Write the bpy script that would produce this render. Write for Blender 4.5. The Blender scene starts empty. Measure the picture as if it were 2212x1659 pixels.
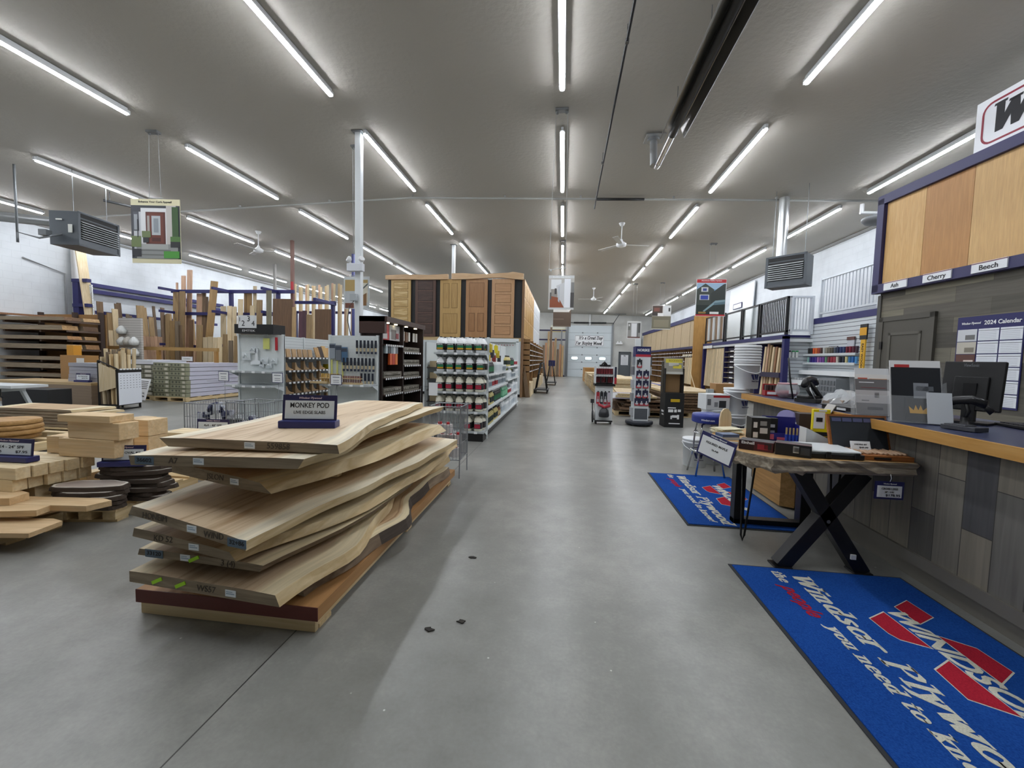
import bpy, bmesh, math, random
from mathutils import Matrix, Vector
R = random.Random(7)
SC = bpy.context.scene
COL = SC.collection
V = Vector
# ---------------------------------------------------------------- camera
FPX, YAW, PITCH, ROLL, CAMH = 876.8, .1229, .0609, -.0235, 1.31
def make_camera():
    cy, sy = math.cos(YAW), math.sin(YAW)
    fw = V((-sy*math.cos(PITCH), cy*math.cos(PITCH), -math.sin(PITCH)))
    r = V((cy, sy, 0)); d = fw.cross(r)
    c, s = math.cos(ROLL), math.sin(ROLL)
    r2 = c*r+s*d; d2 = -s*r+c*d
    m = Matrix((r2, -d2, -fw)).transposed().to_4x4()
    m.translation = (0, 0, CAMH)
    cam = bpy.data.cameras.new('camera')
    cam.sensor_fit = 'HORIZONTAL'; cam.sensor_width = 36; cam.lens = 36*FPX/2212
    cam.clip_start = .05; cam.clip_end = 200
    o = bpy.data.objects.new('camera', cam); COL.objects.link(o); o.matrix_world = m
    SC.camera = o
make_camera()
# ---------------------------------------------------------------- world and exposure
w = bpy.data.worlds.new('world'); SC.world = w; w.use_nodes = True
w.node_tree.nodes['Background'].inputs[0].default_value = (.75, .8, .85, 1)
w.node_tree.nodes['Background'].inputs[1].default_value = .3
SC.view_settings.view_transform = 'Standard'
SC.view_settings.look = 'None'
SC.view_settings.gamma = 1
SC.view_settings.use_curve_mapping = False
SC.view_settings.exposure = 0.0
STRIP = 79.0         # strength of the LED strips
# ---------------------------------------------------------------- materials
def lin(h):
    if isinstance(h, str):
        h = h.lstrip('#'); c = [int(h[i:i+2], 16)/255 for i in (0, 2, 4)]
    else: c = h
    return tuple(x/12.92 if x <= .04045 else ((x+.055)/1.055)**2.4 for x in c)+(1,)
def nodes(name):
    m = bpy.data.materials.new(name); m.use_nodes = True
    nt = m.node_tree
    return m, nt, nt.nodes, nt.links, nt.nodes['Principled BSDF']
PL = {}
def plain(h, rough=.5, metal=0.0, var=0.0, name=None):
    k = (h, rough, metal, var)
    if k in PL: return PL[k]
    m, nt, N, L, b = nodes(name or 'paint_%s' % str(h).lstrip('#'))
    b.inputs['Base Color'].default_value = lin(h)
    b.inputs['Roughness'].default_value = rough
    b.inputs['Metallic'].default_value = metal
    if var:
        n = N.new('ShaderNodeTexNoise'); n.inputs['Scale'].default_value = 9
        r = N.new('ShaderNodeMapRange'); r.inputs[3].default_value = 1-var; r.inputs[4].default_value = 1+var
        mx = N.new('ShaderNodeVectorMath'); mx.operation = 'SCALE'
        mx.inputs[0].default_value = lin(h)[:3]
        L.new(n.outputs[0], r.inputs[0]); L.new(r.outputs[0], mx.inputs['Scale']); L.new(mx.outputs[0], b.inputs['Base Color'])
    PL[k] = m; return m
def ramp(N, stops, interp='LINEAR'):
    r = N.new('ShaderNodeValToRGB'); r.color_ramp.interpolation = interp
    e = r.color_ramp.elements
    e[0].position = stops[0][0]; e[0].color = lin(stops[0][1]); e[1].position = stops[-1][0]; e[1].color = lin(stops[-1][1])
    for p, c in stops[1:-1]: e.new(p).color = lin(c)
    return r
WD = {}
def wood(c1, c2, axis='z', scale=1.0, rough=.55, rand=.22, c3=None):
    """grain running along one axis of the object; each object gets its own offset and tone"""
    k = (c1, c2, axis, scale, rough, rand, c3)
    if k in WD: return WD[k]
    m, nt, N, L, b = nodes('wood_grain')
    tc = N.new('ShaderNodeTexCoord'); oi = N.new('ShaderNodeObjectInfo')
    ad = N.new('ShaderNodeVectorMath'); ad.operation = 'ADD'
    ml = N.new('ShaderNodeMath'); ml.operation = 'MULTIPLY'; ml.inputs[1].default_value = 37
    L.new(oi.outputs['Random'], ml.inputs[0]); L.new(tc.outputs['Object'], ad.inputs[0]); L.new(ml.outputs[0], ad.inputs[1])
    mp = N.new('ShaderNodeMapping')
    s = [14*scale]*3; s['xyz'.index(axis)] = .9*scale
    mp.inputs['Scale'].default_value = s
    L.new(ad.outputs[0], mp.inputs[0])
    n1 = N.new('ShaderNodeTexNoise'); n1.inputs['Scale'].default_value = 1.3; n1.inputs['Detail'].default_value = 5; n1.inputs['Distortion'].default_value = .6
    L.new(mp.outputs[0], n1.inputs['Vector'])
    st = [(.28, c1), (.5, c2), (.74, c1)] if not c3 else [(.28, c1), (.48, c2), (.74, c3)]
    rp = ramp(N, st); L.new(n1.outputs[0], rp.inputs[0])
    n2 = N.new('ShaderNodeTexNoise'); n2.inputs['Scale'].default_value = 5; n2.inputs['Detail'].default_value = 3
    L.new(mp.outputs[0], n2.inputs['Vector'])
    r2 = N.new('ShaderNodeMapRange'); r2.inputs[3].default_value = .8; r2.inputs[4].default_value = 1.14; L.new(n2.outputs[0], r2.inputs[0])
    r3 = N.new('ShaderNodeMapRange'); r3.inputs[3].default_value = 1-rand; r3.inputs[4].default_value = 1+rand; L.new(oi.outputs['Random'], r3.inputs[0])
    mm = N.new('ShaderNodeMath'); mm.operation = 'MULTIPLY'; L.new(r2.outputs[0], mm.inputs[0]); L.new(r3.outputs[0], mm.inputs[1])
    sc = N.new('ShaderNodeVectorMath'); sc.operation = 'SCALE'; L.new(rp.outputs[0], sc.inputs[0]); L.new(mm.outputs[0], sc.inputs['Scale'])
    L.new(sc.outputs[0], b.inputs['Base Color']); b.inputs['Roughness'].default_value = rough
    WD[k] = m; return m
def slab_wood(heart, heart2, sap, name='slab_wood', edge=.16):
    """UV: u across the slab, v along it in metres; pale sapwood along both live edges"""
    m, nt, N, L, b = nodes(name)
    uv = N.new('ShaderNodeUVMap'); oi = N.new('ShaderNodeObjectInfo')
    mp = N.new('ShaderNodeMapping'); mp.inputs['Scale'].default_value = (11, .8, 1)
    ml = N.new('ShaderNodeMath'); ml.operation = 'MULTIPLY'; ml.inputs[1].default_value = 53; L.new(oi.outputs['Random'], ml.inputs[0])
    ad = N.new('ShaderNodeVectorMath'); L.new(uv.outputs[0], ad.inputs[0]); L.new(ml.outputs[0], ad.inputs[1]); L.new(ad.outputs[0], mp.inputs[0])
    n1 = N.new('ShaderNodeTexNoise'); n1.inputs['Scale'].default_value = 1.1; n1.inputs['Detail'].default_value = 6; n1.inputs['Distortion'].default_value = 1.4
    L.new(mp.outputs[0], n1.inputs['Vector'])
    rp = ramp(N, [(.3, heart2), (.5, heart), (.62, heart), (.75, heart2)]); L.new(n1.outputs[0], rp.inputs[0])
    sx = N.new('ShaderNodeSeparateXYZ'); L.new(uv.outputs[0], sx.inputs[0])
    n2 = N.new('ShaderNodeTexNoise'); n2.inputs['Scale'].default_value = 1.6
    m2 = N.new('ShaderNodeMapping'); m2.inputs['Scale'].default_value = (1, 1.2, 1); L.new(ad.outputs[0], m2.inputs[0]); L.new(m2.outputs[0], n2.inputs['Vector'])
    a = N.new('ShaderNodeMath'); a.operation = 'SUBTRACT'; a.inputs[1].default_value = .5; L.new(sx.outputs[0], a.inputs[0])
    a1 = N.new('ShaderNodeMath'); a1.operation = 'ABSOLUTE'; L.new(a.outputs[0], a1.inputs[0])
    a2 = N.new('ShaderNodeMath'); a2.operation = 'MULTIPLY_ADD'; a2.inputs[1].default_value = .16; L.new(n2.outputs[0], a2.inputs[0]); L.new(a1.outputs[0], a2.inputs[2])
    r = N.new('ShaderNodeMapRange'); r.inputs[1].default_value = .58-edge; r.inputs[2].default_value = .62-edge; L.new(a2.outputs[0], r.inputs[0])
    n3 = N.new('ShaderNodeTexNoise'); n3.inputs['Scale'].default_value = 2.2; n3.inputs['Detail'].default_value = 4; L.new(mp.outputs[0], n3.inputs['Vector'])
    rs = ramp(N, [(.35, sap), (.7, tuple(x*.86 for x in [int(sap.lstrip('#')[i:i+2], 16)/255 for i in (0, 2, 4)]))]); L.new(n3.outputs[0], rs.inputs[0])
    mx = N.new('ShaderNodeMix'); mx.data_type = 'RGBA'; L.new(r.outputs[0], mx.inputs[0]); L.new(rp.outputs[0], mx.inputs[6]); L.new(rs.outputs[0], mx.inputs[7])
    L.new(mx.outputs[2], b.inputs['Base Color']); b.inputs['Roughness'].default_value = .6
    return m
def planks(cols, axis_len, axis_across, pw, pl, name='plank_wood', rough=.6):
    """staggered planks in several tones; grain lines along the plank"""
    m, nt, N, L, b = nodes(name)
    tc = N.new('ShaderNodeTexCoord'); sx = N.new('ShaderNodeSeparateXYZ'); L.new(tc.outputs['Object'], sx.inputs[0])
    cm = N.new('ShaderNodeCombineXYZ')
    L.new(sx.outputs['XYZ'.index(axis_len.upper())], cm.inputs[0]); L.new(sx.outputs['XYZ'.index(axis_across.upper())], cm.inputs[1])
    br = N.new('ShaderNodeTexBrick'); br.inputs['Scale'].default_value = 1
    br.inputs['Brick Width'].default_value = pl; br.inputs['Row Height'].default_value = pw
    br.inputs['Mortar Size'].default_value = .0025; br.offset = .37; br.offset_frequency = 2
    br.inputs['Color1'].default_value = (0, 0, 0, 1); br.inputs['Color2'].default_value = (1, 1, 1, 1); br.inputs['Mortar'].default_value = (.5, .5, .5, 1)
    L.new(cm.outputs[0], br.inputs['Vector'])
    rp = ramp(N, [(i/len(cols), c) for i, c in enumerate(cols)], 'CONSTANT'); L.new(br.outputs[0], rp.inputs[0])
    mp = N.new('ShaderNodeMapping'); mp.inputs['Scale'].default_value = (1.2, 22, 1); L.new(cm.outputs[0], mp.inputs[0])
    n = N.new('ShaderNodeTexNoise'); n.inputs['Scale'].default_value = 1.5; n.inputs['Detail'].default_value = 5; n.inputs['Distortion'].default_value = .8; L.new(mp.outputs[0], n.inputs['Vector'])
    mr = N.new('ShaderNodeMapRange'); mr.inputs[3].default_value = .6; mr.inputs[4].default_value = 1.35; L.new(n.outputs[0], mr.inputs[0])
    f = N.new('ShaderNodeMath'); f.operation = 'MULTIPLY_ADD'; f.inputs[1].default_value = -.6; f.inputs[2].default_value = 1; L.new(br.outputs['Fac'], f.inputs[0])
    g = N.new('ShaderNodeMath'); g.operation = 'MULTIPLY'; L.new(mr.outputs[0], g.inputs[0]); L.new(f.outputs[0], g.inputs[1])
    s = N.new('ShaderNodeVectorMath'); s.operation = 'SCALE'; L.new(rp.outputs[0], s.inputs[0]); L.new(g.outputs[0], s.inputs['Scale'])
    L.new(s.outputs[0], b.inputs['Base Color']); b.inputs['Roughness'].default_value = rough
    return m
def emit(h, strength, name='glow'):
    m, nt, N, L, b = nodes(name)
    b.inputs['Base Color'].default_value = lin(h)
    b.inputs['Emission Color'].default_value = lin(h); b.inputs['Emission Strength'].default_value = strength
    return m
def clear(h='#ffffff', rough=.05, alpha=.25, name='clear_plastic'):
    m, nt, N, L, b = nodes(name)
    b.inputs['Base Color'].default_value = lin(h); b.inputs['Roughness'].default_value = rough
    b.inputs['Alpha'].default_value = alpha
    return m
def concrete():
    m, nt, N, L, b = nodes('polished_concrete')
    tc = N.new('ShaderNodeTexCoord')
    n1 = N.new('ShaderNodeTexNoise'); n1.inputs['Scale'].default_value = .55; n1.inputs['Detail'].default_value = 8; n1.inputs['Roughness'].default_value = .62
    n2 = N.new('ShaderNodeTexNoise'); n2.inputs['Scale'].default_value = 5; n2.inputs['Detail'].default_value = 9; n2.inputs['Roughness'].default_value = .7
    n3 = N.new('ShaderNodeTexNoise'); n3.inputs['Scale'].default_value = 60; n3.inputs['Detail'].default_value = 3
    for n in (n1, n2, n3): L.new(tc.outputs['Object'], n.inputs['Vector'])
    a = N.new('ShaderNodeMath'); a.operation = 'MULTIPLY_ADD'; a.inputs[1].default_value = .4; L.new(n2.outputs[0], a.inputs[0]); L.new(n1.outputs[0], a.inputs[2])
    a2 = N.new('ShaderNodeMath'); a2.operation = 'MULTIPLY_ADD'; a2.inputs[1].default_value = .15; L.new(n3.outputs[0], a2.inputs[0]); L.new(a.outputs[0], a2.inputs[2])
    rp = ramp(N, [(.5, '#6f6f6a'), (.77, '#888883'), (1, '#a3a39c')]); L.new(a2.outputs[0], rp.inputs[0])
    # saw-cut joints
    sx = N.new('ShaderNodeSeparateXYZ'); L.new(tc.outputs['Object'], sx.inputs[0])
    prev = None
    for ax, off, per in ((0, 1.22, 6.0), (1, .2, 6.0)):
        p = N.new('ShaderNodeMath'); p.operation = 'ADD'; p.inputs[1].default_value = off+60; L.new(sx.outputs[ax], p.inputs[0])
        q = N.new('ShaderNodeMath'); q.operation = 'MODULO'; q.inputs[1].default_value = per; L.new(p.outputs[0], q.inputs[0])
        t = N.new('ShaderNodeMath'); t.operation = 'LESS_THAN'; t.inputs[1].default_value = .006; L.new(q.outputs[0], t.inputs[0])
        if prev is None: prev = t
        else:
            u = N.new('ShaderNodeMath'); u.operation = 'MAXIMUM'; L.new(prev.outputs[0], u.inputs[0]); L.new(t.outputs[0], u.inputs[1]); prev = u
    mx = N.new('ShaderNodeMix'); mx.data_type = 'RGBA'; mx.inputs[7].default_value = lin('#3c3c39'); L.new(prev.outputs[0], mx.inputs[0]); L.new(rp.outputs[0], mx.inputs[6])
    # white paint and dust flecks
    vo = N.new('ShaderNodeTexVoronoi'); vo.inputs['Scale'].default_value = 5.5; L.new(tc.outputs['Object'], vo.inputs['Vector'])
    lt = N.new('ShaderNodeMath'); lt.operation = 'LESS_THAN'; lt.inputs[1].default_value = .025; L.new(vo.outputs['Distance'], lt.inputs[0])
    mx2 = N.new('ShaderNodeMix'); mx2.data_type = 'RGBA'; mx2.inputs[7].default_value = lin('#c8c8c4'); L.new(lt.outputs[0], mx2.inputs[0]); L.new(mx.outputs[2], mx2.inputs[6])
    L.new(mx2.outputs[2], b.inputs['Base Color'])
    mr = N.new('ShaderNodeMapRange'); mr.inputs[1].default_value = .3; mr.inputs[2].default_value = .75; mr.inputs[3].default_value = .29; mr.inputs[4].default_value = .37; L.new(n1.outputs[0], mr.inputs[0])
    L.new(mr.outputs[0], b.inputs['Roughness']); b.inputs['Specular IOR Level'].default_value = .55
    return m
def block_wall(h='#d0d5d9', name='painted_block'):
    m, nt, N, L, b = nodes(name)
    tc = N.new('ShaderNodeTexCoord'); sx = N.new('ShaderNodeSeparateXYZ'); L.new(tc.outputs['Object'], sx.inputs[0])
    s = N.new('ShaderNodeMath'); L.new(sx.outputs[0], s.inputs[0]); L.new(sx.outputs[1], s.inputs[1])
    cm = N.new('ShaderNodeCombineXYZ'); L.new(s.outputs[0], cm.inputs[0]); L.new(sx.outputs[2], cm.inputs[1])
    br = N.new('ShaderNodeTexBrick'); br.inputs['Scale'].default_value = 1; br.inputs['Brick Width'].default_value = .4; br.inputs['Row Height'].default_value = .2
    br.inputs['Mortar Size'].default_value = .006; br.inputs['Mortar Smooth'].default_value = .6
    L.new(cm.outputs[0], br.inputs['Vector'])
    n = N.new('ShaderNodeTexNoise'); n.inputs['Scale'].default_value = .9; n.inputs['Detail'].default_value = 6; L.new(tc.outputs['Object'], n.inputs['Vector'])
    c = lin(h)
    rp = ramp(N, [(.3, tuple(min(1, x*.9) for x in [int(h.lstrip('#')[i:i+2], 16)/255 for i in (0, 2, 4)])), (.55, h)]); L.new(n.outputs[0], rp.inputs[0])
    f = N.new('ShaderNodeMath'); f.operation = 'MULTIPLY_ADD'; f.inputs[1].default_value = -.1; f.inputs[2].default_value = 1; L.new(br.outputs['Fac'], f.inputs[0])
    sc = N.new('ShaderNodeVectorMath'); sc.operation = 'SCALE'; L.new(rp.outputs[0], sc.inputs[0]); L.new(f.outputs[0], sc.inputs['Scale']); L.new(sc.outputs[0], b.inputs['Base Color'])
    bp = N.new('ShaderNodeBump'); bp.inputs['Strength'].default_value = .25; bp.inputs['Distance'].default_value = .01; bp.invert = True
    L.new(br.outputs['Fac'], bp.inputs['Height']); L.new(bp.outputs[0], b.inputs['Normal'])
    b.inputs['Roughness'].default_value = .6
    return m
def stipple_ceiling():
    m, nt, N, L, b = nodes('stipple_paint')
    tc = N.new('ShaderNodeTexCoord')
    n = N.new('ShaderNodeTexNoise'); n.inputs['Scale'].default_value = 14; n.inputs['Detail'].default_value = 4; L.new(tc.outputs['Object'], n.inputs['Vector'])
    bp = N.new('ShaderNodeBump'); bp.inputs['Strength'].default_value = .35; bp.inputs['Distance'].default_value = .02; L.new(n.outputs[0], bp.inputs['Height']); L.new(bp.outputs[0], b.inputs['Normal'])
    b.inputs['Base Color'].default_value = lin('#b6b2a9'); b.inputs['Roughness'].default_value = .7
    return m
def carpet(h, h2):
    m, nt, N, L, b = nodes('carpet_pile')
    tc = N.new('ShaderNodeTexCoord')
    n = N.new('ShaderNodeTexNoise'); n.inputs['Scale'].default_value = 160; n.inputs['Detail'].default_value = 2; L.new(tc.outputs['Object'], n.inputs['Vector'])
    n2 = N.new('ShaderNodeTexNoise'); n2.inputs['Scale'].default_value = 3; n2.inputs['Detail'].default_value = 5; L.new(tc.outputs['Object'], n2.inputs['Vector'])
    a = N.new('ShaderNodeMath'); a.operation = 'MULTIPLY_ADD'; a.inputs[1].default_value = .5; L.new(n2.outputs[0], a.inputs[0]); L.new(n.outputs[0], a.inputs[2])
    rp = ramp(N, [(.5, h2), (1, h)]); L.new(a.outputs[0], rp.inputs[0]); L.new(rp.outputs[0], b.inputs['Base Color'])
    b.inputs['Roughness'].default_value = .95; b.inputs['Specular IOR Level'].default_value = .1
    return m
# ---------------------------------------------------------------- mesh building
class MB:
    def __init__(s, T=None): s.v = []; s.f = []; s.m = []; s.T = T; s.sm = []
    def add(s, vs, fs, m=0, smooth=False):
        n = len(s.v)
        for p in vs:
            p = V(p)
            if s.T is not None: p = s.T @ p
            s.v.append(p)
        for f in fs: s.f.append([n+i for i in f]); s.m.append(m); s.sm.append(smooth)
        return s
    def bx(s, x0, y0, z0, x1, y1, z1, m=0):
        vs = [(x, y, z) for z in (z0, z1) for y in (y0, y1) for x in (x0, x1)]
        return s.add(vs, [(0, 2, 3, 1), (4, 5, 7, 6), (0, 1, 5, 4), (2, 6, 7, 3), (0, 4, 6, 2), (1, 3, 7, 5)], m)
    def ob(s, M, dx, dy, dz, m=0):
        vs = [M @ V((x*dx/2, y*dy/2, z*dz/2)) for z in (-1, 1) for y in (-1, 1) for x in (-1, 1)]
        return s.add(vs, [(0, 2, 3, 1), (4, 5, 7, 6), (0, 1, 5, 4), (2, 6, 7, 3), (0, 4, 6, 2), (1, 3, 7, 5)], m)
    def bar(s, a, b, w, h, m=0, up=(0, 0, 1)):
        a = V(a); b = V(b); d = (b-a); L = d.length; d.normalize(); u = V(up)
        if abs(d.dot(u)) > .98: u = V((0, 1, 0))
        x = d.cross(u).normalized(); u2 = x.cross(d)
        M = Matrix((x, d, u2)).transposed().to_4x4(); M.translation = (a+b)/2
        return s.ob(M, w, L, h, m)
    def cyl(s, a, b, r, n=10, r2=None, m=0, smooth=True):
        a = V(a); b = V(b); r2 = r if r2 is None else r2
        d = (b-a).normalized(); u = V((0, 0, 1)) if abs(d.z) < .9 else V((1, 0, 0))
        x = d.cross(u).normalized(); y = d.cross(x)
        ring = [(math.cos(2*math.pi*i/n), math.sin(2*math.pi*i/n)) for i in range(n)]
        s.add([a+(x*c+y*t)*r for c, t in ring]+[b+(x*c+y*t)*r2 for c, t in ring], [(i, (i+1) % n, n+(i+1) % n, n+i) for i in range(n)], m, smooth)
        s.add([a+(x*c+y*t)*r for c, t in ring], [list(range(n))[::-1]], m)
        s.add([b+(x*c+y*t)*r2 for c, t in ring], [list(range(n))], m)
        return s
    def tube(s, pts, r, n=6, m=0, close=False):
        P = [V(p) for p in pts]; k = len(P); rings = []
        for i, p in enumerate(P):
            a = P[i-1] if (i or close) else P[i]; b = P[(i+1) % k] if (i < k-1 or close) else P[i]
            d = (b-a).normalized(); u = V((0, 0, 1)) if abs(d.z) < .9 else V((1, 0, 0))
            x = d.cross(u).normalized(); y = d.cross(x)
            rings.append([p+(x*math.cos(2*math.pi*j/n)+y*math.sin(2*math.pi*j/n))*r for j in range(n)])
        fs = []
        for i in range(k if close else k-1):
            for j in range(n):
                fs.append((i*n+j, i*n+(j+1) % n, ((i+1) % k)*n+(j+1) % n, ((i+1) % k)*n+j))
        if not close: fs += [list(range(n))[::-1], [(k-1)*n+j for j in range(n)]]
        return s.add([q for rg in rings for q in rg], fs, m, True)
    def lathe(s, prof, n=16, c=(0, 0, 0), m=0, sq=0.0):
        """profile of (radius, z); sq > 0 makes the section a rounded square"""
        c = V(c); vs = []
        for r, z in prof:
            for j in range(n):
                a = 2*math.pi*(j+.5)/n; k = 1
                if sq: k = 1+(min(1/max(abs(math.cos(a)), abs(math.sin(a))), 1.25)-1)*sq
                vs.append(c+V((r*k*math.cos(a), r*k*math.sin(a), z)))
        q = len(prof); fs = [(i*n+j, i*n+(j+1) % n, (i+1)*n+(j+1) % n, (i+1)*n+j) for i in range(q-1) for j in range(n)]
        s.add(vs, fs, m, True)
        s.add(vs[:n], [list(range(n))[::-1]], m); s.add(vs[-n:], [list(range(n))], m)
        return s
    def prism(s, poly, z0, z1, m=0, mside=None):
        n = len(poly); vs = [(x, y, z0) for x, y in poly]+[(x, y, z1) for x, y in poly]
        s.add(vs, [list(range(n))[::-1], list(range(n, 2*n))], m)
        s.add(vs, [(i, (i+1) % n, n+(i+1) % n, n+i) for i in range(n)], m if mside is None else mside)
        return s
    def build(s, name, mats, parent=None, bevel=0, label=None):
        me = bpy.data.meshes.new(name)
        me.from_pydata(s.v, [], s.f)
        for m in (mats if isinstance(mats, (list, tuple)) else [mats]): me.materials.append(m)
        me.polygons.foreach_set('material_index', s.m); me.polygons.foreach_set('use_smooth', s.sm)
        me.validate(); me.update()
        o = bpy.data.objects.new(name, me); COL.objects.link(o)
        if parent: o.parent = parent
        if bevel:
            b = o.modifiers.new('soft_edge', 'BEVEL'); b.width = bevel; b.segments = 2; b.limit_method = 'ANGLE'
        if label: o['label'] = label
        return o
def tag(o, label, cat, group=None):
    o['label'] = label; o['category'] = cat
    if group: o['group'] = group
    return o
def thing(name, label, cat, loc=(0, 0, 0), rz=0, group=None):
    o = bpy.data.objects.new(name, None); COL.objects.link(o); o.empty_display_size = .1
    o.location = loc; o.rotation_euler = (0, 0, rz)
    return tag(o, label, cat, group)
def struct(o): o['kind'] = 'structure'; return o
KIDS = {}
def dup(root, loc, rz=None, label=None, group=None):
    c = root.copy(); COL.objects.link(c); c.location = loc
    if rz is not None: c.rotation_euler = (0, 0, rz)
    if label: c['label'] = label
    if group: c['group'] = group
    for ch in root.children:
        d = ch.copy(); COL.objects.link(d); d.parent = c
        for g in ch.children:
            e = g.copy(); COL.objects.link(e); e.parent = d
    return c
def frame3(o, x, up):
    x = V(x).normalized(); up = V(up).normalized(); n = x.cross(up)
    M = Matrix((x, up, n)).transposed().to_4x4(); M.translation = V(o)
    return M
def text(s, size, mat, parent, o, x=(1, 0, 0), up=(0, 0, 1), width=None, bold=0.0, shear=0.0, name='lettering', align='CENTER', thick=.0008, base=False):
    """writing as a thin mesh lying at o, reading along x with letter tops towards up"""
    c = bpy.data.curves.new(name, 'FONT'); c.body = s; c.size = size; c.align_x = align; c.align_y = 'BOTTOM_BASELINE' if base else 'CENTER'
    c.offset = bold*size; c.shear = shear; c.extrude = thick; c.resolution_u = 3; c.fill_mode = 'BOTH'
    t = bpy.data.objects.new('tmp', c)
    me = bpy.data.meshes.new_from_object(t); bpy.data.objects.remove(t); bpy.data.curves.remove(c)
    M = frame3(o, x, up)
    k = 1
    if width and len(me.vertices):
        xs = [v.co.x for v in me.vertices]; k = width/max(1e-6, max(xs)-min(xs))
        M = M @ Matrix.Diagonal((k, 1, 1, 1))
    me.transform(M); me.materials.clear(); me.materials.append(mat)
    ob = bpy.data.objects.new(name, me); COL.objects.link(ob); ob.parent = parent
    return ob
# a bold slab letter face drawn with a broad nib: (advance, strokes, serif centres)
def _arc(cx, cy, rx, ry, n=16): return [(cx+rx*math.cos(2*math.pi*i/n), cy+ry*math.sin(2*math.pi*i/n)) for i in range(n+1)]
_ST = [(.13, 0), (.13, .68)]; _ARCH = [(.1, .33), (.17, .44), (.27, .46), (.34, .38), (.34, 0)]
FACE = {
 'W': (.86, [[(.1, .68), (.26, .03), (.43, .6), (.6, .03), (.77, .68)]], [(.1, .68), (.43, .62), (.77, .68)]),
 'P': (.6, [_ST, [(.13, .67), (.34, .67), (.46, .58), (.46, .46), (.34, .36), (.13, .36)]], [(.13, .01), (.1, .67)]),
 'I': (.36, [[(.18, 0), (.18, .68)]], [(.18, .01), (.18, .67)]),
 'G': (.7, [[(.56, .54), (.48, .65), (.33, .68), (.17, .58), (.11, .35), (.16, .12), (.3, .01), (.48, .03), (.56, .12), (.56, .29)]], [(.54, .3)]),
 'D': (.68, [_ST, [(.13, .67), (.36, .66), (.52, .54), (.56, .34), (.52, .13), (.36, .01), (.13, .01)]], [(.09, .67), (.09, .01)]),
 'F': (.56, [_ST, [(.13, .67), (.48, .67), (.48, .57)], [(.13, .36), (.36, .36)]], [(.13, .01), (.09, .67)]),
 'B': (.6, [_ST, [(.13, .67), (.34, .67), (.43, .58), (.42, .45), (.32, .37), (.13, .37)], [(.32, .37), (.46, .28), (.47, .12), (.36, .01), (.13, .01)]], [(.09, .67), (.09, .01)]),
 'i': (.26, [[(.13, 0), (.13, .46)], [(.13, .63), (.13, .67)]], [(.13, .01), (.08, .46)]),
 'n': (.5, [[(.1, 0), (.1, .46)], _ARCH], [(.1, .01), (.35, .01), (.05, .46)]),
 'h': (.5, [[(.1, 0), (.1, .7)], _ARCH], [(.1, .01), (.35, .01), (.05, .7)]),
 'd': (.52, [_arc(.22, .235, .14, .21), [(.38, 0), (.38, .7)]], [(.33, .7), (.43, .01)]),
 's': (.42, [[(.32, .4), (.24, .46), (.14, .43), (.12, .35), (.2, .27), (.3, .2), (.31, .1), (.22, .02), (.12, .03), (.08, .1)]], []),
 'o': (.5, [_arc(.25, .235, .17, .21)], []),
 'r': (.4, [[(.1, 0), (.1, .46)], [(.1, .33), (.17, .43), (.27, .46), (.32, .41)]], [(.1, .01), (.05, .46)]),
 'l': (.26, [[(.13, 0), (.13, .7)]], [(.13, .01), (.08, .7)]),
 'y': (.48, [[(.09, .46), (.24, .05)], [(.4, .46), (.24, .05), (.16, -.14), (.07, -.17)]], [(.09, .46), (.41, .46)]),
 'w': (.68, [[(.08, .46), (.2, .03), (.33, .42), (.46, .03), (.59, .46)]], [(.08, .46), (.59, .46)]),
 't': (.34, [[(.14, .62), (.14, .07), (.2, .01), (.29, .06)], [(.04, .45), (.3, .45)]], []),
 'e': (.45, [[(.08, .25), (.36, .25), (.34, .38), (.22, .46), (.11, .38), (.08, .22), (.13, .06), (.24, .01), (.36, .08)]], []),
 'u': (.52, [[(.1, .46), (.1, .1), (.18, .02), (.28, .03), (.37, .13)], [(.37, .46), (.37, 0)]], [(.06, .46), (.32, .46), (.42, .01)]),
 'k': (.5, [[(.1, 0), (.1, .7)], [(.1, .19), (.32, .43)], [(.18, .28), (.36, 0)]], [(.1, .01), (.38, .01), (.33, .46), (.05, .7)]),
 'a': (.46, [[(.1, .39), (.2, .46), (.31, .42), (.34, .3), (.34, 0)], [(.34, .27), (.18, .24), (.1, .14), (.15, .03), (.26, .03), (.34, .12)]], [(.39, .01)]),
 'g': (.48, [_arc(.2, .26, .12, .18), [(.34, .46), (.34, -.06), (.26, -.16), (.1, -.15)]], [(.38, .45)]),
 '!': (.26, [[(.14, .7), (.12, .22)], [(.11, .02), (.11, .05)]], []), "'": (.18, [[(.1, .7), (.08, .55)]], []), ' ': (.3, [], []),
}
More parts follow.
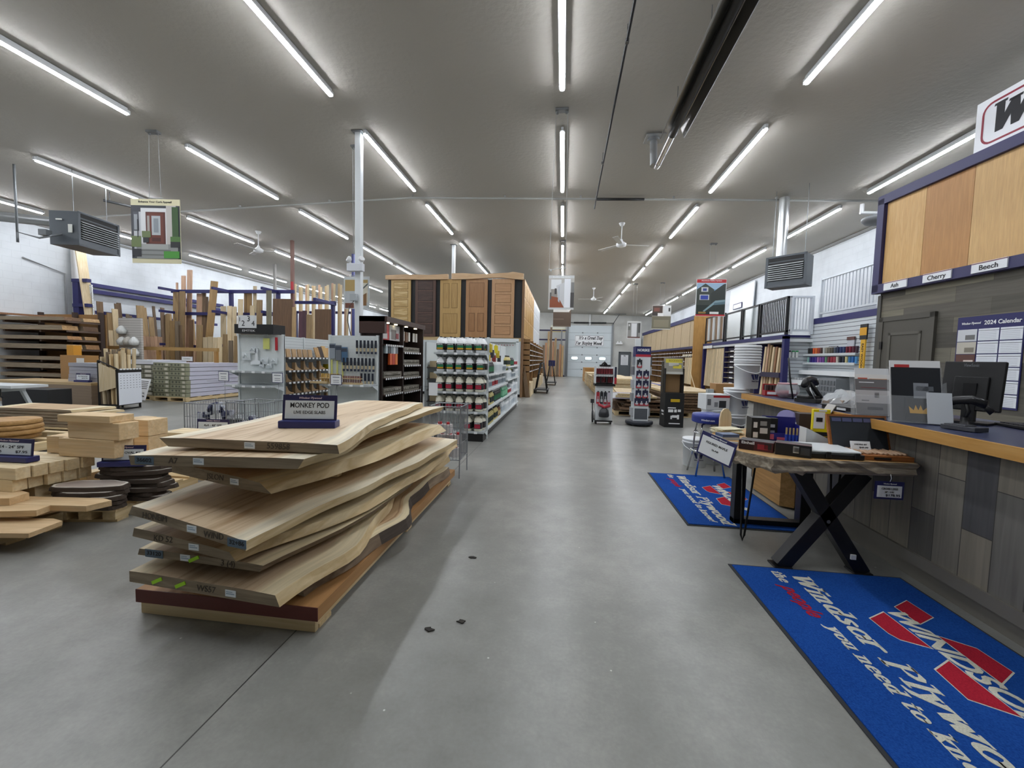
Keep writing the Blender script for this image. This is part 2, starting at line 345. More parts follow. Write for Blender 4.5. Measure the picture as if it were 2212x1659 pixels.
def slab_text(s, size, mat, parent, o, x=(1, 0, 0), up=(0, 0, 1), width=None, shear=.22, name='lettering', align='CENTER', thick=.0012, nib=(.14, .055)):
    adv = sum(FACE[c][0] for c in s); k = (width/adv if width else size); M = frame3(o, x, up); q = MB(M)
    cx = 0 if align == 'LEFT' else -adv/2
    a, b = nib[0]/2, nib[1]/2
    def hull(p, r):
        (x0, y0), (x1, y1) = p, r
        if x1 < x0: x0, y0, x1, y1 = x1, y1, x0, y0
        if y1 >= y0: pts = [(x0-a, y0-b), (x0+a, y0-b), (x1+a, y1-b), (x1+a, y1+b), (x1-a, y1+b), (x0-a, y0+b)]
        else: pts = [(x0-a, y0-b), (x1-a, y1-b), (x1+a, y1-b), (x1+a, y1+b), (x0+a, y0+b), (x0-a, y0+b)]
        return pts
    for c in s:
        w_, strokes, ser = FACE[c]
        polys = []
        for st in strokes: polys += [hull(p, r) for p, r in zip(st, st[1:])]
        polys += [[(u-.14, v-.028), (u+.14, v-.028), (u+.14, v+.028), (u-.14, v+.028)] for u, v in ser]
        for j, pl in enumerate(polys): q.prism([((cx+px+shear*py)*k, py*size) for px, py in pl], 0, thick+1e-6*(j % 3))
        cx += w_
    return q.build(name, mat, parent)
ONES = 'first second third fourth fifth sixth seventh eighth ninth tenth eleventh twelfth thirteenth fourteenth fifteenth sixteenth seventeenth eighteenth nineteenth twentieth'.split()
TENS = {20: 'twenty', 30: 'thirty', 40: 'forty', 50: 'fifty', 60: 'sixty'}
def nth(i):
    i += 1
    if i <= 20: return ONES[i-1]
    t, u = divmod(i, 10)
    if u == 0: return {30: 'thirtieth', 40: 'fortieth', 50: 'fiftieth'}.get(i, 'last')
    return TENS[t*10]+'-'+ONES[u-1]
# common materials
BLACK = plain('#131315', .45); NAVY = plain('#24265c', .5); WHITE = plain('#e9ebec', .5); GREYW = plain('#d6dcdd', .45)
CHROME = plain('#c8cacc', .22, 1.0); STEEL = plain('#8b8e90', .35, .9); DARK = plain('#2a2a2c', .5); INK = plain('#1d1d22', .6)
RED = plain('#b3202c', .5); PAPER = plain('#eceeef', .6); CARD = plain('#a07f57', .8, 0, .08); YEL = plain('#e2cb2a', .5)
NAVYINK = plain('#1d2150', .5)
PINE = wood('#d6bf97', '#c6aa7c'); PINE_Y = wood('#dcc8a0', '#c9b083', 'y'); PINE_X = wood('#dcc8a0', '#c9b083', 'x')
PALE = wood('#dfcfb0', '#cfba93'); OAK = wood('#ae936b', '#967b54'); BROWN = wood('#7d664c', '#65503a'); GREYB = wood('#8a7a66', '#746552')
WAL = wood('#5d4232', '#4a3226'); CHERRY = wood('#a67a56', '#8f6543'); PINKW = wood('#cbaa8b', '#b9957a'); PURPLE = wood('#5a3440', '#482833')
OSB = plain('#a97f46', .8, 0, .3)
# ================================================================ the setting
XL, XR, YB, YF = -15.2, 7.8, 34.0, -5.0
def zc(x): return 5.305-.0309*abs(x+3.8)
WB = block_wall()
struct(MB().bx(XL-.2, YF-.2, -.2, XR+.2, YB+.2, 0).build('floor', concrete()))
q = MB()
for x0, x1 in ((XL-.2, -3.8), (-3.8, XR+.2)):
    a, b = zc(x0), zc(x1)
    q.add([(x0, YF-.2, a), (x1, YF-.2, b), (x1, YB+.2, b), (x0, YB+.2, a), (x0, YF-.2, a+.15), (x1, YF-.2, b+.15), (x1, YB+.2, b+.15), (x0, YB+.2, a+.15)],
          [(0, 3, 2, 1), (4, 5, 6, 7), (0, 1, 5, 4), (2, 3, 7, 6)])
struct(q.build('ceiling', stipple_ceiling()))
struct(MB().bx(XL-.2, YF, 0, XL, YB, zc(XL)).build('wall_left', WB))
struct(MB().bx(XR, YF, 0, XR+.2, YB, zc(XR)).build('wall_right', WB))
struct(MB().prism([(XL, 0), (XR, 0), (XR, zc(XR)), (-3.8, 5.305), (XL, zc(XL))], 0, .2).build('wall_back', block_wall('#cfd0cb', 'grey_block')))
bpy.data.objects['wall_back'].matrix_world = Matrix(((1, 0, 0, 0), (0, 0, -1, YB+.2), (0, 1, 0, 0), (0, 0, 0, 1)))
struct(MB().bx(XL, YF-.2, 0, XR, YF, 5.3).build('wall_front', block_wall('#cfd0cb', 'grey_block')))
struct(MB().bx(XL, 8, 4.84, XL+.05, 33.9, 4.9).bx(XR-.04, 8, 4.86, XR, 33.9, 4.92).build('trim_1', plain('#8d8d8a', .6)))
# ---------------------------------------------------------------- strip lights
GLOW = emit('#f4f8ff', STRIP, 'led_tube')
def make_strip(label):
    t = thing('strip_light', label, 'light', (0, 0, 0), 0, 'ceiling strip lights')
    MB().bx(-.04, -1.2, .03, .04, 1.2, .06).bx(-.02, -1.2, .06, .02, 1.2, .115).bx(-.02, -1.24, .03, .02, -1.19, .09).bx(-.02, 1.19, .03, .02, 1.24, .09).build('housing', plain('#d5d8da', .4), t)
    MB(Matrix(((1, 0, 0, 0), (0, 0, -1, 0), (0, 1, 0, 0), (0, 0, 0, 1)))).prism([(-.03, .03), (-.028, .013), (0, .004), (.028, .013), (.03, .03)], -1.2, 1.2).build('diffuser', GLOW, t)
    return t
ROWS = [('over the main aisle', -.125, 5.09), ('over the right aisle edge', 3.04, 4.994), ('just right of the white posts', -3.58, 5.2),
        ('left of the white posts', -7.08, 5.103), ('over the board racks', -10.43, 5.0), ('along the left block wall', -13.88, 4.893), ('along the right block wall', 6.15, 4.897)]
YC = [1.5, 4.75, 8.22, 11.5, 14.95, 17.85, 21.3, 24.65, 27.6, 30.85]
strip0 = None
for rn, (where, x, z) in enumerate(ROWS):
    for k, y in enumerate(YC):
        if rn in (1, 5, 6) and k == 2 and rn != 1: pass
        lab = 'white strip light on the ceiling %s, %s in its row' % (where, nth(k))
        if strip0 is None: strip0 = make_strip(lab); o = strip0; o.location = (x, y, z-.025)
        else: o = dup(strip0, (x, y, z-.025), 0, lab)
# ---------------------------------------------------------------- pipes and heaters on the ceiling
def tubeobj(name, label, cat, pts, r, mat, n=8, group=None):
    return tag(MB().tube(pts, r, n).build(name, mat), label, cat, group)
t = thing('gas_pipe', 'thin pale gas pipe crossing the whole ceiling', 'pipe', (0, 0, 0))
MB().tube([(-14.6, 9.9, zc(-14.6)-.07), (-3.8, 9.9, 5.235), (7.0, 9.9, zc(7)-.07)], .025, 8).build('pipe', plain('#a9aaa6', .5), t)
MB().tube([(.64, 9.9, zc(.64)-.075), (1.75, 9.9, zc(1.75)-.07)], .032, 8).build('sleeve', BLACK, t)
q = MB()
for x in (-11, -8.5, -6, -3.8, -1.5, .3, 2.4, 4.6): q.bx(x-.02, 9.88, zc(x)-.05, x+.02, 9.92, zc(x))
q.build('bracket', plain('#9b9c99', .5), t)
t = thing('black_gas_pipe', 'thin black pipe running along the ceiling towards the cross pipe', 'pipe', (0, 0, 0))
MB().tube([(.60, 1.0, 4.98), (.64, 9.9, 4.98), (.64, 10.1, 4.95)], .016, 8).build('pipe', BLACK, t)
q = MB()
for y in (2.2, 5.0, 7.9):
    q.cyl((.62, y, 4.98), (.62, y, zc(.62)), .006, 6).bx(.60, y-.02, 4.96, .64, y+.02, 5.0)
q.build('hanger', plain('#666666', .4, .6), t)
t = thing('tube_heater', 'long black and chrome tube heater hung under the ceiling', 'heater', (1.47, 0, 4.6))
MB(Matrix.Rotation(math.pi/2, 4, 'X')).prism([(-.17, -.05), (-.12, .1), (.12, .1), (.17, -.05), (.16, -.055), (.11, .085), (-.11, .085), (-.16, -.055)], -6.3, -1).build('reflector', plain('#9a9996', .3, .9), t)
MB().cyl((0, .9, .0), (0, 6.3, .0), .055, 12).build('burner_tube', plain('#0d0d0e', .4), t)
MB().cyl((0, 6.3, 0), (0, 7.2, 0), .05, 12).cyl((0, 7.15, 0), (0, 7.3, .02), .055, 12).build('exhaust_pipe', CHROME, t)
MB().cyl((-.06, 7.24, .0), (-.06, 7.35, .47), .06, 12).cyl((-.06, 7.35, .44), (-.06, 7.36, .49), .1, 12, .1).bx(-.2, 7.2, .49, .12, 7.5, .505).build('vent_pipe', plain('#a8abad', .4, .7), t)
q = MB()
for y in (2, 3.4, 4.8, 6.1):
    q.tube([(-.17, y, -.05), (-.1, y, .12), (0, y, .16), (.1, y, .12), (.17, y, -.05)], .006, 5).cyl((0, y, .15), (0, y, zc(1.47)-4.6), .005, 5)
q.build('bracket', STEEL, t)
def fan(x, y, label, k):
    z = zc(x)
    t = thing('ceiling_fan', label, 'fan', (x, y, z), k, 'white ceiling fans')
    MB().lathe([(.05, -.08), (.085, -.01), (.085, 0)], 14).cyl((0, 0, -.5), (0, 0, -.05), .013, 8).build('downrod', WHITE, t)
    MB().lathe([(.06, -.66), (.13, -.63), (.14, -.56), (.05, -.5), (.03, -.44)], 16).build('motor', WHITE, t)
    for i in range(3):
        a = i*2.094; c, s = math.cos(a), math.sin(a)
        MB(Matrix.Rotation(a, 4, 'Z')).add([(.1, -.05, -.6), (.78, -.08, -.6), (.8, .07, -.585), (.1, .05, -.585), (.1, -.05, -.592), (.78, -.08, -.592), (.8, .07, -.577), (.1, .05, -.577)],
            [(0, 3, 2, 1), (4, 5, 6, 7), (0, 1, 5, 4), (1, 2, 6, 5), (2, 3, 7, 6), (3, 0, 4, 7)]).build('blade', plain('#d9d9d6', .5), t)
fan(-9.6, 11.9, 'white ceiling fan over the board racks', .4)
fan(1.51, 11.76, 'nearer white ceiling fan over the right pallets', .2)
fan(1.5, 21.9, 'farther white ceiling fan towards the roll-up door', 1.0)
def unit_heater(x, y, z, rz, wd, ht, dp, label):
    t = thing('unit_heater', label, 'heater', (x, y, z), rz)
    g = plain('#50555a', .4, .3)
    MB().bx(-wd/2, 0, 0, wd/2, dp, ht).bx(-wd/2-.01, -.012, -.01, wd/2+.01, 0, .03).bx(-wd/2-.01, -.012, ht-.03, wd/2+.01, 0, ht+.01).bx(-wd/2-.01, -.012, 0, -wd/2+.04, 0, ht).bx(wd/2-.04, -.012, 0, wd/2+.01, 0, ht).build('housing', g, t, .004)
    MB().bx(-wd/2+.05, -.006, ht*.84, wd/2-.05, 0, ht*.95).bx(-wd/2+.05, -.003, ht*.22, wd/2-.05, 0, ht*.8).build('opening', plain('#0c0c0d', .6), t)
    for i in range(8):
        zz = ht*(.24+.068*i)
        MB(Matrix.Translation((0, -.02, zz)) @ Matrix.Rotation(.5, 4, 'X')).bx(-wd/2+.05, -.03, -.004, wd/2-.05, .02, .004).build('louver', plain('#c3c8ca', .4), t)
    q = MB()
    for sx in (-1, 1): q.cyl((sx*wd*.4, dp*.3, ht), (sx*wd*.4, dp*.3, zc(x)-z), .006, 6)
    q.build('hanging_rod', STEEL, t)
    return t
t = unit_heater(-10.29, 7.99, 3.5, 1.75, .94, .7, .58, 'dark grey unit heater hanging near the left block wall')
MB().cyl((-.3, .62, .5), (-.62, 1.6, .5), .1, 14).cyl((-.62, 1.6, .4), (-.62, 1.6, 1.5), .12, 14).build('flue', plain('#b9bcbe', .3, .8), t)
MB().tube([(-.5, .3, .2), (-.75, .5, .05), (-.95, .7, .1), (-.95, .7, 1.4)], .02, 8).tube([(-.95, .7, .1), (-.95, .7, -.1)], .02, 8).bx(-.72, .4, .12, -.6, .55, .24).build('gas_line', plain('#6f7375', .4, .5), t)
MB().bx(-.502, .1, .25, -.491, .18, .42).bx(-.502, .3, .5, -.491, .42, .53).build('sticker', plain('#d6d8d2', .5), t)
t = unit_heater(4.58, 9.3, 2.98, -.78, .74, .64, .42, 'grey unit heater hanging near the right block wall')
MB().cyl((-.25, .45, .5), (-.25, .45, 2.0), .1, 14).build('flue', plain('#c6c9ca', .3, .8), t)
t = thing('gas_heater_tube', 'thin dark tube mounted on the ceiling above the left unit heater', 'heater', (0, 0, 0))
MB().tube([(-10.95, 8.6, 4.85), (-10.3, 9.6, 4.85)], .03, 8).cyl((-10.9, 8.7, 4.85), (-10.9, 8.7, zc(-10.9)), .008, 6).cyl((-10.4, 9.5, 4.85), (-10.4, 9.5, zc(-10.4)), .008, 6).build('tube', plain('#3a3b3d', .5), t)
t = thing('smoke_vent', 'white elbow pipe and round grey vent on the ceiling by the sample board', 'vent', (6.6, 9.9, 4.85))
MB().cyl((-.25, 0, .0), (-.25, 0, -.18), .04, 10).cyl((-.28, 0, -.18), (.25, 0, -.2), .035, 10).build('pipe', WHITE, t)
MB().lathe([(.1, -.42), (.24, -.4), (.3, -.34), (.3, -.29), (.12, -.27)], 18, (.1, 0, 0)).build('cowl', plain('#6a6d70', .6), t)
# ---------------------------------------------------------------- white posts
def post(x, y, label):
    t = thing('support_post', label, 'post', (x, y, 0), 0, 'white steel support posts')
    MB().bx(-.055, -.055, .01, .055, .055, zc(x)).build('column', plain('#dfe4e6', .45), t, .006)
    MB().bx(-.1, -.1, zc(x)-.02, .1, .1, zc(x)).bx(-.1, -.1, 0, .1, .1, .015).build('plate', STEEL, t)
    return t
post(-3.75, 7.13, 'tall white square post behind the pegboard shelf')
post(-3.95, 14.25, 'white square post rising behind the door display tower')
t = thing('emergency_light', 'white emergency light box with two lamp heads on the post', 'light', (-3.75, 7.06, 2.82))
MB().bx(-.15, -.1, 0, .15, -.005, .14).build('battery_box', plain('#d9dde4', .5), t, .01)
for sx in (-1, 1):
    h = MB().lathe([(.02, -.03), (.055, .0), (.055, .03), (.045, .045)], 12).build('lamp_head', WHITE, t)
    h.matrix_local = Matrix.Translation((sx*.11, -.06, .21)) @ Matrix.Rotation(sx*.8, 4, 'Z') @ Matrix.Rotation(1.2, 4, 'X')
    MB().cyl((sx*.1, -.05, .13), (sx*.11, -.06, .2), .015, 8).build('neck', WHITE, t)
t = thing('power_box', 'small grey outlet box with a dangling black cord on the post', 'outlet', (-3.75, 7.06, 2.3))
MB().bx(-.1, -.08, 0, .02, -.005, .12).build('box', plain('#aab0b3', .5), t)
MB().tube([(-.04, -.04, 0), (-.12, -.05, -.1), (-.16, -.05, -.35), (-.1, -.05, -.6), (-.06, -.05, -.75)], .007, 6).build('cord', BLACK, t)
# ---------------------------------------------------------------- wall fittings
tubeobj('downpipe', 'fat white pipe running down the left block wall', 'pipe', [(-15.08, 11.0, .02), (-15.08, 11.0, 4.4), (-15.08, 10.6, 4.86)], .1, plain('#d9dadb', .5), 12)
tubeobj('conduit', 'thin grey conduit beside the fat white pipe on the wall', 'pipe', [(-15.16, 10.78, 1), (-15.16, 10.78, 3.6), (-15.16, 9.8, 3.85)], .02, plain('#8d8f90', .5), 6)
# roll-up door in the back wall
d1 = struct(MB().bx(.4, 33.9, 0, 3.87, 33.96, .6).build('door_1', plain('#cdd6da', .5)))
dp = plain('#cdd6da', .5); gp = plain('#7c8488', .6)
for i in range(1, 7):
    MB().bx(.4, 33.9, .6*i+.012, 3.87, 33.96, .6*i+.6).build('door_panel', dp, d1, .006)
MB().bx(.4, 33.93, .59, 3.87, 33.95, 4.2).build('joint', gp, d1)
q = MB()
for i in range(1, 7):
    for x in (1.55, 2.75): q.bx(x-.05, 33.88, .6*i-.03, x+.05, 33.9, .6*i+.05)
q.build('hinge', plain('#5c6064', .5), d1)
for x in (.95, 2.07, 3.2):
    MB(Matrix.Translation((x, 33.895, 1.53)) @ Matrix.Rotation(math.pi/2, 4, 'X')).prism([(.3*(abs(math.cos(a))**.5)*(1 if math.cos(a) > 0 else -1), .16*(abs(math.sin(a))**.5)*(1 if math.sin(a) > 0 else -1)) for a in [2*math.pi*i/20 for i in range(20)]], 0, .012).build('window_frame', plain('#9aa4a8', .5), d1)
    MB(Matrix.Translation((x, 33.88, 1.53)) @ Matrix.Rotation(math.pi/2, 4, 'X')).prism([(.26*(abs(math.cos(a))**.5)*(1 if math.cos(a) > 0 else -1), .12*(abs(math.sin(a))**.5)*(1 if math.sin(a) > 0 else -1)) for a in [2*math.pi*i/20 for i in range(20)]], 0, .01).build('window_pane', emit('#e8fbff', 1.1, 'daylit_pane'), d1)
MB().bx(.28, 33.84, 0, .4, 33.98, 4.2).bx(3.87, 33.84, 0, 4.0, 33.98, 4.35).build('door_track', plain('#85898c', .5, .3), d1)
MB().cyl((.35, 33.82, 4.42), (4.0, 33.82, 4.42), .02, 8).cyl((.8, 33.82, 4.42), (2.0, 33.82, 4.42), .06, 12).cyl((2.2, 33.82, 4.42), (3.4, 33.82, 4.42), .06, 12).build('torsion_spring', BLACK, d1)
MB().tube([(3.95, 33.8, 4.35), (4.0, 33.2, 4.5), (4.1, 31.5, 4.85)], .03, 6).bx(3.7, 31.45, 4.86, 4.6, 31.55, 4.9).build('curved_rail', plain('#55585a', .5, .4), d1)
tubeobj('white_duct', 'short white pipe on the wall above the roll-up door', 'pipe', [(2.1, 33.9, 4.2), (2.1, 33.9, zc(2.1)-.02)], .08, WHITE, 10)
t = thing('banner_sign', 'white sign with bold black lettering across the roll-up door', 'sign', (2.09, 33.86, 2.95))
MB().bx(-1.16, -.015, .01, 1.16, .0, .44).bx(-1.16, -.015, -.42, 1.16, 0, -.01).build('board', plain('#f2f4f6', .5), t)
q = MB()
for a in ((-1.13, -.39, 1.13, -.385), (-1.13, .405, 1.13, .41), (-1.13, -.39, -1.125, .41), (1.125, -.39, 1.13, .41)): q.bx(a[0], -.017, a[1], a[2]+.01, -.014, a[3]+.02)
q.build('border', INK, t)
slab_text("It's a Great Day", .36, INK, t, (.1, -.016, .12), width=1.9, shear=.25, nib=(.16, .08))
slab_text("For Buying Wood", .36, INK, t, (-.05, -.016, -.31), width=2.1, shear=.25, nib=(.16, .08))
d2 = struct(MB().bx(4.58, 33.93, .01, 5.38, 33.98, 2.05).build('door_2', plain('#54595d', .5)))
MB().bx(4.5, 33.9, 0, 4.58, 34, 2.13).bx(5.38, 33.9, 0, 5.46, 34, 2.13).bx(4.5, 33.9, 2.05, 5.46, 34, 2.13).build('door_frame', plain('#4a4f53', .5), d2)
MB().cyl((5.28, 33.93, 1.0), (5.28, 33.85, 1.0), .03, 10).build('handle', STEEL, d2)
t = thing('notice_sheet', 'white notice poster on the grey exit door', 'notice', (4.97, 33.92, 1.45))
MB().bx(-.29, -.008, -.4, .29, 0, .42).build('sheet', plain('#d8dade', .6), t)
q = MB()
for i in range(9): q.bx(-.2, -.01, -.33+.065*i, .2, -.007, -.315+.065*i)
q.build('printed_lines', plain('#9a9ca2', .6), t)
text('W', .16, INK, t, (0, -.01, .33), bold=.04)
t = thing('exit_light', 'small white emergency light above the grey exit door', 'light', (4.5, 33.95, 2.72))
MB().bx(-.25, -.1, 0, .25, 0, .14).cyl((-.12, -.05, .14), (-.12, -.07, .24), .06, 10).cyl((.12, -.05, .14), (.12, -.07, .24), .06, 10).build('housing', WHITE, t)
t = thing('cabinet_box', 'pale electrical panel box high on the back wall', 'box', (6.0, 33.9, 2.6))
MB().bx(-.25, -.06, 0, .2, .08, .6).build('box', WHITE, t)
MB().bx(-.22, -.068, .03, .17, -.06, .57).build('door', GREYW, t)
# ================================================================ office wall behind the counter
OA = -math.radians(5.0)                       # the wall turns slightly away from the aisle
def OW(dy, dz=0, out=0): return V((0, 0, 0))
wallT = Matrix.Translation((4.98, 7.2, 0)) @ Matrix.Rotation(math.radians(5.0), 4, 'Z')   # local -y runs towards the camera, local -x faces the aisle
GPL = planks(['#6a665a', '#4a4740', '#5a564e', '#757060', '#524f47', '#676256', '#43413c'], 'y', 'z', .2, 1.15, 'grey_plank_wall', .7)
o = struct(MB().bx(0, -9, 0, .16, 0, 3.9).build('wall_office', GPL)); o.matrix_world = wallT
o = struct(MB().bx(.02, -.02, 0, 2.6, .0, 3.9).bx(-.02, -.04, 0, .02, .02, 2.45).build('trim_2', plain('#4b4a46', .6))); o.matrix_world = wallT
t = thing('sample_board', 'dark blue framed display board of wood veneer panels on the office wall', 'display board'); t.matrix_world = wallT
q = MB().bx(-.1, -8, 3.86, -.001, .06, 4.0).bx(-.1, -8, 2.48, -.001, .06, 2.62).bx(-.1, -.06, 2.5, -.001, .06, 3.95)
q.build('board_frame', plain('#2b2a55', .5), t, .004)
vcols = [('#d9b57c', '#c99f63'), ('#b98a54', '#ad7d49'), ('#cfaa72', '#c6a069'), ('#8a7046', '#7d6540'), ('#c49c60', '#b88f55')]
for i, (c1, c2) in enumerate(vcols):
    y1 = -.07-.62*i
    MB().bx(-.05, y1-.615, 2.62, -.004, y1, 3.86).build('veneer_panel', wood(c1, c2, 'z', 1.2, .55, 0), t)
for i, s in enumerate(['Ash', 'Cherry', 'Beech', '']):
    yc = -.37-.62*i
    p = MB().bx(-.115, yc-.19, 2.5, -.1, yc+.19, 2.62).bx(-.117, yc-.19, 2.605, -.114, yc+.19, 2.615, 1).build('name_plate', [plain('#dfe2e6', .5), plain('#6b3040', .5)], t)
    if s: text(s, .085, INK, p, (-.117, yc, 2.55), (0, -1, 0), bold=.015)
t = thing('header_sign', 'white sign with rounded red border and large black letters above the veneer board', 'sign'); t.matrix_world = wallT @ Matrix.Translation((0, -1.33, 4.02))
def rrect(w, h, r, n=5):
    pts = []
    for cx, cy, a0 in ((w/2-r, h/2-r, 0), (-w/2+r, h/2-r, 90), (-w/2+r, -h/2+r, 180), (w/2-r, -h/2+r, 270)):
        for k in range(n+1):
            a = math.radians(a0+90*k/n); pts.append((cx+r*math.cos(a), cy+r*math.sin(a)))
    return pts
SX = Matrix(((0, 0, -1, 0), (-1, 0, 0, 0), (0, 1, 0, 0), (0, 0, 0, 1)))    # flat plate facing the aisle: plate x -> -y, plate y -> z
MB(SX).prism([(-.12, 0), (2.3, 0), (2.3, .62), (-.12, .62)], -.03, 0).build('board', plain('#eceef2', .5), t)
def ring(T, w, h, r, wd, off):
    a = rrect(w, h, r); b = rrect(w-2*wd, h-2*wd, max(.01, r-wd)); n = len(a); q = MB(T)
    q.add([(x+off[0], y+off[1], off[2]) for x, y in a]+[(x+off[0], y+off[1], off[2]) for x, y in b], [(i, (i+1) % n, n+(i+1) % n, n+i) for i in range(n)])
    return q
ring(SX, 2.3, .5, .12, .025, (1.1, .31, .002)).build('border', plain('#8c2236', .5), t)
slab_text('Wo', .48, INK, t, (-.002, -.02, .17), (0, -1, 0), shear=.25, align='LEFT', nib=(.17, .06))
d3 = struct(MB().bx(-.03, -.87, .0, -.001, -.13, 2.03).bx(-.042, -.94, 0, -.001, -.87, 2.1).bx(-.042, -.13, 0, -.001, -.06, 2.1).bx(-.042, -.94, 2.03, -.001, -.06, 2.1).build('door_3', plain('#4d4a43', .6))); d3.matrix_world = wallT
q = MB()
for z0, z1 in ((1.05, 1.85), (.2, .9)):
    q.bx(-.04, -.76, z0, -.03, -.72, z1).bx(-.04, -.28, z0, -.03, -.24, z1).bx(-.04, -.76, z1-.04, -.03, -.24, z1).bx(-.04, -.76, z0, -.03, -.24, z0+.04)
q.build('door_moulding', plain('#57544c', .6), d3)
MB().bx(-.05, -.14, 1.6, -.03, -.1, 1.72).build('hinge', BLACK, d3)
t = thing('wall_calendar', 'large white year calendar with blue heading on the plank wall', 'calendar'); t.matrix_world = wallT @ Matrix.Translation((-.012, -1.58, 1.42)) 
MB(SX).prism([(-.36, -.56), (.36, -.56), (.36, .56), (-.36, .56)], -.01, 0).build('sheet', plain('#23245a', .6), t)
q = MB()
for r in range(6):
    for c in range(2):
        y = .11-.235*c; z = .4-.158*r
        q.bx(-.004, y-.225, z-.145, -.001, y-.005, z, 0)
        q.bx(-.006, y-.225, z-.026, -.003, y-.005, z-.022, 2)
        for k in range(5): q.bx(-.006, y-.2, z-.05-.02*k, -.003, y-.02, z-.046-.02*k, 1)
q.build('month_grid', [plain('#dfe3e9', .6), plain('#b9bdc6', .6), INK], t)
q = MB()
for r, (a, b) in enumerate([('#c9ccd0', '#6a6a68'), ('#b9b4a8', '#7b7568'), ('#5a3a33', '#d7c9c0'), ('#7a4330', '#c9b9a9')]):
    z = .4-.158*r; mi = r*2
    q.bx(-.005, .12, z-.15, -.001, .345, z, mi).bx(-.006, .14, z-.13, -.003, .25, z-.07, mi+1)
q.build('photos', [plain(c, .6) for p in [('#c9ccd0', '#6a6a68'), ('#b9b4a8', '#7b7568'), ('#5a3a33', '#d7c9c0'), ('#7a4330', '#c9b9a9')] for c in p], t)
text('2024 Calendar', .07, WHITE, t, (-.004, -.14, .47), (0, -1, 0), bold=.02, width=.38)
text('Windsor Plywood', .04, WHITE, t, (-.004, .2, .475), (0, -1, 0), bold=.02, shear=.2, width=.22)
t = thing('note_card', 'small white note card stuck beside the calendar', 'note'); t.matrix_world = wallT @ Matrix.Translation((-.01, -2.05, 1.93))
MB(SX).prism([(-.09, -.045), (.09, -.045), (.09, .06), (-.09, .06)], -.01, 0).build('card', plain('#d4d7da', .6), t)
MB().bx(-.003, -.08, -.02, 0, .08, -.012).bx(-.003, -.08, .0, 0, .08, .008).bx(-.003, -.08, .02, 0, .08, .028).build('printed_lines', INK, t)
# ================================================================ counter
CF = [(2.15, 5.12), (2.05, 2.0), (1.94, -1.5)]
t = thing('service_counter', 'long service counter clad in grey planks with a pale wood edge', 'counter')
GPV = planks(['#757167', '#55534e', '#656159', '#7d776a', '#5d5b55', '#706b61', '#4a4a4c', '#6a6862'], 'z', 'y', .165, .7, 'grey_plank_panel', .6)
q = MB().prism([(2.235, 5.05), (2.2, 2.0), (2.15, -1.5), (2.9, -1.5), (2.9, 5.05)], .12, .92); q.build('front_panel', GPV, t)
MB().prism([(2.215, 5.07), (2.18, 2.0), (2.13, -1.5), (2.2, -1.5), (2.25, 2), (2.27, 5.07)], .1, .17).prism([(2.245, 5.03), (2.21, 2.0), (2.16, -1.5), (2.3, -1.5), (2.3, 5.03)], .0, .1).build('base_trim', plain('#6a675f', .6), t)
MB().prism(CF+[(3.0, -1.5), (3.0, 5.12)], .92, .962).build('countertop', plain('#2c3350', .35, 0, .25), t)
MB().prism([(x-.02, y) for x, y in CF]+[(x, y) for x, y in CF[::-1]], .905, .968).prism([(2.13, 5.12), (3.0, 5.12), (3.0, 5.14), (2.13, 5.14)], .905, .968).build('front_edge', wood('#c79a58', '#b5853f', 'y', 1, .45, 0), t)
CT = .965
# ---- things on the counter
t = thing('box_of_bars', 'red counter box of bars beside the round fishbowl', 'box', (2.42, 4.98, CT), -.2)
MB().bx(-.11, -.07, 0, .11, .07, .06).bx(-.11, .03, .06, .11, .07, .13).build('tray', plain('#a01c1c', .5), t)
MB().bx(-.09, -.072, .015, .0, -.069, .045).build('label', PAPER, t)
q = MB()
for i in range(6): q.bx(-.1+.034*i, -.05, .05, -.075+.034*i, .03, .12)
q.build('bars', plain('#3c2a26', .5), t)
t = thing('fishbowl', 'round glass bowl with a red rim on the counter', 'bowl', (2.42, 4.72, CT))
MB().lathe([(.06, 0), (.1, .03), (.115, .08), (.1, .13), (.085, .15)], 20).build('glass', clear('#dfe6ea', .05, .35), t)
MB().tube([(.085*math.cos(a), .085*math.sin(a), .152) for a in [2*math.pi*i/20 for i in range(20)]], .008, 6, 0, True).build('rim', plain('#c9a0a6', .3), t)
MB().lathe([(.05, .005), (.09, .03), (.1, .06), (.06, .075)], 14).build('candy', plain('#8b2a36', .5, 0, .4), t)
MB().bx(-.04, -.118, .05, .03, -.112, .09).build('label', PAPER, t)
t = thing('desk_phone', 'black desk phone with stand on the counter', 'phone', (2.42, 4.25, CT), .5)
MB().prism([(-.12, -.1), (.12, -.1), (.13, .1), (-.13, .1)], 0, .035).bx(-.1, -.02, .03, .1, .1, .06).build('base', BLACK, t, .01)
MB().tube([(-.02, -.02, .03), (-.04, .03, .12), (.0, .06, .19)], .02, 8).tube([(.09, -.02, .03), (.06, .03, .12), (.02, .06, .19)], .02, 8).build('stand', BLACK, t)
MB().tube([(-.15, .0, .16), (-.08, .03, .21), (.02, .06, .225), (.12, .08, .21), (.17, .09, .17)], .028, 8).build('handset', plain('#17171a', .35), t)
MB().tube([(-.14, .1, .02), (-.17, .12, .2), (-.2, .13, .42)], .008, 6).build('antenna', BLACK, t)
MB().tube([(-.1, -.08, .03), (-.13, -.05, .12), (-.09, -.02, .14)], .006, 6).build('cord', plain('#cfd1d2', .5), t)
t = thing('plastic_bag', 'clear plastic bag of parcels lying on the counter', 'bag', (2.62, 4.05, CT), .3)
q = MB(); rr = random.Random(3)
N1, N2 = 14, 9
vs = []; fs = []
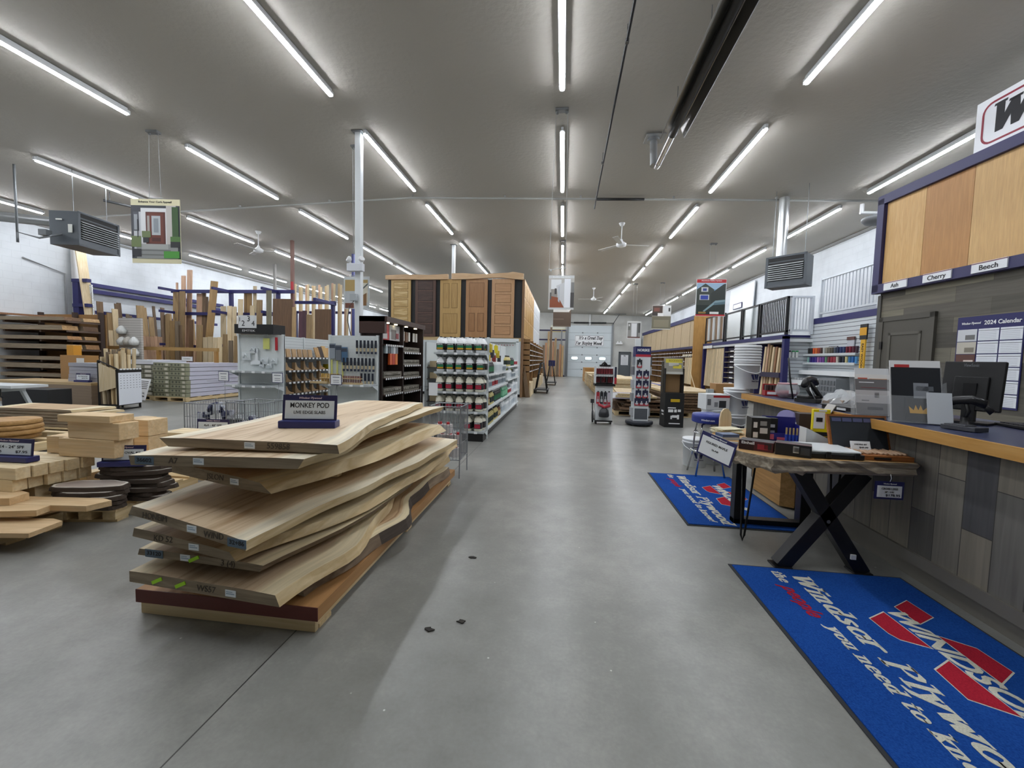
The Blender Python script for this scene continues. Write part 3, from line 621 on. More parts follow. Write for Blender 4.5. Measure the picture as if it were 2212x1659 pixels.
for i in range(N1):
    for j in range(N2):
        a = math.pi*j/(N2-1); e = math.sin(math.pi*(i+.3)/(N1-.4))**.5
        vs.append((-.26+.52*i/(N1-1), -.16*math.cos(a)*e+rr.uniform(-.012, .012), max(.002, (.17-.09*i/N1)*math.sin(a)*e+rr.uniform(-.014, .014))))
for i in range(N1-1):
    for j in range(N2-1): fs.append((i*N2+j, i*N2+j+1, (i+1)*N2+j+1, (i+1)*N2+j))
q.add(vs, fs).build('film', clear('#e4e9ec', .12, .55), t)
MB().bx(-.2, -.1, .0, .2, .1, .05).build('parcel', plain('#b8a795', .6), t)
t = thing('tape_dispenser', 'flat black tray with white label on the counter front', 'tray', (2.27, 3.52, CT), .1)
MB().bx(-.1, -.16, 0, .12, .16, .03).bx(-.11, -.17, .028, .13, .17, .04).build('tray', BLACK, t, .006)
MB().bx(-.104, -.1, .008, -.1, -.01, .028).build('label', PAPER, t)
t = thing('small_sign', 'small black framed price card standing on the counter', 'sign', (2.55, 3.75, CT), -.25)
MB().bx(-.075, -.006, 0, .075, .006, .11).build('frame', BLACK, t)
MB().bx(-.065, -.009, .012, .065, -.006, .1).build('card', PAPER, t)
def holder(x, y, rz, w, h, label, pages, extra=None):
    t = thing('brochure_holder', label, 'holder', (x, y, CT), rz, 'clear brochure holders on the counter')
    T = Matrix.Rotation(-.28, 4, 'X')
    ac = clear('#eef2f4', .05, .1)
    MB(T).bx(-w/2, .03, .0, w/2, .035, h).bx(-w/2, -.02, .0, w/2, -.016, h*.45).bx(-w/2, -.02, 0, -w/2+.004, .035, h*.7).bx(w/2-.004, -.02, 0, w/2, .035, h*.7).build('acrylic_stand', ac, t)
    MB().bx(-w/2, -.03, 0, w/2, .14, .008).build('foot', ac, t)
    for i, (c, pw, ph, oy, art) in enumerate(pages):
        mats = [plain(c, .4)]+[plain(a[0], .4) for a in art]
        q = MB(T).bx(-pw/2, oy, .01, pw/2, oy+.006, ph)
        for k, (ac_, u0, v0, u1, v1) in enumerate(art): q.bx(pw*(u0-.5), oy-.001, .01+ph*v0, pw*(u1-.5), oy+.0, .01+ph*v1*.96, k+1)
        q.build('brochure', mats, t)
    return t
holder(2.24, 3.2, -.25, .26, .33, 'clear holder of grey tool brochures, farthest of the holders', [
    ('#d9dadb', .2, .36, .022, [('#8f9498', .1, .75, .9, .85)]),
    ('#e2dfdb', .21, .31, .01, [('#c85a44', .08, .82, .35, .92), ('#d9a070', .4, .84, .9, .9)]),
    ('#6d6a6a', .22, .27, -.006, [('#b7b3b2', .0, .3, 1, .68), ('#2c2a2b', .15, .35, .35, .4), ('#2c2a2b', .5, .45, .62, .62), ('#8e2a2e', .15, .72, .8, .76), ('#2c2a2b', .3, .12, .7, .2), ('#e6e6e6', .1, .86, .5, .92)])])
t = holder(2.25, 2.86, -.35, .27, .38, 'large clear holder of black brochures with a gold crown', [
    ('#e4e4e4', .25, .42, .022, [('#b23030', .1, .85, .4, .95)]),
    ('#1b1e24', .24, .37, .01, [('#888c92', .45, .4, .75, .72), ('#5c6066', .5, .55, .85, .66), ('#d8d8d8', .3, .3, .7, .33)]),
    ('#1a1a1c', .12, .16, -.012, []) ])
cr = MB(Matrix.Rotation(-.28, 4, 'X')).add([(x, -.014, z) for x, z in [(-.04, .06), (.04, .06), (.045, .105), (.022, .08), (.012, .115), (0, .08), (-.012, .115), (-.022, .08), (-.045, .105)]], [(0, 1, 2, 3, 4, 5, 6, 7, 8)])
cr.build('crown_mark', plain('#d9a520', .4), t)
MB(Matrix.Translation((.09, -.02, 0)) @ Matrix.Rotation(-.28, 4, 'X')).bx(-.055, -.02, .0, .06, -.012, .2).build('leaflet', plain('#c9ced3', .4), t)
holder(2.46, 3.12, -.25, .3, .36, 'clear holder of pale leaflets behind the crown brochures', [('#5a6068', .24, .34, .01, [('#c8ccd0', .1, .2, .9, .6)])])
t = thing('computer_monitor', 'black flat computer monitor seen from behind on the counter', 'monitor', (2.66, 3.0, CT), math.radians(-58))
MB(Matrix.Translation((0, 0, .24)) @ Matrix.Rotation(-.14, 4, 'X')).bx(-.14, -.016, -.16, .14, .012, .16).bx(-.08, -.03, -.1, .08, -.016, .06).build('screen_housing', plain('#08080a', .5), t, .006)
MB().bx(-.03, -.04, .0, .03, .0, .26).bx(-.11, -.1, 0, .11, .08, .012).build('stand', BLACK, t)
MB(Matrix.Translation((0, 0, .24)) @ Matrix.Rotation(-.14, 4, 'X')).bx(-.12, -.02, -.13, -.07, -.015, -.1).build('sticker', PAPER, t)
text('ViewSonic', .03, plain('#6a6c70', .4), t, (.0, -.038, .375), (1, 0, 0), (0, .14, 1), width=.07)
t = thing('barcode_scanner', 'black barcode scanner leaning on its stand by the monitor', 'scanner', (2.44, 2.78, CT), math.radians(-62))
t.scale = (.72, .72, .95)
MB().lathe([(.07, 0), (.07, .012), (.03, .02), (.02, .06)], 16).tube([(0, 0, .05), (.02, 0, .1), (0, 0, .15)], .015, 8).build('stand', BLACK, t)
MB().tube([(-.13, -.02, .13), (-.06, -.01, .165), (.03, 0, .175), (.12, .01, .15)], .028, 10).tube([(.1, .01, .15), (.15, .02, .1)], .02, 8).build('scanner_head', plain('#17171a', .3), t)
MB().tube([(-.13, -.02, .13), (-.22, -.04, .05), (-.3, -.02, .01), (-.35, .1, .01)], .006, 6).build('cord', BLACK, t)
t = thing('card_reader', 'small dark card reader lying in front of the scanner', 'card reader', (2.3, 2.62, CT), .3)
MB().bx(-.05, -.08, 0, .05, .08, .025).bx(-.04, -.03, .025, .04, .07, .03).build('body', plain('#3a3c42', .4), t, .005)
t = thing('keyboard', 'black keyboard lying near the back of the counter', 'keyboard', (2.78, 2.72, CT), 1.4)
MB().bx(-.21, -.07, 0, .21, .07, .018).build('case', BLACK, t, .004)
q = MB()
for i in range(12):
    for j in range(4): q.bx(-.2+.033*i, -.06+.03*j, .018, -.173+.033*i, -.036+.03*j, .024)
q.build('keys', plain('#2d2e33', .5), t)
# ================================================================ live edge table with goods
t = thing('live_edge_table', 'live edge slab table shown on mismatched black steel legs', 'table')
TT = .738
poly = [(1.11, 3.15), (1.12, 2.98), (1.2, 2.79), (1.31, 2.67), (1.45, 2.65), (1.6, 2.665), (1.85, 2.69), (2.15, 2.71), (2.17, 3.1), (2.16, 3.55), (1.95, 3.72), (1.65, 3.86), (1.37, 3.78), (1.24, 3.5), (1.16, 3.3)]
q = MB(); n = len(poly); cx = sum(p[0] for p in poly)/n; cy = sum(p[1] for p in poly)/n
fine = []
for i in range(n):
    a, b = poly[i], poly[(i+1) % n]
    for k in range(5):
        u = k/5; fine.append((a[0]+(b[0]-a[0])*u, a[1]+(b[1]-a[1])*u))
n = len(fine); rings = []
rr = random.Random(11)
for lev, (z, ins) in enumerate([(TT, .0), (TT-.014, -.008), (TT-.042, .006), (TT-.07, .0), (TT-.086, .03)]):
    rings.append([(x+(cx-x)*ins+rr.uniform(-.008, .008)*(lev > 0), y+(cy-y)*ins+rr.uniform(-.008, .008)*(lev > 0), z+(rr.uniform(-.02, .005) if lev == 4 and x < 1.5 else 0)) for x, y in fine])
q.add([p for rg in rings for p in rg], [(l*n+i, (l+1)*n+i, (l+1)*n+(i+1) % n, l*n+(i+1) % n) for l in range(4) for i in range(n)], 1)
q.add(rings[0], [list(range(n))], 0); q.add(rings[4], [list(range(n))[::-1]], 1)
bark = plain('#7d7266', .8, 0, .35)
q.build('slab_top', [wood('#c9a36c', '#b08a55', 'x', .8, .5, 0), wood('#a39786', '#857968', 'x', 1.6, .8, 0, '#c9bda8')], t)
MB().bx(1.56, 2.74, .655, 2.12, 3.5, .667).build('support_board', plain('#5c564e', .7), t)
BL = plain('#0f0f11', .45)
q = MB()
q.bar((1.52, 2.79, .645), (1.93, 2.79, .005), .085, .085).bar((1.90, 2.79, .645), (1.45, 2.79, .005), .085, .083).bx(1.45, 2.735, .645, 1.98, 2.845, .655).bx(1.40, 2.74, 0, 1.51, 2.84, .012).bx(1.87, 2.74, 0, 1.98, 2.84, .012)
q.build('cross_leg', BL, t, .003)
MB().lathe([(.012, 0), (.012, .004)], 10).build('bolt', STEEL, t).matrix_local = Matrix.Translation((1.7, 2.745, .33)) @ Matrix.Rotation(math.pi/2, 4, 'X')
MB().bx(1.84, 2.735, .1, 1.87, 2.745, .13).build('sticker', PAPER, t)
MB().bx(1.43, 3.46, .0, 1.51, 3.54, .668).bx(1.93, 3.46, 0, 2.01, 3.54, .668).bx(1.43, 3.46, 0, 2.01, 3.54, .05).build('frame_leg', BL, t, .003)
MB().tube([(1.335, 3.13, .67), (1.35, 3.13, .05), (1.362, 3.13, .01), (1.374, 3.13, .05), (1.43, 3.13, .67)], .0075, 8).build('hairpin_leg', BL, t)
MB().tube([(2.03, 3.3, .67), (2.06, 3.3, .05), (2.07, 3.3, .01), (2.08, 3.3, .05), (2.11, 3.3, .67)], .0075, 8).build('hairpin_leg', BL, t)
def price_card(name, label, o, x, up, w, h, lines, stand=None, border=.02, bcol=NAVY, group=None, head=True):
    """flat price card with dark border: o is the centre of the card"""
    x = V(x).normalized(); up = V(up).normalized(); M = frame3(o, x, up)
    t = thing(name, label, 'sign', (0, 0, 0), 0, group)
    t.matrix_world = M
    MB().bx(-w/2, -h/2, -.006, w/2, h/2, 0).build('backing', bcol, t)
    MB().bx(-w/2+border, -h/2+border, 0, w/2-border, h/2-border*(2.2 if head else 1), .0015).build('card', PAPER, t)
    if head and h > .1: text('Windsor Plywood', h*.09, WHITE if bcol is NAVY else NAVYINK, t, (0, h/2-border*1.2, .001), (1, 0, 0), (0, 1, 0), width=w*.45, bold=.02, shear=.2)
    for s, size, yy, xx, wd in lines:
        text(s, size, INK, t, (xx, yy, .002), (1, 0, 0), (0, 1, 0), width=wd, bold=.015)
    if stand: MB().bx(-w*.55, -h/2-.045, -.05, w*.55, -h/2, .05).build('stand_base', NAVY, t, .006)
    return t
price_card('price_tag', 'blue edged price tag hanging under the table end by the cross leg', (2.0, 2.70, .565), (1, 0, 0), (0, 0, 1), .16, .11, [('CROSS LEGS', .016, .01, 0, .09), ('28" - 2 PC', .012, -.01, 0, .05), ('$178.95', .02, -.03, .02, .08)], border=.012)
bpy.data.objects['price_tag']
MB().tube([(0, .055, 0), (.005, .075, .002), (0, .1, 0)], .002, 5).build('string', WHITE, bpy.data.objects['price_tag'])
price_card('price_card', 'white price card hanging crooked off the table tip beside the stool', (1.08, 2.96, .72), V((.17, -.26, -.1)), V((.1, -.1, 1)), .26, .17, [('FIGURED MAPLE', .022, .02, 0, .16), ('SLAB', .016, -.02, 0, .05)], border=.012, bcol=NAVY)
Z0 = TT+.001
def carton(name, label, cat, loc, rz, d, col, faces=(), group=None, rough=.45):
    t = thing(name, label, cat, loc, rz, group)
    MB().bx(-d[0]/2, -d[1]/2, 0, d[0]/2, d[1]/2, d[2]).build('carton', plain(col, rough), t, .002)
    for i, (c, f, u0, v0, u1, v1) in enumerate(faces):
        e = .0012
        if f == 'F': q = MB().bx(d[0]*(u0-.5), -d[1]/2-e, d[2]*v0, d[0]*(u1-.5), -d[1]/2, d[2]*v1)
        elif f == 'L': q = MB().bx(-d[0]/2-e, d[1]*(.5-u1), d[2]*v0, -d[0]/2, d[1]*(.5-u0), d[2]*v1)
        elif f == 'R': q = MB().bx(d[0]/2, d[1]*(u0-.5), d[2]*v0, d[0]/2+e, d[1]*(u1-.5), d[2]*v1)
        else: q = MB().bx(d[0]*(u0-.5), d[1]*(v0-.5), d[2], d[0]*(u1-.5), d[1]*(v1-.5), d[2]+e)
        q.build('print', plain(c, .45), t)
    return t
t = carton('tool_box', 'dark red power tool carton lying at the front of the live edge table', 'box', (1.325, 2.91, Z0), -.56, (.2, .12, .062), '#4b1620', [('#1c1417', 'T', .02, .02, .98, .98), ('#2a1016', 'F', 0, 0, .45, 1), ('#8c2030', 'F', .55, .2, .85, .75), ('#1b1719', 'F', .75, .3, .95, .9)])
text('Einhell', .026, WHITE, t, (-.045, -.067, .048), width=.075, bold=.02)
t = carton('tool_box', 'black power tool carton with a white barcode label on the table', 'box', (1.49, 2.79, Z0), -.5, (.19, .12, .075), '#151416', [('#c9c9c6', 'F', .5, .3, .66, .85), ('#3b3b3d', 'F', .7, .2, .95, .8), ('#4a1d22', 'T', .0, .0, 1, .4)])
q = MB()
for i in range(9): q.bx(.002+.0036*i, -.0675, .03, .004+.0036*i, -.066, .06)
q.build('barcode', INK, t)
t = thing('tool_case', 'flat black case with a white lid on the table', 'case', (1.70, 2.86, Z0), -.03)
MB().bx(-.16, -.15, 0, .16, .15, .032).bx(-.06, -.16, .005, -.03, -.15, .045).bx(.1, -.16, .005, .13, -.15, .045).build('base', BLACK, t, .01)
MB().bx(-.15, -.14, .032, .15, .14, .05).build('lid', plain('#e3e8ea', .25), t, .01)
t = thing('bit_set_case', 'open wooden case of carving tools with dark felt lid', 'case', (1.98, 2.93, Z0), -.03)
OKW = wood('#a86a34', '#8f5526', 'x', 1, .45, 0)
MB().bx(-.17, -.2, 0, .17, .0, .03).build('tray', OKW, t, .003)
q = MB(); rr = random.Random(5)
for i in range(12): q.tube([(-.15+.027*i, -.17+rr.uniform(-.01, .01), .036), (-.13+.027*i, -.03+rr.uniform(-.02, .01), .036)], .009, 6)
q.build('carving_tools', plain('#b7977a', .5, 0, .4), t)
LT = Matrix.Translation((0, 0, .02)) @ Matrix.Rotation(-.3, 4, 'X')
MB(LT).bx(-.18, .0, 0, .18, .02, .24).build('lid_frame', OKW, t)
MB(LT).bx(-.165, -.004, .015, .165, .0, .225).build('felt', plain('#2a2f35', .9), t)
q = MB(LT)
for i in range(5): q.bx(-.155+.064*i, -.006, .19, -.1+.064*i, -.004, .215)
q.build('pocket_row', plain('#50557a', .5), t)
MB().bx(-.05, -.208, .008, .04, -.2, .02).build('handle', BLACK, t)
price_card('price_card', 'white price card standing in the open carving tool case', (1.93, 2.86, Z0+.065), V((1, -.1, 0)), V((0, .35, 1)), .11, .06, [('CARVING SET', .012, .008, 0, .07), ('$49.99', .014, -.012, .015, .05)], border=.006, bcol=PAPER, head=False)
t = carton('camera_box', 'tall black carton with small white prints standing on the table', 'box', (1.52, 3.34, Z0), -.1, (.13, .12, .17), '#16181a', [('#dcdcdc', 'F', .1, .55, .3, .8), ('#c9c9c9', 'F', .45, .3, .85, .55), ('#8d8f90', 'F', .45, .65, .8, .85), ('#d0d0d0', 'F', .1, .1, .35, .35)])
t = carton('speaker_box', 'black carton with white label panel behind the tall black carton', 'box', (1.63, 3.42, Z0), -.1, (.10, .1, .16), '#121314', [('#9a9ca0', 'F', .2, .1, .8, .4), ('#c9c9c9', 'F', .2, .55, .8, .7)])
t = thing('brush_display', 'dark blue counter box of blue marker pens', 'display', (1.70, 3.33, Z0), -.2)
BLU = plain('#1d1f7a', .45)
MB().bx(-.13, -.07, 0, .1, .09, .02).bx(-.13, -.07, 0, -.125, .09, .14).bx(.095, -.07, 0, .1, .09, .12).bx(-.13, .085, 0, .1, .09, .17).bx(-.13, -.07, 0, .1, -.065, .06).build('carton', BLU, t)
MB().bx(-.12, -.0715, .01, -.08, -.07, .05).bx(-.06, -.0715, .01, .0, -.07, .03).build('print', plain('#b05070', .5), t)
t0 = None
for i in range(8):
    lab = 'blue marker pen with gold top, %s along the blue carton' % nth(i)
    loc = (1.655+.021*i, 3.2-.006*i, Z0)
    if t0 is None:
        t0 = thing('marker_pen', lab, 'pen', loc, 0, 'blue pens in front of the blue carton')
        MB().cyl((0, 0, 0), (0, 0, .065), .009, 8).build('barrel', plain('#1c3fa8', .3), t0)
        MB().cyl((0, 0, .065), (0, 0, .115), .0065, 8).build('cap', plain('#b8a77c', .35, .6), t0)
    else: dup(t0, loc, 0, lab)
t = thing('header_card', 'purple rounded display card leaning behind the blue pens', 'card', (1.79, 3.42, Z0+.02), -.1)
MB(Matrix.Rotation(-.35, 4, 'X')).prism([(-.08, 0), (.08, 0), (.08, .001), (-.08, .001)], 0, .13).build('card', plain('#7d78c4', .4), t)
q = MB(Matrix.Rotation(-.35, 4, 'X') @ Matrix.Translation((.0, .0, .13)) @ Matrix.Rotation(math.pi/2, 4, 'X'))
q.prism([(.08*math.cos(a), .08*math.sin(a)) for a in [math.pi*i/10 for i in range(11)]], -.004, 0).build('rounded_top', plain('#a39fd2', .4), t)
MB(Matrix.Rotation(-.35, 4, 'X')).bx(-.05, -.006, .07, .06, -.0, .11).build('print', PAPER, t)
t = thing('shipping_box', 'open dark brown carton behind the purple display card', 'box', (1.95, 3.45, Z0), -.1)
MB().bx(-.1, -.06, 0, .1, .06, .2).build('carton', plain('#3b2e2a', .7), t)
MB(Matrix.Translation((.1, 0, .2)) @ Matrix.Rotation(.5, 4, 'Y')).bx(0, -.06, 0, .004, .06, .09).build('flap', plain('#b9b6b1', .7), t)
t = thing('counter_tray', 'white sloping cardboard tray beside the pens', 'display', (1.84, 3.09, Z0), -.08)
MB(SX @ Matrix.Rotation(math.pi/2, 4, 'Y')).prism([(-.13, 0), (.13, 0), (.13, .01), (-.13, .14)], -.05, .05).build('tray', plain('#c9cfd2', .5), t)
t = thing('blister_pack', 'yellow and white packaged tool standing behind the white tray', 'package', (1.88, 3.2, Z0+.06), -.1)
MB().bx(-.055, -.015, .0, .055, .015, .2).build('carton', plain('#e3d21c', .4), t, .003)
MB().bx(-.05, -.017, .06, .02, -.015, .18).bx(-.02, -.0165, .185, .03, -.015, .198).build('print', PAPER, t)
MB().bx(-.035, -.019, .11, .005, -.017, .14).bx(-.05, -.0165, .005, .05, -.015, .035).build('tool_picture', plain('#22262b', .4), t)
t = thing('booklet_stack', 'small stack of blue and grey booklets near the table tip', 'booklets', (1.27, 3.27, Z0), .2)
MB().bx(-.07, -.05, 0, .07, .05, .02).build('lower_booklets', plain('#b9bcb8', .6), t)
MB().bx(-.065, -.05, .02, .065, .05, .042).build('top_booklet', plain('#44587c', .4), t)
t = thing('paper_pile', 'loose pile of cream leaflets on the far corner of the table', 'papers', (1.38, 3.55, Z0), .1)
q = MB()
for i in range(7): q.ob(Matrix.Translation((R.uniform(-.02, .02), R.uniform(-.02, .02), .004+.006*i)) @ Matrix.Rotation(R.uniform(-.3, .3), 4, 'Z'), .2, .14, .005)
q.build('leaflets', plain('#d9d2b4', .6), t)
t = thing('utility_knife', 'silver folding tool lying by the red tool carton', 'tool', (1.2, 3.05, Z0), -.5)
MB().bx(-.06, -.014, 0, .06, .014, .02).build('handle', plain('#9ea2a5', .3, .8), t, .006)
t = thing('wood_paddle', 'round topped pale wooden board standing on the table', 'board', (1.43, 3.74, Z0+.0), .1)
MB(Matrix.Rotation(math.pi/2, 4, 'X')).prism([(-.05, 0), (.05, 0), (.05, .1), (.04, .15), (.02, .18), (0, .185), (-.02, .18), (-.04, .15), (-.05, .1)], -.01, .01).build('board', PALE, t)
# ---- wood slab leaning behind the table
t = tag(MB().prism([(2.02, 3.95), (2.12, 3.9), (2.2, 4.0), (2.2, 4.5), (2.02, 4.5)], .02, .52, 0).build('wood_slab', wood('#b98f55', '#9a743f', 'y', 1, .7, 0)), 'thick live edge offcut slab leaning on the counter under the table', 'slab')
# ================================================================ entrance mats
MBLUE = carpet('#1f4f9c', '#123a80'); MRED = carpet('#b02536', '#8c1c2c'); MCREAM = carpet('#d9d8c8', '#b9b8a8')
def mat_(x0, x1, y0, y1, label):
    t = thing('entrance_mat', label, 'mat', ((x0+x1)/2, (y0+y1)/2, 0), 0, 'blue entrance mats')
    w, l = x1-x0, y1-y0
    MB().bx(-w/2, -l/2, .001, w/2, l/2, .005).build('rubber_border', plain('#26282c', .8), t)
    MB().bx(-w/2+.018, -l/2+.018, .005, w/2-.018, l/2-.018, .010).build('pile', MBLUE, t)
    z = .0105
    kx, ky = w/1.02, l/1.555; X = (0, -1, 0); U = (1, 0, 0)
    def Q(dx, dy): return (-w/2+dx*kx, l/2-dy*ky, z)
    def line(s, size, m, dx, dy, wd, bold, shear, nm='lettering', dz=0):
        p = Q(dx, dy); text(s, size*kx, m, t, (p[0], p[1], z+dz), X, U, width=wd*ky, bold=bold, shear=shear, name=nm, align='LEFT', thick=.0012, base=True)
    slab_text('Windsor Plywood', .145*kx, MCREAM, t, Q(.332, .075), X, U, 1.42*ky, .25, align='LEFT')
    slab_text('the', .085*kx, MCREAM, t, Q(.232, .055), X, U, .135*ky, .25, align='LEFT'); line('people', .11, MRED, .205, .235, .31, .02, .5)
    slab_text('you need to know!', .085*kx, MCREAM, t, Q(.234, .595), X, U, .86*ky, .25, align='LEFT')
    # the emblem: four red bars around a band of lettering
    reds = [[(1.955, 2.459), (1.967, 2.313), (1.848, 2.239), (1.84, 2.383)], [(1.624, 2.247), (1.738, 2.318), (1.747, 2.049), (1.648, 2.092), (1.629, 2.133)],
            [(1.858, 2.147), (1.962, 2.078), (1.972, 1.936), (1.856, 1.857)], [(1.753, 1.967), (1.643, 1.896), (1.632, 1.743), (1.668, 1.725), (1.755, 1.68)]]
    q = MB(); q2 = MB()
    for pts in reds:
        pp = [Q(x-1.115, 2.745-y)[:2] for x, y in pts]; mx = sum(p[0] for p in pp)/len(pp); my = sum(p[1] for p in pp)/len(pp)
        ar = sum(pp[i][0]*pp[(i+1) % len(pp)][1]-pp[(i+1) % len(pp)][0]*pp[i][1] for i in range(len(pp)))
        if ar < 0: pp = pp[::-1]
        out = [(mx+(x-mx)*1.07, my+(y-my)*1.07) for x, y in pp]
        q2.prism(out, .0100, .0106); q.prism(pp, .0102, .0112)
    q2.build('emblem_outline', MCREAM, t); q.build('emblem', MRED, t)
    line('WINDSOR', .122, MCREAM, .648, .385, .72, .03, .3, 'emblem_lettering', .0008)
    return t
mat_(1.04, 1.96, 3.365, 4.92, 'blue logo mat on the floor by the bar stool')
mat_(1.115, 2.135, 1.19, 2.745, 'large blue logo mat under the cross legged table end')
# ================================================================ stool and pails
t = thing('bar_stool', 'round bar stool with blue cushion and chrome legs', 'stool', (1.72, 5.0, 0))
MB().lathe([(.15, .62), (.175, .63), (.178, .70), (.17, .725), (.1, .735), (.01, .738)], 24).build('seat', plain('#2b3a8c', .4), t)
MB().lathe([(.179, .635), (.1795, .69)], 24).build('seat_band', plain('#27347f', .4), t)
text('Windsor.com', .03, WHITE, t, (-.06, -.172, .665), (1, -.35, 0), (0, 0, 1), width=.14, bold=.02)
for k in range(4):
    a = math.radians(45+90*k); c, s = math.cos(a), math.sin(a)
    MB().tube([(.06*c, .06*s, .615), (.13*c, .13*s, .6), (.15*c, .15*s, .5), (.165*c, .165*s, .28), (.225*c, .225*s, .0)], .011, 8).build('leg', CHROME, t)
for rad, z, nm in ((.172, .29, 'footrest_ring'), (.145, .5, 'upper_ring')):
    MB().tube([(rad*math.cos(2*math.pi*i/24), rad*math.sin(2*math.pi*i/24), z) for i in range(24)], .01, 8, 0, True).build(nm, CHROME, t)
t = thing('catalogue_stack', 'stack of white catalogues on the bar stool crossbars', 'papers', (1.72, 5.0, .513))
q = MB()
for i in range(8): q.ob(Matrix.Translation((R.uniform(-.006, .006), R.uniform(-.006, .006), .006+.012*i)) @ Matrix.Rotation(.78+R.uniform(-.04, .04), 4, 'Z'), .15, .15, .011)
q.build('catalogues', plain('#dddbd0', .6), t)
PAILW = plain('#e6e9eb', .35)
LOGO = [[(-.06, .04), (-.03, .04), (-.012, -.03), (-.035, -.03)], [(-.02, .04), (.01, .04), (.02, .0), (.01, -.03), (.002, -.03)], [(.02, .04), (.06, .04), (.035, -.03), (.02, -.03)]]
def pail(x, y, z, label, rz=0, handle=True, nest=0):
    t = thing('plastic_pail', label, 'pail', (x, y, z), rz, 'white plastic pails')
    MB().lathe([(.13, 0), (.135, .004), (.147, .3), (.152, .3), (.152, .315), (.148, .315), (.149, .335), (.154, .335), (.154, .355), (.145, .357)], 24).build('body', PAILW, t)
    for i in range(nest):
        z0 = .357+.036*i
        MB().lathe([(.15, z0), (.156, z0), (.156, z0+.024), (.15, z0+.028), (.149, z0+.036)], 24).build('nested_rim', PAILW, t)
    if handle: MB().tube([(.155*math.cos(a), -.03-.16*math.sin(a)*.6, .3-.12*math.sin(a)) for a in [math.pi*i/10 for i in range(11)]] if False else [(-.155, -.01, .3), (-.12, -.1, .26), (-.05, -.148, .22), (.05, -.15, .2), (.12, -.1, .22), (.155, -.01, .3)], .006, 6).build('handle', PAILW, t)
    q = MB()
    for pl in LOGO:
        vs = []
        for x_, y_ in pl:
            a = x_/.147-math.pi/2+.35; vs.append((.146*math.cos(a), .146*math.sin(a), .15+y_)); 
        vs = [(p[0]*1.01, p[1]*1.01, p[2]) for p in vs]
        q.add(vs, [list(range(len(vs)))])
    q.build('logo', NAVYINK, t)
    a = -math.pi/2+.35
    text('Windsor Plywood', .022, NAVYINK, t, (.147*math.cos(a), .147*math.sin(a), .1), (-math.sin(a), math.cos(a), 0), (0, 0, 1), width=.11, bold=.02)
    return t
pail(2.0, 5.62, 0, 'white pail at the bottom of the pair under the compressor box')
pail(2.0, 5.62, .36, 'upper white pail of the pair carrying the compressor box', .3, False)
pail(2.27, 5.65, .0, 'lowest pail of the tall pail tower by the counter end', .2).scale = (1, 1, .935)
pail(2.25, 5.64, .335, 'second pail up in the tall pail tower').scale = (1, 1, .935)
pail(2.27, 5.63, .67, 'third pail up in the tall pail tower', .1).scale = (1, 1, .935)
pail(2.37, 5.6, 1.005, 'top pail with nested rims above it in the tall pail tower', 0, True, 6).scale = (1, 1, .97)
pail(1.72, 5.42, 0, 'white pail with dark logo on the floor behind the stool', -.3)
t = carton('compressor_box', 'white carton with red stripe and compressor picture on the pails', 'box', (1.98, 5.6, .72), .12, (.3, .24, .2), '#d5d8d9', [('#b32b30', 'F', .3, .8, 1, .93), ('#3b3d40', 'F', .55, .15, .85, .6), ('#8a8d90', 'F', .35, .2, .5, .5), ('#6c6f73', 'F', .05, .3, .2, .7)])
# ================================================================ aisle displays
t = thing('bit_stand', 'tall white rotating stand of carded bits with a dark blue header', 'display stand', (1.62, 8.7, 0), .05)
MB().lathe([(.27, .03), (.28, .05), (.28, .09), (.24, .1)], 24).build('base', plain('#20242e', .5), t)
for k in range(4):
    a = .785+1.571*k
    MB().lathe([(.03, 0), (.03, .03)], 10, (.22*math.cos(a), .22*math.sin(a), 0)).build('caster', BLACK, t)
MB().bx(-.15, -.13, .1, .15, .13, 1.42).build('panel_body', plain('#dfe4e7', .5), t)
MB().bx(-.15, -.13, 1.42, .15, .13, 1.63).build('header', plain('#20265a', .5), t)
MB().bx(-.15, -.132, 1.42, .15, -.13, 1.47).build('header_stripe', plain('#b0283a', .5), t)
text('NORSKE', .07, WHITE, t, (0, -.131, 1.555), width=.24, bold=.04)
text('SAW BLADES', .05, plain('#c9ced4', .5), t, (-.0, -.131, .26), width=.18, bold=.03)
def carded(t, x, y, z, w, h, c='#1d2040', c2='#b3303c', tool='#c6c9cc', nm='carded_tool'):
    q = MB().bx(x-w/2, y-.02, z, x+w/2, y, z+h, 0).bx(x-w/2, y-.021, z, x+w/2, y-.019, z+h*.3, 1).bx(x-w*.3, y-.024, z+h*.15, x+w*.3, y-.02, z+h*.4, 2).bx(x-w*.12, y-.024, z+h*.35, x+w*.12, y-.02, z+h*.65, 2).bx(x-.012, y-.025, z+h, x+.012, y-.0, z+h+.025, 3)
    return q.build(nm, [plain(c, .5), plain(c2, .5), plain(tool, .4), INK], t)
carded(t, -.07, -.131, 1.2, .1, .16, '#2a2a30')
for r in range(3):
    for c in (-1, 1): carded(t, .07*c, -.131, .98-.2*r, .11, .155)
for c in (-1, 0, 1): carded(t, .097*c, -.131, .42, .09, .15)
MB().bx(-.13, -.136, .14, .13, -.13, .36).build('blade_panel', plain('#565a60', .5), t)
for k, z in enumerate((.2, .5, .78, 1.05, 1.25)):
    MB().bx(.15, -.1, z, .19, .08, z+.17).build('side_pack', plain(['#8f9498', '#c4c8cb', '#3a3d45', '#a9adb1', '#55585e'][k], .4), t)
    MB().bx(-.19, -.1, z, -.15, .08, z+.17).build('side_pack', plain(['#a9adb1', '#8f9498', '#b9bdc0', '#6a6d72', '#8f9498'][k], .4), t)
t = thing('tool_trolley', 'white wheeled stand of red tool packs with clamps on top', 'display stand', (.88, 8.75, 0), .0)
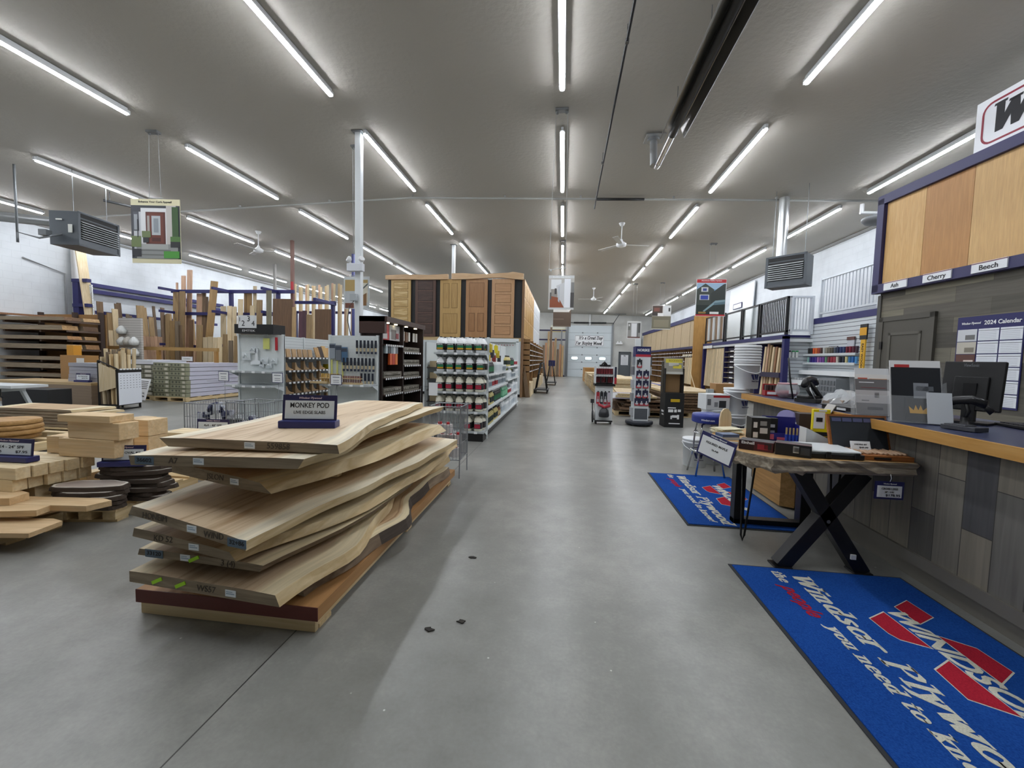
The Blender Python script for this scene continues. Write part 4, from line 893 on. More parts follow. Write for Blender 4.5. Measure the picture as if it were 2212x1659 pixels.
MB().bx(-.18, -.18, .05, .18, .15, .08).build('base', BLACK, t)
for sx in (-1, 1):
    for sy in (-1, 1): MB().cyl((.15*sx-.012, .14*sy, .03), (.15*sx+.012, .14*sy, .03), .03, 10).build('caster', BLACK, t)
MB().bx(-.17, -.15, .08, .17, .15, .8).build('lower_panel', plain('#dde1e3', .5), t)
MB().bx(-.21, -.2, .8, .21, .2, .83).bx(-.205, -.19, .83, .205, .19, .845).build('tray', BLACK, t)
MB().bx(-.2, -.02, .85, .2, .18, 1.2).bx(-.2, -.17, .85, -.18, .0, 1.2).bx(.17, -.17, .85, .19, 0, 1.2).bx(-.2, -.17, 1.02, .2, 0, 1.035).build('upper_rack', plain('#d8dcde', .5), t)
q = MB(); q2 = MB()
for i in range(7):
    x = -.16+.05*i
    for z in (1.05, .87): q.bx(x-.02, -.1, z, x+.02, -.02, z+.11)
    for z in (1.17, 1.0): q2.bx(x-.018, -.17, z, x+.018, -.165, z+.03)
q.build('red_packs', plain('#6a1620', .5, 0, .3), t); q2.build('price_tabs', PAPER, t)
MB().bx(.19, -.18, .85, .23, -.1, 1.2).build('side_sign', plain('#1f2338', .5), t)
MB().bx(.19, -.182, .85, .235, -.1, .98).build('side_sign_foot', plain('#b3202c', .5), t)
for i in range(4): carded(t, -.13+.075*i, -.151, .43, .06, .24, ['#a32430', '#1c1c22', '#20202a', '#c8c4cf'][i], ['#c23040', '#2a2a30', '#a32430', '#b03a48'][i])
MB().tube([(-.12, -.2, .42), (0, -.22, .36), (.12, -.2, .4)], .03, 8).build('red_webbing', plain('#a8323c', .6), t)
MB().lathe([(.02, .36), (.09, .3), (.11, .2), (.1, .16)], 14, (0, -.2, 0), 0).build('bagged_strap', plain('#2b2c30', .35), t)
for sx in (-.1, .02): MB().bx(sx, -.17, .86, sx+.03, -.12, .99).build('clamp', BLACK, t)
MB().bx(-.1, -.05, 1.2, .12, .1, 1.24).tube([(-.06, 0, 1.24), (0, .02, 1.3), (.05, 0, 1.24)], .015, 6).bx(-.03, -.1, 1.24, .03, 0, 1.28).build('top_clamp', BLACK, t)
MB().cyl((-.23, .0, .14), (-.2, .0, .14), .13, 18).tube([(-.21, .05, .14), (-.22, .08, .35), (-.22, .1, .45)], .012, 6).bx(-.26, .03, .42, -.19, .1, .5).build('spare_wheel', plain('#2f3032', .6), t)
t = thing('cardboard_display', 'black and yellow cardboard floor display with empty tan recess', 'display stand', (2.27, 8.72, 0), .05)
MB().bx(-.19, -.17, 0, .19, .17, .7).bx(-.19, .12, .7, .19, .17, 1.2).bx(-.19, -.1, .7, -.175, .15, 1.2).bx(.175, -.1, .7, .19, .15, 1.2).build('carton_body', plain('#17181a', .6), t)
MB().bx(-.175, .1, .7, .175, .121, 1.1).build('recess', CARD, t)
MB(Matrix.Translation((0, -.05, 1.08)) @ Matrix.Rotation(-.25, 4, 'X')).bx(-.19, -.01, 0, .19, .0, .34).build('header', plain('#8e8b80', .6), t)
MB(Matrix.Translation((0, -.05, 1.08)) @ Matrix.Rotation(-.25, 4, 'X')).bx(-.16, -.012, .24, .17, -.009, .32).bx(-.02, -.012, .12, .15, -.009, .2).build('yellow_print', plain('#c9bb3a', .6), t)
text('ROCKWATER', .05, plain('#8a7d1e', .5), t, (0, -.135+.0, 1.355), (1, 0, 0), (0, .25, 1), width=.28, bold=.03)
MB(Matrix.Translation((0, -.05, 1.08)) @ Matrix.Rotation(-.25, 4, 'X')).bx(-.1, -.012, .17, .1, -.009, .24).bx(-.19, -.012, .0, .19, -.009, .05).build('grey_print', plain('#bdbdb5', .6), t)
MB().bx(-.08, -.173, .52, .1, -.17, .58).build('yellow_label', plain('#c9a81c', .5), t)
q = MB()
for a in ((-.13, .39, .03, .41), (-.12, .31, -.02, .37), (.0, .31, .05, .37), (.07, .32, .13, .37), (-.07, .17, -.04, .24), (-.04, .2, .06, .25), (.06, .17, .1, .26), (-.1, .07, .12, .09)): q.bx(a[0], -.173, a[1], a[2], -.17, a[3])
q.bx(-.193, -.1, .3, -.19, .05, .34).bx(-.193, -.1, .24, -.19, .02, .27).build('white_print', PAPER, t)
MB().bx(-.196, .0, .7, -.19, .17, 1.34).build('camo_side', plain('#3a3428', .7, 0, .5), t)
# ================================================================ hanging posters
def poster(x, y, zt, w, h, rz, label, bg, shapes, title=None, tcol=INK, group='posters hung from the ceiling'):
    t = thing('hanging_poster', label, 'poster', (x, y, zt-h), rz, group)
    MB().bx(-w/2, -.006, 0, w/2, .006, h).build('board', plain(bg, .5), t)
    cols = []; q = MB()
    for s in shapes:
        c = s[0]
        if c not in cols: cols.append(c)
        k = cols.index(c); 
        pts = s[1] if isinstance(s[1], (list, tuple)) else [(s[1], s[2]), (s[3], s[2]), (s[3], s[4]), (s[1], s[4])]
        d = -.0065-.0004*(shapes.index(s)+1)
        q.add([(w*(u-.5), d, h*v) for u, v in pts], [list(range(len(pts)))], k)
    q.build('printed_picture', [plain(c, .45) for c in cols], t)
    if title: text(title, h*.04, tcol, t, (0, -.008, h*.955), width=w*.68, bold=.02)
    q = MB()
    for sx in (-.1, .1):
        q.cyl((sx*w*1.2, 0, h), (sx*.8, 0, zc(x)-zt+h-.03), .003, 5)
    q.tube([(-.13, 0, h+.02), (.13, 0, h+.02)], .006, 6).build('hanging_cord', plain('#9fa3a4', .4), t)
    MB().bx(-.1, -.05, zc(x)-zt+h-.035, .1, .05, zc(x)-zt+h).cyl((-.07, 0, zc(x)-zt+h-.06), (-.07, 0, zc(x)-zt+h-.03), .02, 8).cyl((.07, 0, zc(x)-zt+h-.06), (.07, 0, zc(x)-zt+h-.03), .02, 8).build('ceiling_mount', plain('#77797a', .5), t)
    return t
poster(-7.33, 6.6, 4.02, .88, 1.13, .12, 'hanging poster of a brown front door with stone steps and plants', '#ded8b4', [
    ('#3f4248', 0, .07, 1, .9), ('#c9ccd0', .05, .1, .92, .8), ('#e2e4e6', .2, .3, .72, .86), ('#c4c0bb', .72, .1, .92, .9), ('#50545c', .04, .5, .16, .8), ('#9da2a8', .06, .52, .13, .76),
    ('#5b2b22', .3, .3, .7, .8), ('#6e382b', .34, .32, .66, .78), ('#b9c0c4', .42, .44, .6, .74), ('#8d959c', .46, .48, .56, .7), ('#a9a29c', .33, .48, .38, .74), ('#4d231c', .42, .34, .6, .4),
    ('#8f9290', .1, .07, .95, .3), ('#a7aaa7', .2, .22, .75, .3), ('#6f7270', .15, .19, .8, .21), ('#70736f', .1, .12, .85, .14), ('#3d5a33', .84, .35, .97, .88), ('#547a3f', .8, .33, 1, .42), ('#2b2d30', .8, .25, 1, .34),
    ('#2b2d30', .24, .32, .36, .42), ('#6c7a50', .22, .4, .4, .5), ('#6d7c4e', 0, .25, .2, .42), ('#2e2f33', .02, .1, .2, .22), ('#4f9a3e', .66, .08, .98, .19), ('#26282c', .13, .4, .15, .68)], 'Enhance Your Curb Appeal!')
poster(-.12, 13.5, 4.07, .83, 1.1, 0.02, 'hanging poster of a white room with wood floor and white casings', '#c9cccc', [
    ('#b9b7b2', 0, .05, 1, .92), ('#dfe2e4', .1, .6, .5, .88), ('#8f8a84', .1, .35, .35, .6), ('#c6c8ca', [(.45, .1), (.62, .05), (.62, .8), (.3, .7)]), ('#e6e9ee', .62, .06, .86, .9), ('#8b4a2e', [(.06, .06), (.62, .06), (.4, .35), (.06, .4)]),
    ('#3c3a3a', .24, .45, .32, .62), ('#b4bac2', [(.38, .25), (.44, .2), (.44, .7), (.38, .66)]), ('#474544', .86, .06, 1, .5), ('#7b7b7a', .88, .5, 1, .8), ('#5c5a58', .06, .3, .12, .5)], 'Moulding Adds Quality', WHITE)
poster(-.1, 19.8, 4.05, .85, 1.12, 0, 'hanging poster of a dark plank floor behind the white room poster', '#6a5a4c', [('#d4d4d0', 0, .62, .9, 1), ('#5a4a3d', 0, .05, 1, .6), ('#e8e8e6', [(.2, .95), (.9, .65), (1, .75), (1, .85), (.4, 1)]), ('#78685a', 0, .3, .6, .34)])
poster(4.53, 13.5, 3.95, .9, 1.15, .03, 'hanging poster of a dark house with railing and red borders', '#d4d6d6', [
    ('#b51f27', .01, .9, .99, .99), ('#b51f27', .01, .01, .99, .05), ('#6f93b5', .02, .05, .98, .89), ('#97b5cf', .02, .72, .98, .89), ('#3b423c', [(.02, .3), (.6, .3), (.6, .72), (.3, .88), (.02, .72)]), ('#2f3531', [(.5, .3), (.98, .3), (.98, .88), (.9, .86), (.5, .62)]),
    ('#c9cdd0', .17, .66, .4, .78), ('#39498a', .22, .68, .35, .75), ('#c9cdd0', .12, .44, .44, .58), ('#2f43a0', .15, .45, .41, .56), ('#1f2a24', .02, .05, .98, .3), ('#7f99a0', [(.25, .14), (.65, .42), (.98, .45), (.98, .4), (.68, .36), (.3, .12)]), ('#56707a', [(.6, .3), (.98, .33), (.98, .4), (.62, .36)]),
    ('#93763a', .1, .07, .35, .12), ('#e2e4e2', .48, .06, .78, .12)], 'Aluminum Railing System', WHITE)
poster(4.52, 19.9, 3.99, .86, 1.12, .02, 'hanging poster of a dining room with greenish flooring', '#cfcfca', [('#6f6a58', 0, .03, 1, .55), ('#857f6a', .1, .1, .9, .4), ('#4b3b34', .02, .68, .55, .98), ('#7a4c40', .1, .75, .4, .9), ('#d8dadb', .6, .6, .98, .98), ('#e7e7e6', .3, .55, .6, .68), ('#2d2b2b', .86, .75, .95, .9), ('#3c3633', .0, .56, .3, .7)])
poster(3.38, 20.4, 3.28, .66, .84, .02, 'hanging poster of a white interior door', '#d6d8d8', [('#8f8f8e', .05, .05, .95, .92), ('#c9ccd0', .3, .1, .72, .9), ('#dfe2e6', .35, .12, .66, .86), ('#4c4e4e', .72, .12, .78, .88), ('#4a4c4b', .8, .35, .95, .9), ('#6c6f6c', .07, .5, .25, .9), ('#cfd1d0', .1, .72, .2, .84), ('#5e3c36', .05, .05, .95, .12)])
poster(-4.02, 7.55, 2.84, .52, .62, 0, 'poster of a staircase hung behind the tall white post', '#cdd2d2', [('#b49a62', .05, .55, .95, .9), ('#d9d4c2', .5, .2, .95, .8), ('#8f6a44', [(.6, .1), (.9, .1), (.9, .5), (.7, .4)]), ('#6f4436', .05, .02, .4, .18), ('#b9bec0', .05, .2, .45, .55), ('#5a6062', [(.4, .4), (.95, .8), (.95, .75), (.45, .36)])])
t = thing('empty_poster_hanger', 'empty poster hanger with two long cords over the aisle', 'hanger', (-.13, 6.56, 2.75))
MB().cyl((-.13, 0, 0), (-.09, 0, 2.4), .0025, 5).cyl((.13, 0, 0), (.09, 0, 2.4), .0025, 5).build('cord', plain('#b5b9ba', .4), t)
MB().tube([(-.14, 0, -.01), (.14, 0, .02)], .006, 6).lathe([(.001, -.04), (.014, -.03), (.014, -.015), (.001, -.005)], 8, (-.1, 0, 0)).build('bar', WHITE, t)
MB().bx(-.1, -.05, 2.405, .1, .05, 2.435).cyl((-.07, 0, 2.37), (-.07, 0, 2.41), .02, 8).cyl((.07, 0, 2.37), (.07, 0, 2.41), .02, 8).build('ceiling_mount', plain('#77797a', .5), t)
# ================================================================ white gondola shelving and jugs
def pegboard():
    m, nt, N, L, b = nodes('pegboard')
    tc = N.new('ShaderNodeTexCoord'); mp = N.new('ShaderNodeMapping'); mp.inputs['Scale'].default_value = (40, 40, 40); L.new(tc.outputs['Object'], mp.inputs[0])
    fr = N.new('ShaderNodeVectorMath'); fr.operation = 'FRACTION'; L.new(mp.outputs[0], fr.inputs[0])
    sb = N.new('ShaderNodeVectorMath'); sb.operation = 'SUBTRACT'; sb.inputs[1].default_value = (.5, .5, .5); L.new(fr.outputs[0], sb.inputs[0])
    sx = N.new('ShaderNodeSeparateXYZ'); L.new(sb.outputs[0], sx.inputs[0])
    cm = N.new('ShaderNodeCombineXYZ'); L.new(sx.outputs[0], cm.inputs[0]); L.new(sx.outputs[2], cm.inputs[1])
    ln = N.new('ShaderNodeVectorMath'); ln.operation = 'LENGTH'; L.new(cm.outputs[0], ln.inputs[0])
    lt = N.new('ShaderNodeMath'); lt.operation = 'LESS_THAN'; lt.inputs[1].default_value = .2; L.new(ln.outputs['Value'], lt.inputs[0])
    mx = N.new('ShaderNodeMix'); mx.data_type = 'RGBA'; mx.inputs[6].default_value = lin('#d9dfdf'); mx.inputs[7].default_value = lin('#7c8486'); L.new(lt.outputs[0], mx.inputs[0])
    L.new(mx.outputs[2], b.inputs['Base Color']); b.inputs['Roughness'].default_value = .5
    return m
def slatted(h, h2, step, name='slatwall'):
    m, nt, N, L, b = nodes(name)
    tc = N.new('ShaderNodeTexCoord'); sx = N.new('ShaderNodeSeparateXYZ'); L.new(tc.outputs['Object'], sx.inputs[0])
    p = N.new('ShaderNodeMath'); p.operation = 'MULTIPLY'; p.inputs[1].default_value = 1/step; L.new(sx.outputs[2], p.inputs[0])
    q = N.new('ShaderNodeMath'); q.operation = 'FRACT'; L.new(p.outputs[0], q.inputs[0])
    t = N.new('ShaderNodeMath'); t.operation = 'LESS_THAN'; t.inputs[1].default_value = .13; L.new(q.outputs[0], t.inputs[0])
    mx = N.new('ShaderNodeMix'); mx.data_type = 'RGBA'; mx.inputs[6].default_value = lin(h); mx.inputs[7].default_value = lin(h2); L.new(t.outputs[0], mx.inputs[0])
    L.new(mx.outputs[2], b.inputs['Base Color']); b.inputs['Roughness'].default_value = .4
    return m
PEG = pegboard(); SHELFW = plain('#dbe0e1', .45)
def tabs(q, x0, x1, y, z, n, m=0, axis='x', k=.5):
    for i in range(n):
        a = x0+(x1-x0)*(i+.5)/n; h = (x1-x0)/n*k/2
        if axis == 'x': q.bx(a-h, y-.004, z-.022, a+h, y-.001, z+.012, m)
        else: q.bx(y+.001, a-h, z-.022, y+.004, a+h, z+.012, m)
def endcap(name, label, x0, x1, yf, yb, top, shelves, basez=.16, base=True):
    t = thing(name, label, 'shelf unit')
    MB().bx(x0, yb, .0, x1, yb+.02, top-.01).build('back_panel', PEG, t)
    for x in (x0, x1-.035): MB().bx(x, yb-.02, 0, x+.035, yb+.03, top).build('upright', GREYW, t)
    if base:
        MB().bx(x0+.02, yf+.02, 0, x1-.02, yb, basez-.03).build('kick_base', BLACK, t)
        shelves = [basez]+list(shelves)
    for z in shelves:
        s = MB().bx(x0+.005, yf, z-.03, x1-.005, yb, z).build('shelf', plain('#b0b6b8', .45), t)
        q = MB(); tabs(q, x0+.1, x1-.05, yf, z-.013, 4, 0, 'x', .3); q.build('price_tag', PAPER, s)
        q = MB()
        for x in (x0+.0, x1-.012): q.add([(x, yf+.1, z-.03), (x, yb, z-.03), (x, yb, z-.12), (x+.01, yf+.1, z-.03), (x+.01, yb, z-.03), (x+.01, yb, z-.12)], [(0, 1, 2), (5, 4, 3), (0, 2, 5, 3), (0, 3, 4, 1), (1, 4, 5, 2)])
        q.build('shelf_bracket', GREYW, s)
    return t
endcap('endcap_shelf', 'white end shelf holding rows of jugs beside the main aisle', -2.02, -1.19, 6.2, 6.5, 1.655, [.47, .78, 1.09, 1.395])
def jug(kind):
    white = plain('#f4f6f7', .35) if kind == 'green' else plain('#efebd8', .35)
    t = thing('wood_filler_jug', 'jug', 'jug')
    q = MB().lathe([(.05, 0), (.06, .006), (.062, .15), (.055, .175), (.03, .215), (.022, .225), (.022, .235)], 16, (0, 0, 0), 0, .75)
    q.tube([(-.02, -.052, .165), (-.048, -.03, .185), (-.03, -.02, .222), (-.012, -.01, .232)], .011, 7)
    q.build('body', white, t)
    MB().cyl((.0, 0, .232), (0, 0, .25), .02, 12).build('cap', plain('#26282a', .5), t)
    L_ = MB().lathe([(.0635, .04), (.0645, .042), (.0645, .138), (.0635, .14)], 16, (0, 0, 0), 0, .75).build('label', plain('#17181a', .5), t)
    c1, c2 = ('#1f7a52', '#c79a24') if kind == 'green' else ('#a3243c', '#b02a42')
    MB().bx(-.045, -.0665, .075, .05, -.064, .11).build('label_band', plain(c1, .5), L_)
    MB().bx(-.045, -.0665, .05, .05, -.064, .073).build('label_stripe', plain(c2, .5), L_)
    text('EVERTITE', .022, PAPER, L_, (0, -.0665, .124), width=.085, bold=.03)
    return t
jg, jr = jug('green'), jug('red')
first = {'green': True, 'red': True}
for li, (z, nm) in enumerate([(1.395, 'top'), (1.09, 'second'), (.78, 'third'), (.47, 'fourth'), (.16, 'bottom')]):
    kind = 'green' if li < 2 else 'red'; src = jg if kind == 'green' else jr
    for row, y in ((0, 6.29), (1, 6.43)):
        for i in range(5):
            if li == 4 and i < 3: continue
            x = -1.93+.158*i+(.025 if row else 0)+R.uniform(-.006, .006)
            lab = '%s labelled jug, %s from the left in the %s row of the %s jug shelf' % (kind, nth(i), 'front' if row == 0 else 'back', nm)
            rz = R.uniform(-.25, .25)
            if first[kind]: first[kind] = False; o = src; o.location = (x, y, z); o.rotation_euler.z = rz; o['label'] = lab; o['group'] = kind+' labelled jugs'
            else: dup(src, (x, y, z), rz, lab, kind+' labelled jugs')
t = thing('aisle_shelf', 'long white shelf run of cleaners and bottles facing the main aisle', 'shelf unit')
MB().bx(-1.6, 6.56, .0, -1.58, 11.2, 1.65).build('back_panel', PEG, t)
for y in (6.56, 7.75, 8.95, 10.15): MB().bx(-1.62, y, 0, -1.56, y+.03, 1.655).build('upright', GREYW, t)
MB().bx(-1.6, 6.58, 0, -1.24, 11.2, .13).build('kick_base', BLACK, t)
LV = [(.16, 6.58, 11.2), (.5, 6.58, 11.2), (.8, 6.58, 8.95), (1.05, 6.58, 8.95), (.85, 8.97, 11.2), (1.15, 8.97, 11.2)]
for z, y0, y1 in LV:
    s = MB().bx(-1.6, y0, z-.025, -1.2, y1, z).build('shelf', plain('#d3d9db', .45), t)
    q = MB(); tabs(q, y0, y1, -1.2, z-.01, int((y1-y0)/.14), 0, 'y', .6); q.build('price_tag', PAPER, s)
# bottles, cans and cartons on the run
def bottle(c, cap, h=.2, r=.035, nm='bottle', lab=None):
    t = thing(nm, 'x', 'bottle')
    MB().lathe([(r*.92, 0), (r, .004), (r, h*.62), (r*.8, h*.74), (r*.35, h*.84), (r*.35, h*.9)], 12).build('body', plain(c, .3), t)
    MB().cyl((0, 0, h*.88), (0, 0, h), r*.4, 10).build('cap', plain(cap, .4), t)
    if lab: MB().lathe([(r*1.01, h*.15), (r*1.02, h*.55)], 12).build('label', plain(lab, .5), t)
    return t
def can(c, c2, h=.14, r=.05):
    t = thing('can', 'x', 'can')
    MB().lathe([(r*.95, 0), (r, .005), (r, h-.006), (r*.93, h)], 14).build('body', plain(c, .35), t)
    MB().lathe([(r*1.008, h*.2), (r*1.008, h*.75)], 14).build('label', plain(c2, .5), t)
    return t
protos = [('yellow oil bottle', bottle('#cfc07a', '#222222', .24, .045, 'bottle', '#1f2d2a')), ('white spray bottle', bottle('#e4e8ea', '#d0d4d6', .26, .045, 'bottle', '#b9c4cc')), ('dark bottle', bottle('#2b2a2c', '#c9c9c9', .22, .035, 'bottle', '#2f6f4c')),
          ('grey can', can('#c9ced0', '#7f8b94')), ('red labelled can', can('#d0d4d6', '#a33038')), ('white tub', can('#e6eaec', '#cfd6da', .2, .07)), ('green bottle', bottle('#4d9a72', '#e0e0e0', .24, .05, 'bottle', '#7fc09a')), ('amber bottle', bottle('#7a4a22', '#1d1d1d', .2, .035, 'bottle', '#c9b27a'))]
used = set()
def place(pi, loc, lab, grp, rz=0):
    nm, p = protos[pi]
    if pi not in used:
        used.add(pi); p.location = loc; p['label'] = lab; p['group'] = grp; p.rotation_euler.z = rz; return p
    return dup(p, loc, rz, lab, grp)
seqs = {0: [0, 0, 0, 7, 1, 5, 5, 1, 1, 5], 1: [7, 0, 2, 2, 6, 6, 4, 5, 1, 5], 2: [3, 4, 3, 3], 3: [2, 5, 3], 4: [5, 1, 3, 5], 5: [0, 2, 4]}
snm = ['bottom shelf', 'second shelf', 'near third shelf', 'near upper shelf', 'far third shelf', 'far upper shelf']
for si, (z, y0, y1) in enumerate(LV):
    y = y0+.1; k = 0; cnt = {}
    while y < y1-.08:
        pi = seqs[si][int((y-y0)/(y1-y0)*len(seqs[si]))]
        if k % 7 != 6:
            cnt[pi] = cnt.get(pi, 0)+1
            place(pi, (-1.28, y, z), '%s, %s of its kind on the aisle run %s' % (protos[pi][0], nth(cnt[pi]-1), snm[si]), '%ss on the aisle shelf run' % protos[pi][0])
        y += .13 if pi not in (5,) else .17; k += 1
CLR = ['#c9b23a', '#c46a3a', '#3c3f46', '#d8d27a', '#8f3434', '#c8d0d4', '#e3d231', '#4a5a6a']
for i in range(20):
    y = 6.7+.11*i; z = 1.18+.1*(i % 3)
    if y > 8.9: z += .12
    o = MB().bx(-.04, -.035, 0, .03, .035, .15).bx(-.02, -.01, .15, .0, .01, .17).build('hanging_pack', plain(CLR[i % 8], .4)); o.location = (-1.36-.05*(i % 2), y, z+.05)
    tag(o, 'small hanging pack, %s from the near end of the aisle shelf run pegs' % nth(i), 'package', 'packs on the aisle shelf run pegs')
MB()
t = thing('tall_end_bay', 'tall white shelf bay facing the camera at the end of the aisle run', 'shelf unit')
MB().bx(-2.05, 11.3, 0, -1.27, 11.33, 1.8).build('back_panel', plain('#cfd6d4', .5), t)
MB().bx(-2.05, 11.22, 1.78, -1.24, 11.36, 1.88).build('header', GREYW, t)
MB().bx(-1.3, 11.22, 0, -1.24, 11.36, 1.8).build('upright', GREYW, t)
for z in (.95, 1.2): MB().bx(-2.0, 11.21, z-.02, -1.3, 11.3, z).build('shelf', SHELFW, t)
q = MB()
for i in range(8): q.cyl((-1.95+.08*i, 11.22, 1.7), (-1.95+.08*i, 11.3, 1.7), .012, 6)
q.build('peg_hook', plain('#a54a5a', .4), t)
o = MB().bx(-.14, -.08, 0, .14, .0, .09).build('yellow_sponge_pack', plain('#dcdc2a', .5)); o.location = (-1.55, 11.29, .955); tag(o, 'bright yellow pack on the tall end bay', 'package')
t = thing('price_card', 'white price card on a wire in front of the jug shelf', 'sign', (-2.05, 6.08, .0))
MB().tube([(.0, 0, .86), (-.12, -.02, .86), (-.12, -.02, .45), (-.12, .13, .45)], .005, 5).build('wire', STEEL, t)
MB().bx(0.0, -.004, .72, .14, .0, .92).build('card', PAPER, t)
# ---- pegboard brush end (second unit)
endcap('endcap_shelf', 'white pegboard end shelf of brushes and dowel pegs', -4.02, -3.12, 6.3, 6.6, 1.66, [.83], .14)
def brush():
    t = thing('paint_brush', 'x', 'brush', (0, 0, 0), 0, 'brushes on the pegboard')
    MB().bx(-.016, -.008, .1, .016, .008, .23).build('sleeve', plain('#1c2230', .4), t)
    MB().bx(-.013, -.007, .03, .013, .007, .11).build('window', plain('#b7a98a', .5), t)
    MB().bx(-.016, -.008, 0, .016, .008, .04).build('tip', plain('#2a3146', .4), t)
    return t
b0 = None
for r, (z, x0, n) in enumerate([(1.34, -3.48, 6), (1.04, -3.72, 9), (.78, -3.4, 4)]):
    for i in range(n):
        lab = 'paint brush in dark sleeve, %s from the left in the %s row of the pegboard' % (nth(i), ['top', 'middle', 'bottom'][r])
        loc = (x0+.067*i, 6.55, z)
        if b0 is None: b0 = brush(); b0['label'] = lab; b0.location = loc
        else: dup(b0, loc, 0, lab)
q = MB()
for i in range(3):
    o = MB().bx(-.05, -.01, 0, .05, .01, .26).bx(-.05, -.012, .18, .05, -.01, .24, 1).build('scraper_pack', [plain(['#8e97a0', '#6a7078', '#4a6a8a'][i], .4), plain('#3a4250', .5)]); o.location = (-3.93+.11*i, 6.56, 1.25-.03*i)
    tag(o, '%s blister pack from the left at the pegboard top' % ['first grey', 'second grey', 'third blue'][i], 'package')
for i in range(3):
    o = MB().bx(-.012, -.008, 0, .012, .008, .36).build('yellow_sleeve', plain('#c8c97a', .5)); o.location = (-3.95+.1*i, 6.57, .87+.03*i)
    tag(o, 'thin yellow tube pack, %s from the left on the pegboard' % nth(i), 'package', 'yellow tubes on the pegboard')
for i, (x, c, cc, lab) in enumerate([(-3.86, '#c9a24a', '#a9762c', 'tray of gold dowel pegs on the pegboard end shelf'), (-3.48, '#7a3f2a', '#6a3422', 'tray of brown dowel pegs on the pegboard end shelf')]):
    t = thing('dowel_tray', lab, 'tray', (x, 6.36, .83))
    MB().bx(-.16, -.05, 0, .18, .05, .03).bx(-.16, -.05, .09, .18, .05, .1).build('rack', PINE_X, t)
    q = MB()
    for k in range(11): q.cyl((-.14+.03*k, 0, .03), (-.14+.03*k, 0, .17-.03*i), .01, 8)
    q.build('pegs', plain(c, .5), t)
o = tag(MB().bx(-4.16, 6.27, .834, -3.86, 6.31, .87).build('wood_strip', PINE_X), 'flat wood sample strip on the pegboard shelf lip', 'strip')
# ---- brown hardware display
t = thing('hardware_display', 'tall dark brown lit display of cabinet handles on grey trays', 'display cabinet')
BRN = plain('#3d2822', .45); BRN2 = plain('#2b1d19', .5)
MB().bx(-3.46, 6.66, 0, -3.38, 8.5, 1.92).bx(-3.4, 6.66, 0, -3.08, 6.69, 1.92).bx(-3.4, 8.47, 0, -3.0, 8.5, 1.92).bx(-3.4, 7.5, 0, -3.05, 7.54, 1.92).build('cabinet_body', BRN2, t)
MB().bx(-3.48, 6.62, 1.7, -3.02, 6.7, 1.99).bx(-3.48, 6.62, 1.9, -2.98, 8.55, 1.99).build('crown', BRN, t)
for i, y in enumerate((6.85, 7.2, 7.7, 8.2)):
    h = MB().cyl((-3.07, y, 1.885), (-3.07, y, 1.9), .03, 10).build('downlight', emit('#fff0c8', 9, 'warm_lamp'), t)
MB().bx(-3.13, 6.72, 1.6, -3.11, 7.0, 1.88).bx(-3.13, 7.02, 1.6, -3.11, 7.48, 1.88, 1).bx(-3.108, 7.1, 1.62, -3.106, 7.3, 1.8, 2).bx(-3.108, 7.28, 1.64, -3.106, 7.42, 1.74, 3).bx(-3.108, 6.74, 1.62, -3.106, 6.92, 1.72, 1).build('header_picture', [plain('#b03a3a', .5), plain('#b9b6b4', .5), plain('#77706c', .5), plain('#8e4a4a', .5)], t)
q = MB()
for y in (7.66, 7.95, 8.2, 8.36): q.bx(-3.12, y-.04, 1.62, -3.1, y+.04, 1.8)
q.build('sample_card', plain('#cfcbc4', .5), t)
MB().bx(-3.14, 7.78, 1.6, -3.11, 7.9, 1.8).build('bronze_sample', plain('#6b4a32', .4), t)
for bay, (y0, y1, zs) in enumerate([(6.7, 7.5, [.34, .64, .93, 1.52]), (7.54, 8.47, [.62, .9, 1.15, 1.4])]):
    for z in zs:
        s = MB().bx(-3.38, y0, z-.02, -3.04, y1, z).build('shelf', BRN, t)
        q = MB(); tabs(q, y0, y1, -3.04, z-.012, 9, 0, 'y', .5); q.build('price_tag', PAPER, s)
        if z < 1.5:
            q = MB(); q.bx(-3.3, y0+.02, z, -3.07, y1-.02, z+.1)
            rr = random.Random(int(z*100)+bay)
            for i in range(26): yy = y0+.04+(y1-y0-.1)*i/26; q.tube([(-3.07, yy, z+.03), (-3.055, yy, z+.05+rr.uniform(0, .03)), (-3.07, yy+.015, z+.09)], .005, 4)
            q.build('handle_tray', plain('#8b867b', .5, .1, .45), s)
for i in range(3):
    o = MB().bx(-.02, -.05, 0, .02, .05, .2).build('orange_pack', plain(['#c9572a', '#b3402c', '#d0702e'][i], .35)); o.location = (-3.08, 6.98+.12*i, 1.16); tag(o, 'orange hanging pack, %s along the brown hardware display' % nth(i), 'package', 'orange packs on the brown display')
for i in range(5):
    o = MB().bx(-.02, -.045, 0, .02, .045, .14).build('small_pack', plain(['#9ca7aa', '#3b3e42', '#8a9296', '#c2c6c8', '#6d7377'][i], .35)); o.location = (-3.08, 6.8+.11*i, 1.36); tag(o, 'grey hanging pack, %s along the brown hardware display' % nth(i), 'package', 'grey packs on the brown display')
t = thing('tan_bin_shelf', 'white shelf of long tan bins behind the jug shelf', 'shelf unit')
MB().bx(-3.0, 8.6, 0, -2.96, 11, 1.65).build('back_panel', plain('#c3cacc', .5), t)
for z in (.35, .6, .85, 1.1):
    s = MB().bx(-2.96, 8.62, z-.02, -2.6, 11, z).build('shelf', plain('#5a5350', .5), t)
    MB().bx(-2.9, 8.65, z, -2.62, 10.9, z+.13).build('bin', plain('#b7a684', .6, 0, .1), s)
    q = MB(); tabs(q, 8.65, 10.9, -2.6, z-.01, 16, 0, 'y', .5); q.build('price_tag', PAPER, s)
